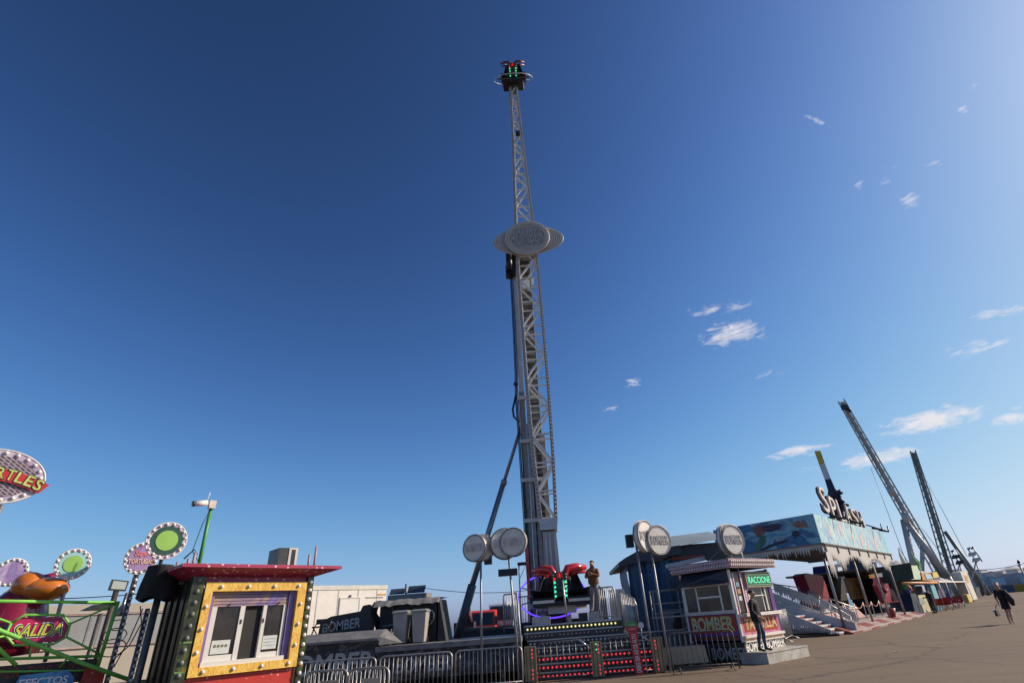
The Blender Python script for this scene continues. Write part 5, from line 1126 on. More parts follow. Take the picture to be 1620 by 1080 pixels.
# black bag over a loudspeaker
bg_ = thing('covered_speaker', 'loudspeaker under a black bag hanging beside the kiosk', 'speaker', KF.w(-.1, .9, 2.1))
VB = .8
def bagf(i, v):
    a = 2 * math.pi * i; tl, tr_ = KF.px(237, 891, VB), KF.px(272, 891, VB); bl, br = KF.px(214, 953, VB), KF.px(284, 947, VB)
    w = v ** .7; l = tl[0] + (bl[0] - tl[0]) * w; r = tr_[0] + (br[0] - tr_[0]) * w; z = tl[1] + (br[1] - tl[1]) * v
    k = .5 + .5 * math.cos(a); fold = 1 + .08 * math.sin(a * 6 + v * 4) * v
    sh = min(1, v / .06) ** .5
    return ((l + r) / 2 + (r - l) / 2 * math.cos(a) * sh * fold, VB + .26 * math.sin(a) * sh * fold, z + .03 * math.sin(a * 5) * v)
d = MB(KF); d.grid(bagf, 32, 14); d.build('bag', blackc, bg_)
d = MB(KF); d.tube([(-.02, .8, 2.85), (.1, .8, 3.0), (.16, .8, 2.92)], .012, 5); d.build('cord', black, bg_)
d = MB(KF); d.tube([(-.25, .8, .0), (-.25, .8, 2.4)], .05, 8); d.build('stand', dgrey, bg_)

# ------------------------------------------------------------------ left: bulb-rimmed discs, oval sign and green rail of a children's ride
silv = Mart('silver_lilac_rim', [(.30, .20, .40), (.62, .58, .62), (.34, .25, .42), (.70, .66, .68)], 2.2, .35, .8)
FV = 2.0
def px_disc(name, label, cpx, wpx, hpx, v, face, rimw=.2, nb=16, grp='bulb-rimmed discs of the left ride', txt=None):
    u, z = KF.px(*cpx, v); ul, _ = KF.px(cpx[0] - wpx, cpx[1], v); ur, _ = KF.px(cpx[0] + wpx, cpx[1], v); _, zt_ = KF.px(cpx[0], cpx[1] - hpx, v); _, zb_ = KF.px(cpx[0], cpx[1] + hpx, v)
    rx, ry = (ur - ul) / 2, (zt_ - zb_) / 2; c = KF.w(u, v, z); n_ = -KF.b
    t = thing(name, label, 'sign', c - Vector((0, 0, ry)), grp)
    d = MB(); d.disc(c, KF.a, (0, 0, 1), rx, ry, .06, 40); d.build('rim_plate', silv, t)
    d = MB(); d.disc(c + n_ * .033, KF.a, (0, 0, 1), rx * (1 - rimw), ry * (1 - rimw), .012, 40); d.build('face', face, t)
    d = MB(); d.ring(c + n_ * .03, KF.a, (0, 0, 1), rx, .010, 40, 5, ry); d.build('edge', white, t)
    for i in range(nb):
        a = 2 * math.pi * (i + .5) / nb; f = 1 - rimw * .5
        d = MB(); d.ball(c + KF.a * rx * f * math.cos(a) + Vector((0, 0, ry * f * math.sin(a))) + n_ * .04, .024, 7, 5); d.build('bulb', bulbw, t)
    return t, c, rx, ry, n_
dg = speckle('dark_green_starry', (.015, .07, .05), (.5, .5, .5), 9, .05)
t, c, rx, ry, n_ = px_disc('disc_sign', 'round sign with green centre on dark starry face above the black bag', (263, 855), 32, 29, 1.2, dg)
d = MB(); d.disc(c + n_ * .044, KF.a, (0, 0, 1), rx * .55, ry * .55, .008, 32); d.build('face_centre', M('plain_green', (.26, .50, .10), .45, 0, .1, 2), t)
d = MB(); d.tube([c + Vector((0, 0, -ry)), c + Vector((0, 0, -ry - .4))], .03, 6); d.build('pole', black, t)
t, c, rx, ry, n_ = px_disc('disc_sign', 'round sign with green centre on pale cyan face behind the green rail', (115, 892), 28, 24, 2.6, M('cyan_face', (.30, .55, .56), .4, 0, .12, 2))
d = MB(); d.disc(c + n_ * .044, KF.a, (0, 0, 1), rx * .55, ry * .55, .008, 32); d.build('face_centre', M('plain_green'), t)
d = MB(); d.tube([c + Vector((0, 0, -ry)), c + Vector((-.02, .1, -ry - 1.2))], .03, 6); d.build('pole', steel_d, t)
t, c, rx, ry, n_ = px_disc('disc_sign', 'lilac round sign lettered Super Tortugas beside the black bag', (223, 883), 26, 25, 1.9, Mart('lilac_face', [(.22, .14, .34), (.34, .24, .44), (.26, .17, .38)], 3, .4, .5), .2)
text('Super', 'lettering', c + n_ * .045 + Vector((0, 0, ry * .28)), KF.a, (0, 0, 1), ry * .46, M('text_pink', (.75, .22, .26), .5), t, .004, .02, rx * .95, .2)
text('TORTUGAS', 'lettering', c + n_ * .045 - Vector((0, 0, ry * .2)), KF.a, (0, 0, 1), ry * .3, M('text_cream_pink', (.75, .5, .4), .5), t, .004, .03, rx * 1.5)
d = MB(); d.tube([c + Vector((0, 0, -ry)), c + Vector((0, 0, -ry - .3))], .04, 6); d.build('pole', black, t)
px_disc('disc_sign', 'white and lilac round sign half hidden behind the orange and maroon ornament', (18, 905), 26, 22, 3.4, Mart('lilac_white', [(.55, .5, .6), (.25, .15, .4), (.2, .4, .4)], 3, .4, 1))
# oval sign with red ribbon
VO = 2.2
u, z = KF.px(-5, 753, VO); c = KF.w(u, VO, z); n_ = -KF.b
ov = thing('oval_sign', 'oval silver-rimmed sign with red ribbon lettered TURTLES above the left ride', 'sign', KF.w(u, VO, 0))
rx, ry = .585, .42; e1 = (KF.a + Vector((0, 0, -.06))).normalized(); e2 = Vector((0, 0, 1))
d = MB(); d.disc(c, e1, e2, rx, ry, .08, 48); d.build('rim_plate', silv, ov)
d = MB(); d.ring(c + n_ * .04, e1, e2, rx, .012, 48, 5, ry); d.build('edge', white, ov)
def brick_mat():
    m = bpy.data.materials.new('sewer_brick_print'); m.use_nodes = True; nt = m.node_tree; b = nt.nodes['Principled BSDF']; N = nt.nodes.new; L = nt.links.new
    t = N('ShaderNodeTexCoord'); mp_ = N('ShaderNodeMapping'); mp_.inputs['Rotation'].default_value = (R_(90), 0, R_(-48)); br = N('ShaderNodeTexBrick'); br.inputs['Scale'].default_value = 7
    br.inputs['Color1'].default_value = (.07, .045, .065, 1); br.inputs['Color2'].default_value = (.10, .06, .09, 1); br.inputs['Mortar'].default_value = (.32, .28, .32, 1); br.inputs['Mortar Size'].default_value = .05
    L(t.outputs['Object'], mp_.inputs[0]); L(mp_.outputs[0], br.inputs['Vector']); L(br.outputs['Color'], b.inputs['Base Color']); b.inputs['Roughness'].default_value = .4; return m
d = MB(); d.disc(c + n_ * .045, e1, e2, rx * .80, ry * .76, .012, 48); d.build('face', brick_mat(), ov)
for i in range(22):
    a = 2 * math.pi * (i + .5) / 22; d = MB(); d.ball(c + e1 * rx * .9 * math.cos(a) + e2 * ry * .88 * math.sin(a) + n_ * .05, .032, 7, 5); d.build('bulb', bulbw, ov)
rib = []
for i in range(13):
    s = -1 + 2 * i / 12; rib.append(c + e1 * s * .58 + e2 * (.12 - .17 * (s * .75) ** 2 - .04 * s) + n_ * .07)
rib = rib + [c + e1 * .66 + e2 * -.04 + n_ * .07, c + e1 * .56 + e2 * -.20 + n_ * .07] + [p - e2 * .19 for p in rib[::-1]][1:] + [c - e1 * .66 + e2 * .0 + n_ * .07]
d = MB(); d.prism(rib, n_ * .02); d.build('ribbon', M('ribbon_red', (.46, .03, .035), .4, 0, .1, 3), ov)
tg, tgd = M('letter_green_yellow', (.50, .62, .10), .45, 0, .25, 9, c2=(.62, .72, .25)), M('letter_outline', (.02, .03, .02), .5)
for i, ch_ in enumerate('TURTLES'):
    s = -.37 + i * .208; cc_ = c + e1 * s * .60 + e2 * (.045 - .10 * s ** 2 - .04 * s) + n_ * .098; tl = -(.30 * s) - .05
    xd = e1 * math.cos(tl) + e2 * math.sin(tl); ud = -e1 * math.sin(tl) + e2 * math.cos(tl)
    text(ch_, 'letter_outline', cc_ - n_ * .004, xd, ud, .19, tgd, ov, .003, .03, .128)
    text(ch_, 'letter', cc_, xd, ud, .165, tg, ov, .005, .01, .105)
d = MB(); d.tube([c - e2 * ry + e1 * .08, c - e2 * 1.1 + e1 * .0], .03, 6); d.tube([c - e2 * ry + e1 * .2, c - e2 * 1.6 + e1 * .1, KF.w(u, VO, 0)], .03, 6); d.build('pole', steel, ov)
# plain rounded ornament standing in for the figure on the ride
orn = thing('ride_ornament', 'glossy orange and maroon rounded ornament rising behind the green rail', 'ornament', KF.w(-2, 3, 0))
VO2 = 3.0
def pk(x, y, v=VO2): uu, zz = KF.px(x, y, v); return KF.w(uu, v, zz)
gm, gor = M('maroon_gloss', (.22, .012, .035), .18, 0, .25, 3, coat=.6), M('orange_gloss', (.55, .16, .02), .2, 0, .3, 3, coat=.6)
d = MB(); d.tube([pk(5, 1040), pk(15, 1000), pk(30, 955), pk(42, 935), pk(52, 925)], [.42, .48, .36, .22, .10], 16); d.build('body', gm, orn)
d = MB(); d.ball(pk(70, 932, VO2 - .2), (.36, .30, .19), 24, 16); d.ball(pk(45, 925, VO2 - .15), (.22, .22, .20), 20, 14); d.build('crest', gor, orn)
d = MB(); d.tube([pk(18, 925), pk(45, 915), pk(70, 918), pk(92, 906)], [.05, .12, .10, .03], 12); d.build('upper_curl', gm, orn)
# green rail fence
gr = M('rail_green', (.19, .55, .08), .4, 0, .15, 4, wear=((.2, .17, .1), .68, 8))
fe = thing('green_rail', 'bright green tubular railing carrying the SALIDA board', 'railing', KF.w(-1.5, FV, 1.2))
def gl(pts, r=.022, v=FV, name='rail_tube'):
    q = []
    for x, y in pts: uu, zz = KF.px(x, y, v); q.append((uu, v, zz))
    d = MB(KF); d.tube(q, r, 8); d.build(name, gr, fe)
gl([(-260, 947), (189, 953)], .026); gl([(-260, 1050), (158, 1037)]); gl([(187, 951), (152, 1062)], .028)
gl([(18, 985), (40, 972), (100, 972), (111, 987), (105, 1007), (85, 1018), (22, 1020), (8, 1004), (18, 985)], .018)
for a in ([(111, 986), (183, 955)], [(105, 1007), (158, 1034)], [(-60, 958), (18, 985)], [(-60, 1018), (9, 1005)], [(75, 972), (76, 951)], [(51, 1019), (46, 1041)], [(-110, 950), (-130, 1046)], [(-60, 958), (-110, 950)]): gl(a, .015)
gl([(-60, 960), (0, 997), (135, 1050), (235, 1085)], .03, FV - .35, 'brace_tube'); gl([(-40, 990), (26, 1052)], .026, FV - .2, 'brace_tube'); gl([(106, 1041), (94, 1056)], .015)
gl([(-20, 1062), (120, 1060), (160, 1058)], .015)
hx = [(14, 996), (32, 976), (98, 976), (109, 989), (102, 1008), (88, 1015), (26, 1015)]
sl = thing('exit_board', 'magenta board lettered SALIDA fixed in the green railing', 'sign', KF.w(-1.4, FV, 1.7))
d = MB(KF); d.prism([(*[KF.px(x, y, FV + .03)[0]], FV + .03, KF.px(x, y, FV + .03)[1]) for x, y in hx], (0, .03, 0)); d.build('board', M('board_magenta', (.46, .012, .10), .4, 0, .1, 3), sl)
u, z = KF.px(61, 996, FV); cS = KF.w(u, FV + .02, z); xs = (KF.a + Vector((0, 0, .02))).normalized()
text('SALIDA', 'lettering_halo', cS, xs, (0, 0, 1), .205, wl, sl, .003, .035, .60, .2)
text('SALIDA', 'lettering_edge', cS - KF.b * .004, xs, (0, 0, 1), .185, M('edge_dark_green', (.01, .05, .02), .5), sl, .003, .025, .575, .2)
text('SALIDA', 'lettering', cS - KF.b * .009, xs, (0, 0, 1), .155, M('letter_yellow', (.75, .62, .05), .5, 0, .3, 9, c2=(.45, .65, .08)), sl, .004, .012, .545, .2)
# boards at the bottom edge
lb = thing('lower_board', 'dark name board with red lettering under the green railing', 'sign', KF.w(-1.5, FV, .8))
q0, q1 = KF.px(-60, 1060, FV + .05), KF.px(150, 1052, FV + .05)
d = MB(KF); d.box(q0[0], q1[0], FV + .05, FV + .1, 1.20, 1.50); d.build('board', M('board_charcoal', (.03, .028, .03), .5), lb)
text('SUPER TORTUGAS', 'lettering', KF.w((q0[0] + q1[0]) / 2 + .1, FV + .045, 1.40), KF.a, (0, 0, 1), .13, M('letter_dim_red', (.25, .04, .03), .5), lb, .003, .01, 1.3)
eb = thing('effects_board', 'blue star-burst board lettered EFECTOS ESPECIALES below the green railing', 'sign', KF.w(-1.4, 1.8, .7))
q0, q1 = KF.px(22, 1066, 1.8), KF.px(122, 1062, 1.8)
d = MB(KF); d.prism([(q0[0] - .12, 1.8, .7), (q1[0] + .05, 1.8, .7), (q1[0] - .02, 1.8, 1.28), (q1[0] - .12, 1.8, 1.38), (q0[0] + .08, 1.8, 1.36)], (0, .03, 0)); d.build('board', Mart('blue_burst', [(.02, .10, .38), (.08, .34, .62), (.02, .12, .42), (.4, .62, .72)], 4, .4, 1), eb)
for i, s_ in enumerate(('EFECTOS', 'ESPECIALES')): text(s_, 'lettering', KF.w((q0[0] + q1[0]) / 2, 1.795, 1.26 - i * .15), KF.a, (0, 0, 1), .10, wl, eb, .003, .02, .55)
rb = thing('red_dotted_board', 'red speckled curved board beside the blue burst board', 'panel', KF.w(-.8, 1.9, .7)); q0, q1 = KF.px(126, 1066, 1.9), KF.px(166, 1066, 1.9)
d = MB(KF); d.prism([(q0[0], 1.9, .7), (q1[0], 1.9, .7), (q1[0], 1.9, 1.32), (q1[0] - .1, 1.9, 1.38), (q0[0] + .05, 1.9, 1.38)], (0, .04, 0)); d.build('board', redsp, rb)
# floodlight, bulb posts, coils and dark canopy behind the rail
fl = thing('floodlight_post', 'square floodlight on a dark post behind the green railing', 'floodlight', KF.w(-.7, 2.9, 0)); v = 2.8
u, z = KF.px(188, 923, v); d = MB(KF); d.hexa([(u - .13, v, z - .10), (u + .13, v, z - .12), (u + .13, v + .06, z - .12), (u - .13, v + .06, z - .10), (u - .11, v + .04, z + .08), (u + .15, v + .04, z + .05), (u + .15, v + .1, z + .05), (u - .11, v + .1, z + .08)]); d.build('housing', black, fl)
d = MB(KF); d.hexa([(u - .10, v - .006, z - .08), (u + .11, v - .006, z - .095), (u + .11, v, z - .095), (u - .10, v, z - .08), (u - .085, v + .026, z + .055), (u + .125, v + .026, z + .03), (u + .125, v + .034, z + .03), (u - .085, v + .034, z + .055)]); d.build('lens', M('lamp_glass_grey', (.38, .42, .40), .15, 0, .1, 3), fl)
ub, zb_ = KF.px(163, 1010, v); d = MB(KF); d.tube([(u, v + .05, z - .1), (u, v + .05, 0)], .045, 8); d.build('post', M('post_brown', (.05, .04, .035), .5), fl)
def bulb_post(label, top, v, h):
    t = thing('bulb_post', label, 'post', KF.w(KF.px(*top, v)[0], v, 0), 'bulb-studded posts beside the kiosk'); u, z = KF.px(*top, v)
    d = MB(KF); d.tube([(u, v, 0), (u, v, z)], .035, 8); d.build('post', M('post_dark_silver', (.12, .11, .11), .4, .3, .3, 9), t)
    zz = z - .05; i = 0
    while zz > .9:
        d = MB(KF); d.ball((u + .012, v - .04, zz), .026, 7, 5); d.build('bulb', bulbw, t); zz -= .095; i += 1
bulb_post('dark post studded with bulbs under the lilac disc', (214, 912), 1.9, 0); bulb_post('shorter bulb post between the bag and the kiosk', (234, 962), 1.5, 0)
cn2 = thing('dark_awning', 'small dark green awning plate behind the green railing', 'awning', KF.w(-.9, 3.2, 0)); v = 3.2
d = MB(KF); pq = [KF.px(x, y, v) for x, y in ((133, 966), (155, 956), (190, 953), (172, 965))]; d.prism([(u, v, z) for u, z in pq], (0, .5, .03)); d.build('plate', M('awning_dark', (.02, .035, .025), .5), cn2)
u, z = KF.px(160, 975, v); d = MB(KF); d.tube([(u, v + .1, 0), (u, v + .1, z + .05)], .04, 6); d.tube([(u + .12, v + .1, 0), (u + .12, v + .1, z + .05)], .04, 6); d.build('post', dgrey, cn2)
hl = thing('bell_lamp', 'small metal bell lamp hanging behind the green post', 'lamp', KF.w(-.6, 2.4, 1.9)); u, z = KF.px(190, 968, 2.2)
d = MB(KF); d.tube([(u, 2.2, z - .06), (u, 2.2, z), (u + .02, 2.2, z + .12), (u + .02, 2.2, z + .3)], [.085, .075, .03, .02], 10); d.build('shade', M('bell_metal', (.45, .40, .38), .25, .8, .2, 5), hl)
for i, (cx, cy, r) in enumerate(((186, 988, .11), (182, 1005, .16), (178, 1024, .18))):
    u, z = KF.px(cx, cy, 2.1); d = MB(KF); d.tube([(u + r * math.cos(a / 3), 2.1 + .01 * a / 3, z + r * .7 * math.sin(a / 3)) for a in range(0, 20)], .008, 5); tag(d.build('cable_coil', black), 'loop of black cable hanging beside the bulb post, %s of three' % ('top', 'middle', 'lowest')[i], 'cable', 'hanging cable loops')
for i, pts in enumerate(([(226, 962), (205, 1010), (180, 1055)], [(222, 958), (224, 985), (205, 1020), (172, 1050)])):
    q = [KF.px(x, y, 1.85) for x, y in pts]; d = MB(KF); d.tube([(u, 1.85, z) for u, z in q], .009, 5); tag(d.build('hanging_cable', black), ('straight' if i == 0 else 'sagging') + ' black cable running down between the two bulb posts', 'cable')
# grey lorry trailer behind the left ride
LT = Fr(KF.w(-.5, 9, 0)[:2], 42)
q0, q1 = LT.px(60, 990, 0), LT.px(300, 990, 0); zt_ = LT.px(160, 955, 0)[1]
lt = thing('grey_trailer', 'long grey and cream trailer parked behind the green railing', 'trailer', LT.w(q0[0], 1, 0))
d = MB(LT); d.box(q0[0] - 6, q1[0] + .6, 0, 2.4, 1.75, zt_ - .22); d.build('side', M('trailer_grey', (.27, .28, .28), .5, 0, .1, 1.5, wear=((.26, .26, .24), .6, 2)), lt)
d = MB(LT); d.box(q0[0] - 6, q1[0] + .6, -.04, 2.4, zt_ - .219, zt_); d.build('top_band', M('band_cream', (.42, .38, .32), .5, 0, .08, 2), lt)
d = MB(LT); d.box(q0[0] - 6, q1[0] + .6, .02, 2.4, .9, 1.73); d.build('lower_band', M('band_cream'), lt)
d = MB(LT); d.box(q0[0] - 6, q1[0] + .6, -.02, .0, 1.72, 1.76); d.box(q0[0] - 6, q1[0] + .6, -.03, -.005, zt_ - .25, zt_ - .22); d.build('trim_line', M('trim_pinkish', (.42, .3, .28), .5), lt)
for i in range(9):
    u = q0[0] - 4 + i * 1.25; d = MB(LT); d.box(u - .02, u + .02, -.015, -.001, 1.78, zt_ - .26); d.build('panel_seam', M('seam_grey', (.20, .21, .21), .5), lt)
for i in range(3):
    u = q0[0] + .8 + i * 1.9; d = MB(LT); d.tube([(u, .1, .5), (u, .4, .5)], .5, 16); d.build('wheel', black, lt)
# overhead wires
def wire(name, label, pts, r=.012):
    d = MB(); d.tube(pts, r, 5); tag(d.build(name, black), label, 'wire')
def wpts(a, b_, D, sag, n=10):
    A, B = far(*a, D), far(*b_, D); return [A.lerp(B, i / n) - Vector((0, 0, sag * 4 * (i / n) * (1 - i / n))) for i in range(n + 1)]
wire('overhead_wire', 'thin overhead wire sagging behind the left ride', wpts((-60, 944), (262, 934), 22, .12), .014)
wire('overhead_wire', 'thin overhead wire between the generator panels and the tower', wpts((668, 929), (860, 930), 40, .30), .02)
# ------------------------------------------------------------------ stalls farther along the midway
GF = Fr(gnd(1455, 972)[:2], 40)
def gp(x, y, v=0.0): u, z = GF.px(x, y, v); return (u, v, z)
def gpy(x, y, u=0.0): v, z = GF.py(x, y, u); return (u, v, z)
def pxprism(name, mat, par, pts, v, dv, fr=GF):
    d = MB(fr); d.prism([(fr.px(x, y, v)[0], v, fr.px(x, y, v)[1]) for x, y in pts], (0, dv, 0)); return d.build(name, mat, par)
gs = thing('green_stall', 'amusement stall with dark green side wall and pale green front sign', 'stall', GF.w(3, 3, 0))
dgm = M('stall_green', (.025, .055, .045), .5, 0, .3, 1.5)
d = MB(GF); d.prism([gpy(1394, 897, -1.0), gpy(1440, 889, -1.0), gpy(1446, 915, -1.0), gpy(1398, 922, -1.0)], (.1, 0, 0)); d.build('side_fascia', dgm, gs)
d = MB(GF); zr = GF.py(1440, 889, -1.0)[1]; d.box(-1.0, 9, .3, 9, zr - .25, zr - .1); d.build('roof', M('stall_roof', (.05, .05, .05), .6), gs)
d = MB(GF); d.box(-.6, 9, 7, 7.2, 0, zr - .3); d.build('rear_wall', M('stall_dark', (.015, .015, .016), .7, 0, .4, 2), gs)
pxprism('front_sign', Mart('pale_green_print', [(.40, .55, .47), (.52, .62, .36), (.45, .58, .50), (.30, .45, .38)], 1.2, .5, 1), gs, [(1437, 894), (1451, 894), (1457, 916), (1442, 916)], -.1, .1)
pxprism('front_sign', M('sign_amber', (.45, .24, .05), .5, 0, .3, 2), gs, [(1457, 905), (1472, 906), (1478, 919), (1460, 917)], -.1, .1)
pxprism('front_sign', M('sign_sky', (.35, .50, .62), .5, 0, .3, 2), gs, [(1463, 908), (1472, 908), (1476, 915), (1467, 916)], -.16, .05)
d = MB(GF); d.tube([gp(1428, 922, -.3), gp(1482, 921, -.3)], .10, 6); d.build('light_string', M('string_orange', (.5, .22, .06), .5, 0, .6, 5), gs)
for k_, (x, y, c_) in enumerate(((1431, 927, (.1, .35, .15)), (1437, 931, (.4, .05, .06)), (1434, 933, (.05, .06, .3)), (1442, 928, (.05, .1, .12)))):
    d = MB(GF); q = gp(x, y, 1.0); d.ball(q, (.35, .3, .35), 8, 6); d.build('prize_toy', M('toy_%d' % k_, c_, .7, 0, .2, 4), gs)
# arcade cabinets
def cabinet(label, pts, v, dv, c_, sc_):
    t = thing('arcade_cabinet', label, 'arcade machine', GF.w(GF.px(*pts[0], v)[0], v, 0), 'arcade machines before the green stall')
    pxprism('body', M('cab_' + label[:8], c_, .45, 0, .15, 3), t, pts, v, dv)
    (x0, y0), (x1, y1) = pts[0], pts[1]
    pxprism('screen', M('scr_' + label[:8], sc_, .4, 0, .4, 6), t, [(x0 + 1.5, y0 + 5), (x1 - 1.5, y1 + 5), (x1 + 1, y1 + 14), (x0 + 4, y0 + 15)], v - .03, .02)
cabinet('dark navy arcade cabinet with grey side nearest the striped deck', [(1440, 938), (1448, 938), (1462, 971), (1449, 973)], .0, .9, (.015, .03, .06), (.03, .04, .04))
cabinet('cream arcade cabinet with green header between the navy one and the visitor', [(1452, 941), (1463, 940), (1474, 967), (1463, 970)], .3, .8, (.50, .46, .30), (.30, .36, .30))
cabinet('white arcade cabinet with orange stripe beside the visitor', [(1464, 944), (1470, 944), (1478, 966), (1474, 967)], .5, .8, (.56, .40, .30), (.2, .08, .05))
tb = thing('banner_pillar', 'tall teal and blue printed pillar at the end of the green stall', 'banner', GF.w(5, 0, 0))
pxprism('pillar', Mart('teal_print', [(.05, .20, .42), (.20, .45, .46), (.10, .30, .45), (.40, .52, .45)], 1.6, .5, 1.2), tb, [(1470, 920), (1476, 919), (1493, 964), (1486, 967)], -.2, .5)
pp = thing('purple_pillar', 'purple pillar with yellow cap between the stall and the grey tent', 'pillar', GF.w(6.5, 1, 0))
pxprism('shaft', M('pillar_purple', (.09, .035, .12), .5, 0, .2, 2), pp, [(1477, 913), (1486, 911), (1498, 948), (1489, 950)], .8, .8)
pxprism('cap', M('pillar_yellow', (.58, .46, .07), .5, 0, .2, 2), pp, [(1475, 905), (1482, 904), (1486, 912), (1477, 914)], .78, .9)
# grey marquee
TF = Fr(gnd(1524, 955)[:2], 40)
mq = thing('grey_marquee', 'grey pointed marquee with white front beam behind red chairs', 'marquee', TF.w(3, 4, 0))
tz = TF.px(1520, 919, 0)[1]; tu0, tu1 = TF.px(1490, 925, 0)[0], TF.px(1527, 918, 0)[0]
canv = M('marquee_canvas', (.34, .33, .33), .75, 0, .12, .6)
zp = TF.px(1491, 899, 4)[1]
d = MB(TF)
def roof(u_, v_):
    uu = tu0 - 2 + (tu1 - tu0 + 2) * u_; vv = 8 * v_; k = 1 - max(abs(2 * u_ - .55), abs(2 * v_ - 1)); k = max(0, k)
    return (uu, vv, tz + (zp - tz) * 1.25 * k ** 1.5)
d.grid(roof, 20, 16); d.build('roof', canv, mq)
d = MB(TF); d.box(tu0 - 2, tu1, -.1, .1, tz - .12, tz + .02); d.build('front_beam', white, mq)
d = MB(TF); d.box(tu0 - 1, tu1, 5, 5.1, .2, tz - .1); d.build('rear_curtain', M('curtain_grey', (.16, .16, .17), .8, 0, .3, .7), mq)
for u in (tu0 - 1.9, tu0 + 3, tu1 - .1): d = MB(TF); d.tube([(u, 0, 0), (u, 0, tz)], .08, 6); d.build('post', lgrey, mq)
for i in range(5):
    u = tu0 + 1 + i * 2.2; d = MB(TF); d.box(u, u + 1.5, 2.0, 2.3, .1, 1.5); d.build('counter_panel', M('panel_tone_%d' % (i % 3), [(.40, .37, .30), (.20, .20, .21), (.36, .33, .26)][i % 3], .6), mq)
wb = thing('white_banner', 'tall cream banner pillar at the far end of the marquee', 'banner', TF.w(tu1 + 1, 0, 0))
pxprism('panel', M('banner_cream', (.60, .58, .48), .5, 0, .15, .5), wb, [(1519, 904), (1529, 902), (1547, 947), (1537, 949)], 0, 1.0, TF); pxprism('print', M('banner_print', (.5, .32, .08), .5, 0, .3, 1), wb, [(1526, 910), (1530, 909), (1533, 920), (1529, 921)], -.05, .05, TF)
bx_ = thing('blue_box_stall', 'dark blue stall roof behind the cream banner', 'stall', TF.w(tu1 - 2, 6, 0)); pxprism('body', M('stall_blue', (.03, .06, .13), .5, 0, .2, 1), bx_, [(1501, 901), (1521, 899), (1524, 950), (1506, 950)], 8, 3, TF)
yp = thing('yellow_stand', 'small yellow advertising stand beside the cream banner', 'sign', TF.w(tu1, -.5, 0)); pxprism('panel', M('stand_yellow', (.62, .45, .12), .5), yp, [(1529, 940), (1533, 939), (1539, 951), (1534, 952)], -.3, .4, TF)
db = thing('dark_kiosk', 'dark green refuse container behind the cream banner', 'container', TF.w(tu1 + 3, 3, 0)); pxprism('body', M('container_dark', (.02, .03, .028), .5, 0, .3, 1), db, [(1543, 930), (1549, 928), (1553, 946), (1547, 947)], 2, 3, TF)
# red plastic chairs
chm = M('chair_red', (.30, .018, .02), .4, 0, .15, 2)
def chair(name, p, az, label):
    f = Fr((p.x, p.y), az); t = thing('red_chair', label, 'chair', (p.x, p.y, 0), 'red chairs before the marquee')
    d = MB(f); d.box(-.27, .27, -.27, .27, .43, .48); d.build('seat', chm, t)
    d = MB(f); d.grid(lambda u, v: ((u - .5) * .54, .25 + .08 * v - .1 * (2 * u - 1) ** 2, .48 + v * .48), 6, 4); d.build('backrest', chm, t)
    for s_ in (-1, 1):
        d = MB(f); d.box(s_ * .30 - .03, s_ * .30 + .03, -.22, .27, .64, .68); d.build('armrest', chm, t)
        for y in (-.24, .24): d = MB(f); d.tube([(s_ * .25, y, 0), (s_ * .23, y * .9, .45)], .025, 5); d.build('leg', M('chair_leg', (.4, .38, .37), .4, .5), t)
for i, (x, y) in enumerate(((1491, 966), (1497, 964), (1503, 965), (1509, 962), (1516, 962), (1522, 960), (1506, 961), (1519, 959))):
    chair('red_chair', gnd(x, y), random.uniform(0, 360), 'red plastic armchair in the cluster before the grey marquee')
# flags
for i, (a, b_, cloth, c_, lab) in enumerate((((1453, 915), (1422, 866), [(1421, 866), (1424, 874), (1433, 890), (1438, 902), (1428, 892), (1423, 878)], (.035, .035, .045), 'dark drooping feather flag over the green stall'),
                                       ((1462, 915), (1440, 870), [(1441, 873), (1448, 884), (1457, 890), (1452, 886), (1455, 902), (1459, 900), (1456, 890), (1446, 884)], (.02, .20, .08), 'green flag hanging over the pale green sign'))):
    t = thing('flag', lab, 'flag', GF.w(*gp(*a, .5)[:2], 0)); d = MB(GF); d.tube([gp(*a, .5), gp(*b_, .5)], .03, 5); d.build('pole', steel_d, t); pxprism('cloth', M('flag_%d' % i, c_, .8, 0, .2, 2), t, cloth, .5, .03)

# ------------------------------------------------------------------ two slingshot masts far behind
msteel = M('mast_far_steel', (.44, .43, .40), .5, .2, .15, 1)
def lattice(par, p0, p1, w0, w1, n, mat, th=.16):
    """square lattice boom; every chord and brace its own piece"""
    p0, p1 = Vector(p0), Vector(p1); t = (p1 - p0).normalized(); vd = Vector((p0.x, p0.y, 0)).normalized(); e1 = t.cross(vd).normalized(); e2 = t.cross(e1).normalized()
    cor = lambda k, s: p0.lerp(p1, s) + (e1 * (-1 if k in (0, 3) else 1) + e2 * (-1 if k < 2 else 1)) * ((w0 + (w1 - w0) * s) / 2)
    for k in range(4):
        d = MB(); d.beam(cor(k, 0), cor(k, 1), th, th, e2); d.build('chord', mat, par)
    for i in range(n):
        for k in (0, 1, 3):
            k2 = (k + 1) % 4; s0, s1 = i / n, (i + 1) / n; d = MB(); d.beam(cor(k if i % 2 else k2, s0), cor(k2 if i % 2 else k, s1), th * .5, th * .5, e2); d.build('brace', mat, par)
DM = 100
m1 = thing('slingshot_mast', 'leaning grey lattice mast with forked legs behind the canopy letters', 'mast', far(1455, 940, DM).xy.to_3d(), 'slingshot ride masts')
lattice(m1, far(1503, 935, DM), far(1331, 634, DM), 1.4, .95, 46, msteel, .22)
d = MB(); d.beam(far(1500, 930, DM), far(1332, 636, DM), .55, .4, (0, 1, 0)); d.build('boom_core', M('mast_core_far', (.34, .33, .31), .6, .1, .2, 1), m1)
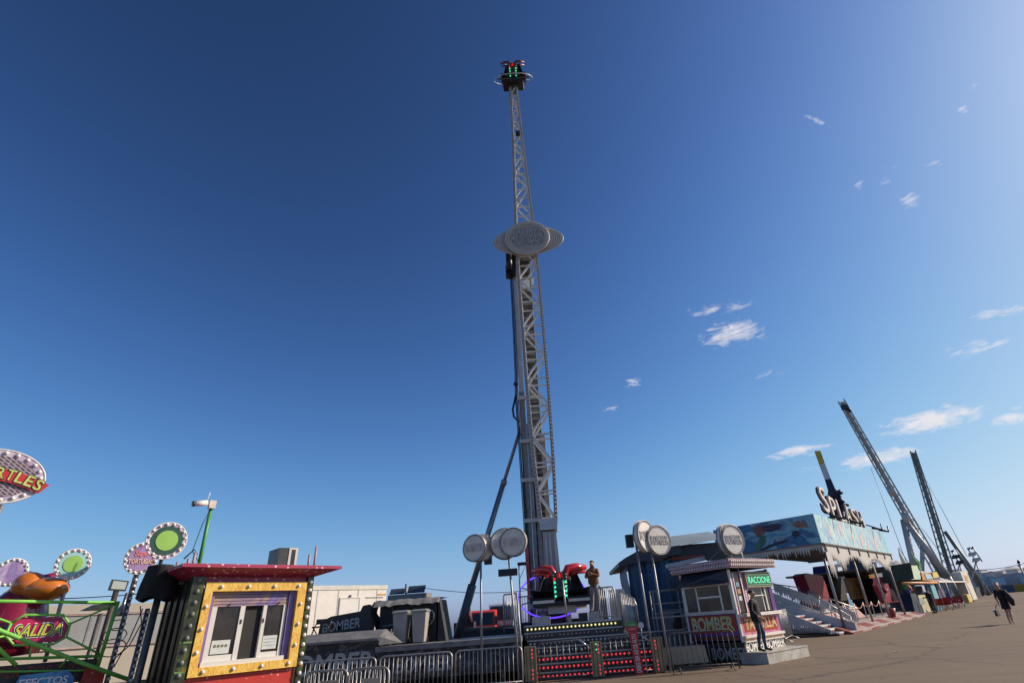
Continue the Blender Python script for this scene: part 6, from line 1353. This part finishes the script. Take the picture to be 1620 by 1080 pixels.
for (a, b_, r) in (((1429, 822), (1452, 925), .42), ((1429, 820), (1500, 912), .45), ((1459, 862), (1459, 925), .28), ((1500, 912), (1515, 942), .4)):
    d = MB(); d.tube([far(*a, DM - .5), far(*b_, DM - .5)], r, 8); d.build('leg', M('mast_leg_pale', (.46, .44, .42), .5, .2, .1, 1), m1)
for (x, y) in ((1409, 776), (1432, 818)): d = MB(); d.ball(far(x, y, DM - .8), (.5, .5, .9), 8, 6); d.build('joint', M('mast_leg_pale'), m1)
d = MB(); q = far(1336, 643, DM - .6); d.box(q.x - .5, q.x + .5, q.y - .3, q.y + .3, q.z - .5, q.z + .3); d.build('sheave_head', black, m1)
d = MB(); q = far(1342, 646, DM - .6); d.tube([q, q + Vector((.2, 0, -.6))], .25, 8); d.build('sheave', black, m1)
DM2 = 150
mdark = M('mast_dark_green_steel', (.21, .22, .21), .5, .2, .2, 1)
m2 = thing('slingshot_mast', 'upright dark lattice mast with one raking leg beside stadium lamps', 'mast', far(1512, 940, DM2).xy.to_3d(), 'slingshot ride masts')
lattice(m2, far(1513, 935, DM2), far(1444, 713, DM2), 2.1, 1.0, 40, mdark, .26)
d = MB(); d.beam(far(1512, 930, DM2), far(1445, 716, DM2), .7, .5, (0, 1, 0)); d.build('boom_core', mdark, m2)
for (a, b_, r) in (((1495, 840), (1566, 941), .42), ((1517, 878), (1556, 938), .3), ((1560, 925), (1554, 942), .22), ((1551, 915), (1560, 941), .22)):
    d = MB(); d.tube([far(*a, DM2 - 1), far(*b_, DM2 - 1)], r, 8); d.build('leg', mdark, m2)
for i, (a, b_, D) in enumerate((((1378, 740), (1440, 905), 98), ((1432, 800), (1500, 890), 98), ((1470, 770), (1500, 890), 148), ((1466, 760), (1530, 880), 148))):
    wire('mast_cable', ['thin cable falling from the leaning mast towards the canopy', 'thin cable from the forked mast joint to the tent', 'thin cable close beside the upright dark mast', 'outer thin cable of the upright dark mast'][i], [far(*a, D), far(*b_, D)], .035 if i < 2 else .05)
# stadium lamp frames
for i, (x, y, lab) in enumerate(((1512, 884, 'lamp frame with dark floodlights leaning against the dark mast'), (1538, 880, 'lamp frame with pale floodlights on a branched post'))):
    D = 140; t = thing('lamp_frame', lab, 'floodlight', far(x + 10, 941, D).xy.to_3d(), 'stadium lamp frames')
    for (a, b_) in (((x + 6, y + 8), (x + 22, 940)), ((x + 6, y + 8), (x - 2, 925)), ((x - 8, y - 14), (x + 8, y + 10)), ((x, y - 16), (x + 16, y + 8))): d = MB(); d.tube([far(*a, D), far(*b_, D)], .13, 6); d.build('post', msteel, t)
    for k_, (dx, dy, w, h) in enumerate(((-5, -13, 2.0, 1.6), (0, -13.5, 2, 1.6), (0, -4, 6, 3), (6, 5, 6, 3))):
        if i == 0 and k_ == 1: continue
        d = MB(); q = [far(x + dx + a * w, y + dy + b_ * h - a * 1.0, D - .5) for a, b_ in ((-1, -1), (1, -1), (1, 1), (-1, 1))]; d.prism(q, far(x, y, 1).xy.normalized().to_3d() * .5); d.build('lamp', black if (i == 0 or k_ < 2) else lgrey, t)
lpo = thing('street_lamp', 'double-headed street lamp beyond the walking woman', 'lamp', gnd(1640, 940)); D = 90
d = MB(); d.tube([far(1637, 950, D), far(1613, 893, D)], .10, 6); d.build('post', steel_d, lpo)
d = MB(); d.tube([far(1609, 888, D), far(1614, 889, D)], .22, 6); d.build('lamp_head', black, lpo); d = MB(); d.tube([far(1611, 892, D), far(1615, 894, D)], .26, 6); d.build('lamp_head', lgrey, lpo)
wire('overhead_wire', 'faint wire crossing the sky above the far fence', wpts((1540, 901), (1625, 889), 120, .3), .04)
# far boundary: low wall, containers, houses
fw = thing('far_wall', 'long low grey boundary wall at the edge of the tarmac', 'wall', far(1600, 935, 185).xy.to_3d())
A, B = far(1548, 940, 190), far(1760, 925, 190); A.z = B.z = 0; d = MB(); d.beam(A + Vector((0, 0, .9)), B + Vector((0, 0, .9)), .5, 1.8); d.build('wall', M('far_wall_grey', (.26, .24, .23), .8, 0, .15, .3), fw)
for (x0, x1, y0, y1, c_, nm, lab, D) in ((1602, 1640, 924.5, 933, (.45, .27, .03), 'shipping_container', 'yellow shipping container standing at the far wall', 180), (1584, 1602, 925.5, 934, (.06, .11, .20), 'shipping_container', 'blue shipping container standing beside the yellow one', 180)):
    t = thing(nm, lab, 'container', far((x0 + x1) / 2, 936, D).xy.to_3d()); q = [far(x0, y0 + .5, D), far(x1, y0 - (x1 - x0) * .06, D)]; a, b_ = q[0].copy(), q[1].copy(); h = q[0].z; a.z = b_.z = 0
    n2 = Vector((a.x, a.y, 0)).normalized() * 2.4; d = MB(); d.hexa([a, b_, b_ + n2, a + n2, a + Vector((0, 0, h)), b_ + Vector((0, 0, h)), b_ + n2 + Vector((0, 0, h)), a + n2 + Vector((0, 0, h))]); d.build('box', M('cont_' + lab[:5], c_, .6, 0, .15, .4), t)
    for i in range(7): p = a.lerp(b_, (i + .5) / 7) - n2 * .01; d = MB(); d.tube([p + Vector((0, 0, .05)), p + Vector((0, 0, h - .05))], .05, 4); d.build('rib', M('cont_' + lab[:5]), t)
rndh = random.Random(5)
for i in range(16):
    x = 1556 + i * 7 + rndh.uniform(-2, 2); D = 700 + rndh.uniform(0, 80); h = rndh.uniform(9, 17); w = rndh.uniform(8, 20); p = far(x, 935, D); p.z = 0
    f = Fr((p.x, p.y), rndh.uniform(20, 60)); lab = 'small haze-toned far-off building on the skyline beyond the far wall'
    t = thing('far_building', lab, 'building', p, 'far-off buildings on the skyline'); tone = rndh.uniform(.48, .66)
    d = MB(f); d.box(-w / 2, w / 2, -5, 5, 0, h); d.build('wall', M('far_wall_%d' % (i % 4), (tone, tone, tone * 1.05), .9, 0, .1, .05), t)  # walls lightened, distance haze put into their colour
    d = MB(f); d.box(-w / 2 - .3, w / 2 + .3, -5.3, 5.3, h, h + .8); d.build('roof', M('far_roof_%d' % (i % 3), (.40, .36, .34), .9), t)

# ------------------------------------------------------------------ people
PEOPLE = []
def person(name, label, base, az, s, J, mats, region, extra=None, group=None):
    """one continuous skinned body; J: joint -> (x, y, z, radius, parent); x to the person's left, y forward"""
    f = Fr((base.x, base.y), az); me = bpy.data.meshes.new(name); keys = list(J); idx = {k: i for i, k in enumerate(keys)}
    # person's forward is f.a, left is f.b
    W_ = lambda x, y, z: f.a * (y * s) + f.b * (x * s) + Vector((0, 0, z * s))
    vs = [W_(*J[k][:3]) for k in keys]; es = [(idx[k], idx[J[k][4]]) for k in keys if J[k][4]]
    me.from_pydata(vs, es, []); o = bpy.data.objects.new(name + '_tmp', me); col.objects.link(o)
    sk_ = o.modifiers.new('skin', 'SKIN'); sk_.use_smooth_shade = True; sk_.branch_smoothing = .4
    for i, k in enumerate(keys):
        r = J[k][3]; r = r if isinstance(r, tuple) else (r, r); sv = me.skin_vertices[0].data[i]; fat = 1.28 if k in ('pelvis', 'waist', 'chest', 'upper') or k[:3] in ('sho', 'elb') else (1.2 if k[:3] in ('hip', 'kne', 'cal', 'ank') else 1.05); sv.radius = (r[0] * s * fat, r[1] * s * fat); sv.use_root = (k == 'pelvis')
    sub = o.modifiers.new('sub', 'SUBSURF'); sub.levels = 2; sub.render_levels = 2
    PEOPLE.append((o, name, label, base, mats, region, J, keys, vs, extra, group, W_))
def finish_people():
    dgp = bpy.context.evaluated_depsgraph_get(); dgp.update()
    for (o, name, label, base, mats, region, J, keys, vs, extra, group, W_) in PEOPLE:
        me = bpy.data.meshes.new_from_object(o.evaluated_get(dgp)); me.name = name; me.materials.clear()
        names = list(mats)
        for k in names: me.materials.append(mats[k])
        segs = [(vs[keys.index(k)], vs[keys.index(J[k][4])], region(k), (J[k][3] if not isinstance(J[k][3], tuple) else sum(J[k][3]) / 2)) for k in keys if J[k][4]]
        for p in me.polygons:
            c = p.center; best = None
            for a, b_, rg, r in segs:
                ab = b_ - a; t = max(0, min(1, (c - a).dot(ab) / max(1e-9, ab.dot(ab)))); dd_ = (c - a - ab * t).length / (r + .02)
                if best is None or dd_ < best[0]: best = (dd_, rg)
            p.material_index = names.index(best[1]); p.use_smooth = True
        t = thing('person', label, 'person', base, group)
        b = bpy.data.objects.new('body', me); col.objects.link(b); b.parent = t
        bpy.data.objects.remove(o)
        if extra: extra(t, base, W_)
def hand(J, side, w, pre, curl=1.0, down=(0, 0, -1), fwd=(0, 1, 0)):
    """palm with five fingers growing from joint w"""
    d_, f_ = Vector(down), Vector(fwd); p = Vector(J[w][:3])
    J[pre + 'palm'] = (*(p + d_ * .07), (.030, .036), w)
    for i, (o_, l) in enumerate(((-.028, .062), (-.009, .075), (.010, .07), (.027, .055))):
        a = p + d_ * .105 + f_ * o_; b_ = a + d_ * l * .55 + d_.cross(f_) * .012 * curl; c = b_ + d_ * l * .35 + d_.cross(f_) * .03 * curl
        J[pre + 'k%d' % i] = (*a, .011, pre + 'palm'); J[pre + 'f%d' % i] = (*b_, .009, pre + 'k%d' % i); J[pre + 't%d' % i] = (*c, .007, pre + 'f%d' % i)
    a = p + d_ * .05 + f_ * .042; J[pre + 'th0'] = (*a, .012, pre + 'palm'); J[pre + 'th1'] = (*(a + d_ * .045 + f_ * .012), .009, pre + 'th0')
def legs(J, kneeL, footL, kneeR, footR, hipw=.09, th=.085, bare=False):
    for s_, kn, ft, n in ((1, kneeL, footL, 'L'), (-1, kneeR, footR, 'R')):
        J['hip' + n] = (s_ * hipw, .0, .90, (th, th), 'pelvis'); J['knee' + n] = (*kn, .056, 'hip' + n); J['calf' + n] = (*(Vector(kn).lerp(Vector(ft), .35) + Vector((0, -.02, 0))), .055, 'knee' + n)
        J['ank' + n] = (*ft, .038, 'calf' + n); J['foot' + n] = (ft[0] + s_ * .01, ft[1] + .10, max(.035, ft[2] - .045), (.042, .035), 'ank' + n); J['toe' + n] = (ft[0] + s_ * .02, ft[1] + .19, max(.03, ft[2] - .055), (.040, .026), 'foot' + n)
        J['heel' + n] = (ft[0], ft[1] - .04, max(.03, ft[2] - .055), (.034, .03), 'ank' + n)
def torso(J, wx=.15, wy=.105, head_off=(0, .03)):
    J['pelvis'] = (0, 0, .96, (wx * .98, wy), None); J['waist'] = (0, .0, 1.10, (wx * .88, wy * .9), 'pelvis'); J['chest'] = (0, .01, 1.30, (wx * 1.08, wy * 1.08), 'waist'); J['upper'] = (0, .0, 1.42, (wx * .85, wy * .85), 'chest')
    J['neck'] = (0, .01, 1.50, .052, 'upper'); hx_, hy_ = head_off
    J['jaw'] = (hx_ * .6, .035 + hy_ * .5, 1.575, (.062, .066), 'neck'); J['head'] = (hx_, hy_ * .7, 1.66, (.074, .088), 'jaw'); J['crown'] = (hx_, hy_ * .4 - .01, 1.725, (.058, .068), 'head')
    J['nose'] = (hx_, hy_ + .118, 1.635, .011, 'head')
    for s_ in (-1, 1): J['ear%d' % s_] = (hx_ + s_ * .088, hy_ * .6, 1.64, .012, 'head')
def arm(J, n, s_, elbow, wrist, sh=.19, r=.048):
    J['sho' + n] = (s_ * sh, .0, 1.41, .062, 'upper'); J['elb' + n] = (*elbow, r, 'sho' + n); J['wri' + n] = (*wrist, .030, 'elb' + n)
def regions(sleeve='long', trousers=True):
    def rg(k):
        if k.startswith(('hip', 'knee', 'calf')): return 'legs'
        if k.startswith(('ank',)): return 'legs' if trousers else 'legs'
        if k.startswith(('foot', 'toe', 'heel')): return 'shoes'
        if k in ('neck', 'jaw', 'head', 'nose') or k.startswith('ear'): return 'skin'
        if k == 'crown': return 'hair'
        if k.startswith(('L', 'R')) and len(k) > 1: return 'skin'
        if k.startswith('wri'): return 'top' if sleeve == 'long' else 'skin'
        return 'top'
    return rg
skin = M('skin', (.44, .25, .17), .55, 0, .1, 20); hairb = M('dark_hair', (.018, .013, .010), .6, 0, .4, 40)
def cap_extra(hair, vol=(.090, .105, .075), back=0.0, z=1.685, long=False, eyes=True, ho=(0, 0), sc_=1.0):
    def fx(t, base, W_):
        d = MB(); n, m = 14, 8; vs, fs = [], []
        for i in range(m + 1):
            th_ = (math.pi * .60) * i / m
            for j in range(n):
                ph = 2 * math.pi * j / n; front = max(0, math.sin(ph)); zz = math.cos(th_ * (1 - .28 * front))
                vs.append(base + W_(ho[0] + vol[0] * math.sin(th_) * math.cos(ph), ho[1] + vol[1] * math.sin(th_) * math.sin(ph) * (1 - .05 * front) - .012, z - .01 + vol[2] * 1.15 * zz))
        for i in range(m):
            for j in range(n): fs.append((i * n + j, (i + 1) * n + j, (i + 1) * n + (j + 1) % n, i * n + (j + 1) % n))
        d.add(vs, fs, True); d.build('hair', hair, t)
        if long:
            d = MB(); d.tube([base + W_(ho[0], -.06, 1.70), base + W_(ho[0], -.10, 1.60), base + W_(ho[0], -.105, 1.48), base + W_(ho[0], -.10, 1.40)], [.07 * sc_, .095 * sc_, .085 * sc_, .04], 10); d.build('hair_back', hair, t)
        if eyes:
            for s_ in (-1, 1): d = MB(); d.ball(base + W_(ho[0] + s_ * .031, ho[1] + .098, 1.655), .010, 6, 5); d.build('eye', M('eye_dark', (.03, .02, .02), .2), t)
            d = MB(); d.ball(base + W_(ho[0], ho[1] + .098, 1.592), (.02 * 1, .006, .006), 6, 4); d.build('mouth', M('lip', (.30, .11, .09), .5), t)
    return fx
def garment(fx0, rx, ry, zt_, zb_, mat, nm):
    def fx(t, base, W_):
        fx0(t, base, W_)
        def g_(u, v):
            a = 2 * math.pi * u; sh = .62 + .38 * min(1, v / .16) ** .6
            return base + W_((rx * sh + .008 * math.sin(a * 7 + v * 9)) * math.cos(a), (ry * sh + .01 * math.sin(a * 5 - v * 11)) * math.sin(a) + .01, zt_ - (zt_ - zb_) * v + .008 * math.sin(a * 4) * v)
        d = MB(); d.grid(g_, 24, 12); d.build(nm, mat, t)
    return fx
# man in brown on the deck, arms gathered at the chest
J = {}; torso(J, .155, .11, (.0, .02)); legs(J, (.10, .06, .50), (.12, .02, .085), (-.10, .03, .50), (-.16, .0, .085))
arm(J, 'L', 1, (.27, .10, 1.17), (.08, .25, 1.26)); arm(J, 'R', -1, (-.28, .08, 1.16), (-.07, .24, 1.22))
hand(J, 1, 'wriL', 'L', 1, (-.9, .2, .25), (0, .3, .9)); hand(J, -1, 'wriR', 'R', -1, (.9, .2, .25), (0, .3, .9))
pb_ = onY(944, 968, 21.9); pb_.z = 1.443 + .28
person('person', 'person in a brown sweater and pale trousers standing on the ride deck, hands at chest', pb_, 205, 1.0, J,
       dict(top=M('brown_sweater', (.20, .095, .040), .9, 0, .2, 9, .4), legs=M('pale_trousers', (.33, .30, .27), .85, 0, .2, 8, .3), skin=skin, shoes=M('grey_shoes', (.10, .09, .10), .6), hair=hairb), regions(), garment(cap_extra(hairb), .205, .15, 1.455, .93, M('brown_sweater'), 'sweater'))
# man in black on the booth step, looking down, one hand at the hip
J = {}; torso(J, .165, .12, (.0, .05)); legs(J, (.11, .10, .50), (.15, .06, .085), (-.09, .02, .50), (-.17, -.06, .085))
arm(J, 'L', 1, (.30, .02, 1.14), (.22, .14, .93), .20, .055); arm(J, 'R', -1, (-.29, -.03, 1.15), (-.23, .13, .98), .20, .055)
hand(J, 1, 'wriL', 'L', 1, (-.1, .3, -.9), (0, .9, .3)); hand(J, -1, 'wriR', 'R', -1, (.5, .5, -.6), (0, .8, .4))
mb = gnd(1208, 1029.5, .301)
person('person', 'person in black jacket and blue jeans looking down on the ticket booth step', mb, 122, .95, J,
       dict(top=M('black_jacket', (.010, .010, .012), .75, 0, .3, 8, .3), legs=M('blue_jeans', (.045, .065, .10), .85, 0, .3, 8, .3), skin=skin, shoes=M('dark_shoes', (.02, .02, .022), .6), hair=hairb), regions(), garment(cap_extra(hairb, ho=(0, .02)), .225, .16, 1.46, .84, M('black_jacket'), 'jacket'))
# woman walking away with bags
J = {}; torso(J, .135, .10, (.0, .0)); legs(J, (.09, .16, .50), (.10, .02, .085), (-.08, -.02, .49), (-.09, -.26, .12), .085, .078)
arm(J, 'L', 1, (.24, -.05, 1.14), (.25, .05, .90), .165, .04); arm(J, 'R', -1, (-.24, -.02, 1.14), (-.22, .10, .92), .165, .04)
hand(J, 1, 'wriL', 'L', .6, (0, .05, -1), (0, 1, 0)); hand(J, -1, 'wriR', 'R', -.6, (0, .1, -1), (0, 1, 0))
blond = M('blond_hair', (.34, .24, .15), .6, 0, .25, 30)
def woman_fx(t, base, W_):
    cap_extra(blond, (.094, .108, .082), long=True, eyes=True)(t, base, W_)
    d = MB()
    def sk2(u, v):
        a = 2 * math.pi * u; return base + W_((.150 + .045 * v) * math.cos(a), (.118 + .05 * v) * math.sin(a) - .01, 1.06 - .44 * v + .012 * math.sin(a * 5) * v)
    d.grid(sk2, 20, 6); d.build('skirt', M('black_skirt', (.010, .010, .014), .85, 0, .3, 6, .3), t)
    d = MB()
    def tee(u, v):
        a = 2 * math.pi * u; return base + W_((.185 - .01 * v) * math.cos(a), (.135) * math.sin(a), 1.43 - .40 * v + .01 * math.sin(a * 4) * v)
    d.grid(tee, 20, 6); d.build('loose_top', M('black_tee', (.011, .011, .013), .85, 0, .3, 6, .3), t)
person('person', 'person with blond hair in a black dress walking away across the tarmac', gnd(1603, 986), 52, .97, J,
       dict(top=M('black_tee', (.011, .011, .013), .85, 0, .3, 6, .3), legs=M('bare_leg', (.46, .28, .20), .5, 0, .08, 9), skin=skin, shoes=M('pale_shoes', (.40, .33, .27), .6), hair=blond), regions('short'), woman_fx)
wbse = gnd(1603, 986); wf = Fr((wbse.x, wbse.y), 52)
def wp(x, y, z): return wf.w(y, x, z)
bgm = M('bag_black', (.012, .012, .014), .8, 0, .3, 6)
hb = thing('handbag', 'black and white shoulder bag swinging low beside the walking woman', 'bag', wp(.36, -.1, .35))
d = MB(); d.hexa([wp(.36, -.28, .33), wp(.46, -.28, .33), wp(.48, .10, .33), wp(.36, .10, .33), wp(.38, -.26, .60), wp(.43, -.26, .60), wp(.44, .08, .57), wp(.39, .08, .57)]); d.build('body', bgm, hb)
d = MB(); d.tube([wp(.43, -.22, .60), wp(.47, -.20, .50)], [.06, .05], 8); d.build('white_flap', white, hb)
d = MB(); d.tube([wp(.42, -.1, .62), wp(.30, .02, .86), wp(.42, .0, .62)], .008, 5); d.build('strap', bgm, hb)
hb2 = thing('carried_jacket', 'dark jacket and bag hanging over the right arm of the walking woman', 'bag', wp(-.3, 0, .8))
d = MB(); d.tube([wp(-.20, -.05, 1.38), wp(-.27, -.10, 1.15), wp(-.32, -.12, .95), wp(-.34, -.12, .72)], [.05, .11, .14, .06], 10); d.build('body', bgm, hb2)
# visitor at the arcade machines
J = {}; torso(J, .16, .12, (.0, .04)); legs(J, (.09, .08, .50), (.10, .04, .085), (-.09, .05, .50), (-.11, -.02, .085))
arm(J, 'L', 1, (.26, .06, 1.14), (.18, .30, 1.10)); arm(J, 'R', -1, (-.26, .06, 1.14), (-.16, .30, 1.10)); hand(J, 1, 'wriL', 'L', 1, (0, 1, 0), (0, 0, 1)); hand(J, -1, 'wriR', 'R', -1, (0, 1, 0), (0, 0, 1))
dk = M('dark_clothes', (.014, .016, .018), .8, 0, .3, 6)
person('person', 'person in dark clothes standing at the arcade machines', gnd(1481, 969.5), 330, 1.02, J, dict(top=dk, legs=M('dark_trousers', (.016, .016, .018), .8), skin=skin, shoes=M('dark_shoes'), hair=hairb), regions(), cap_extra(hairb))
finish_people()
finish_texts()
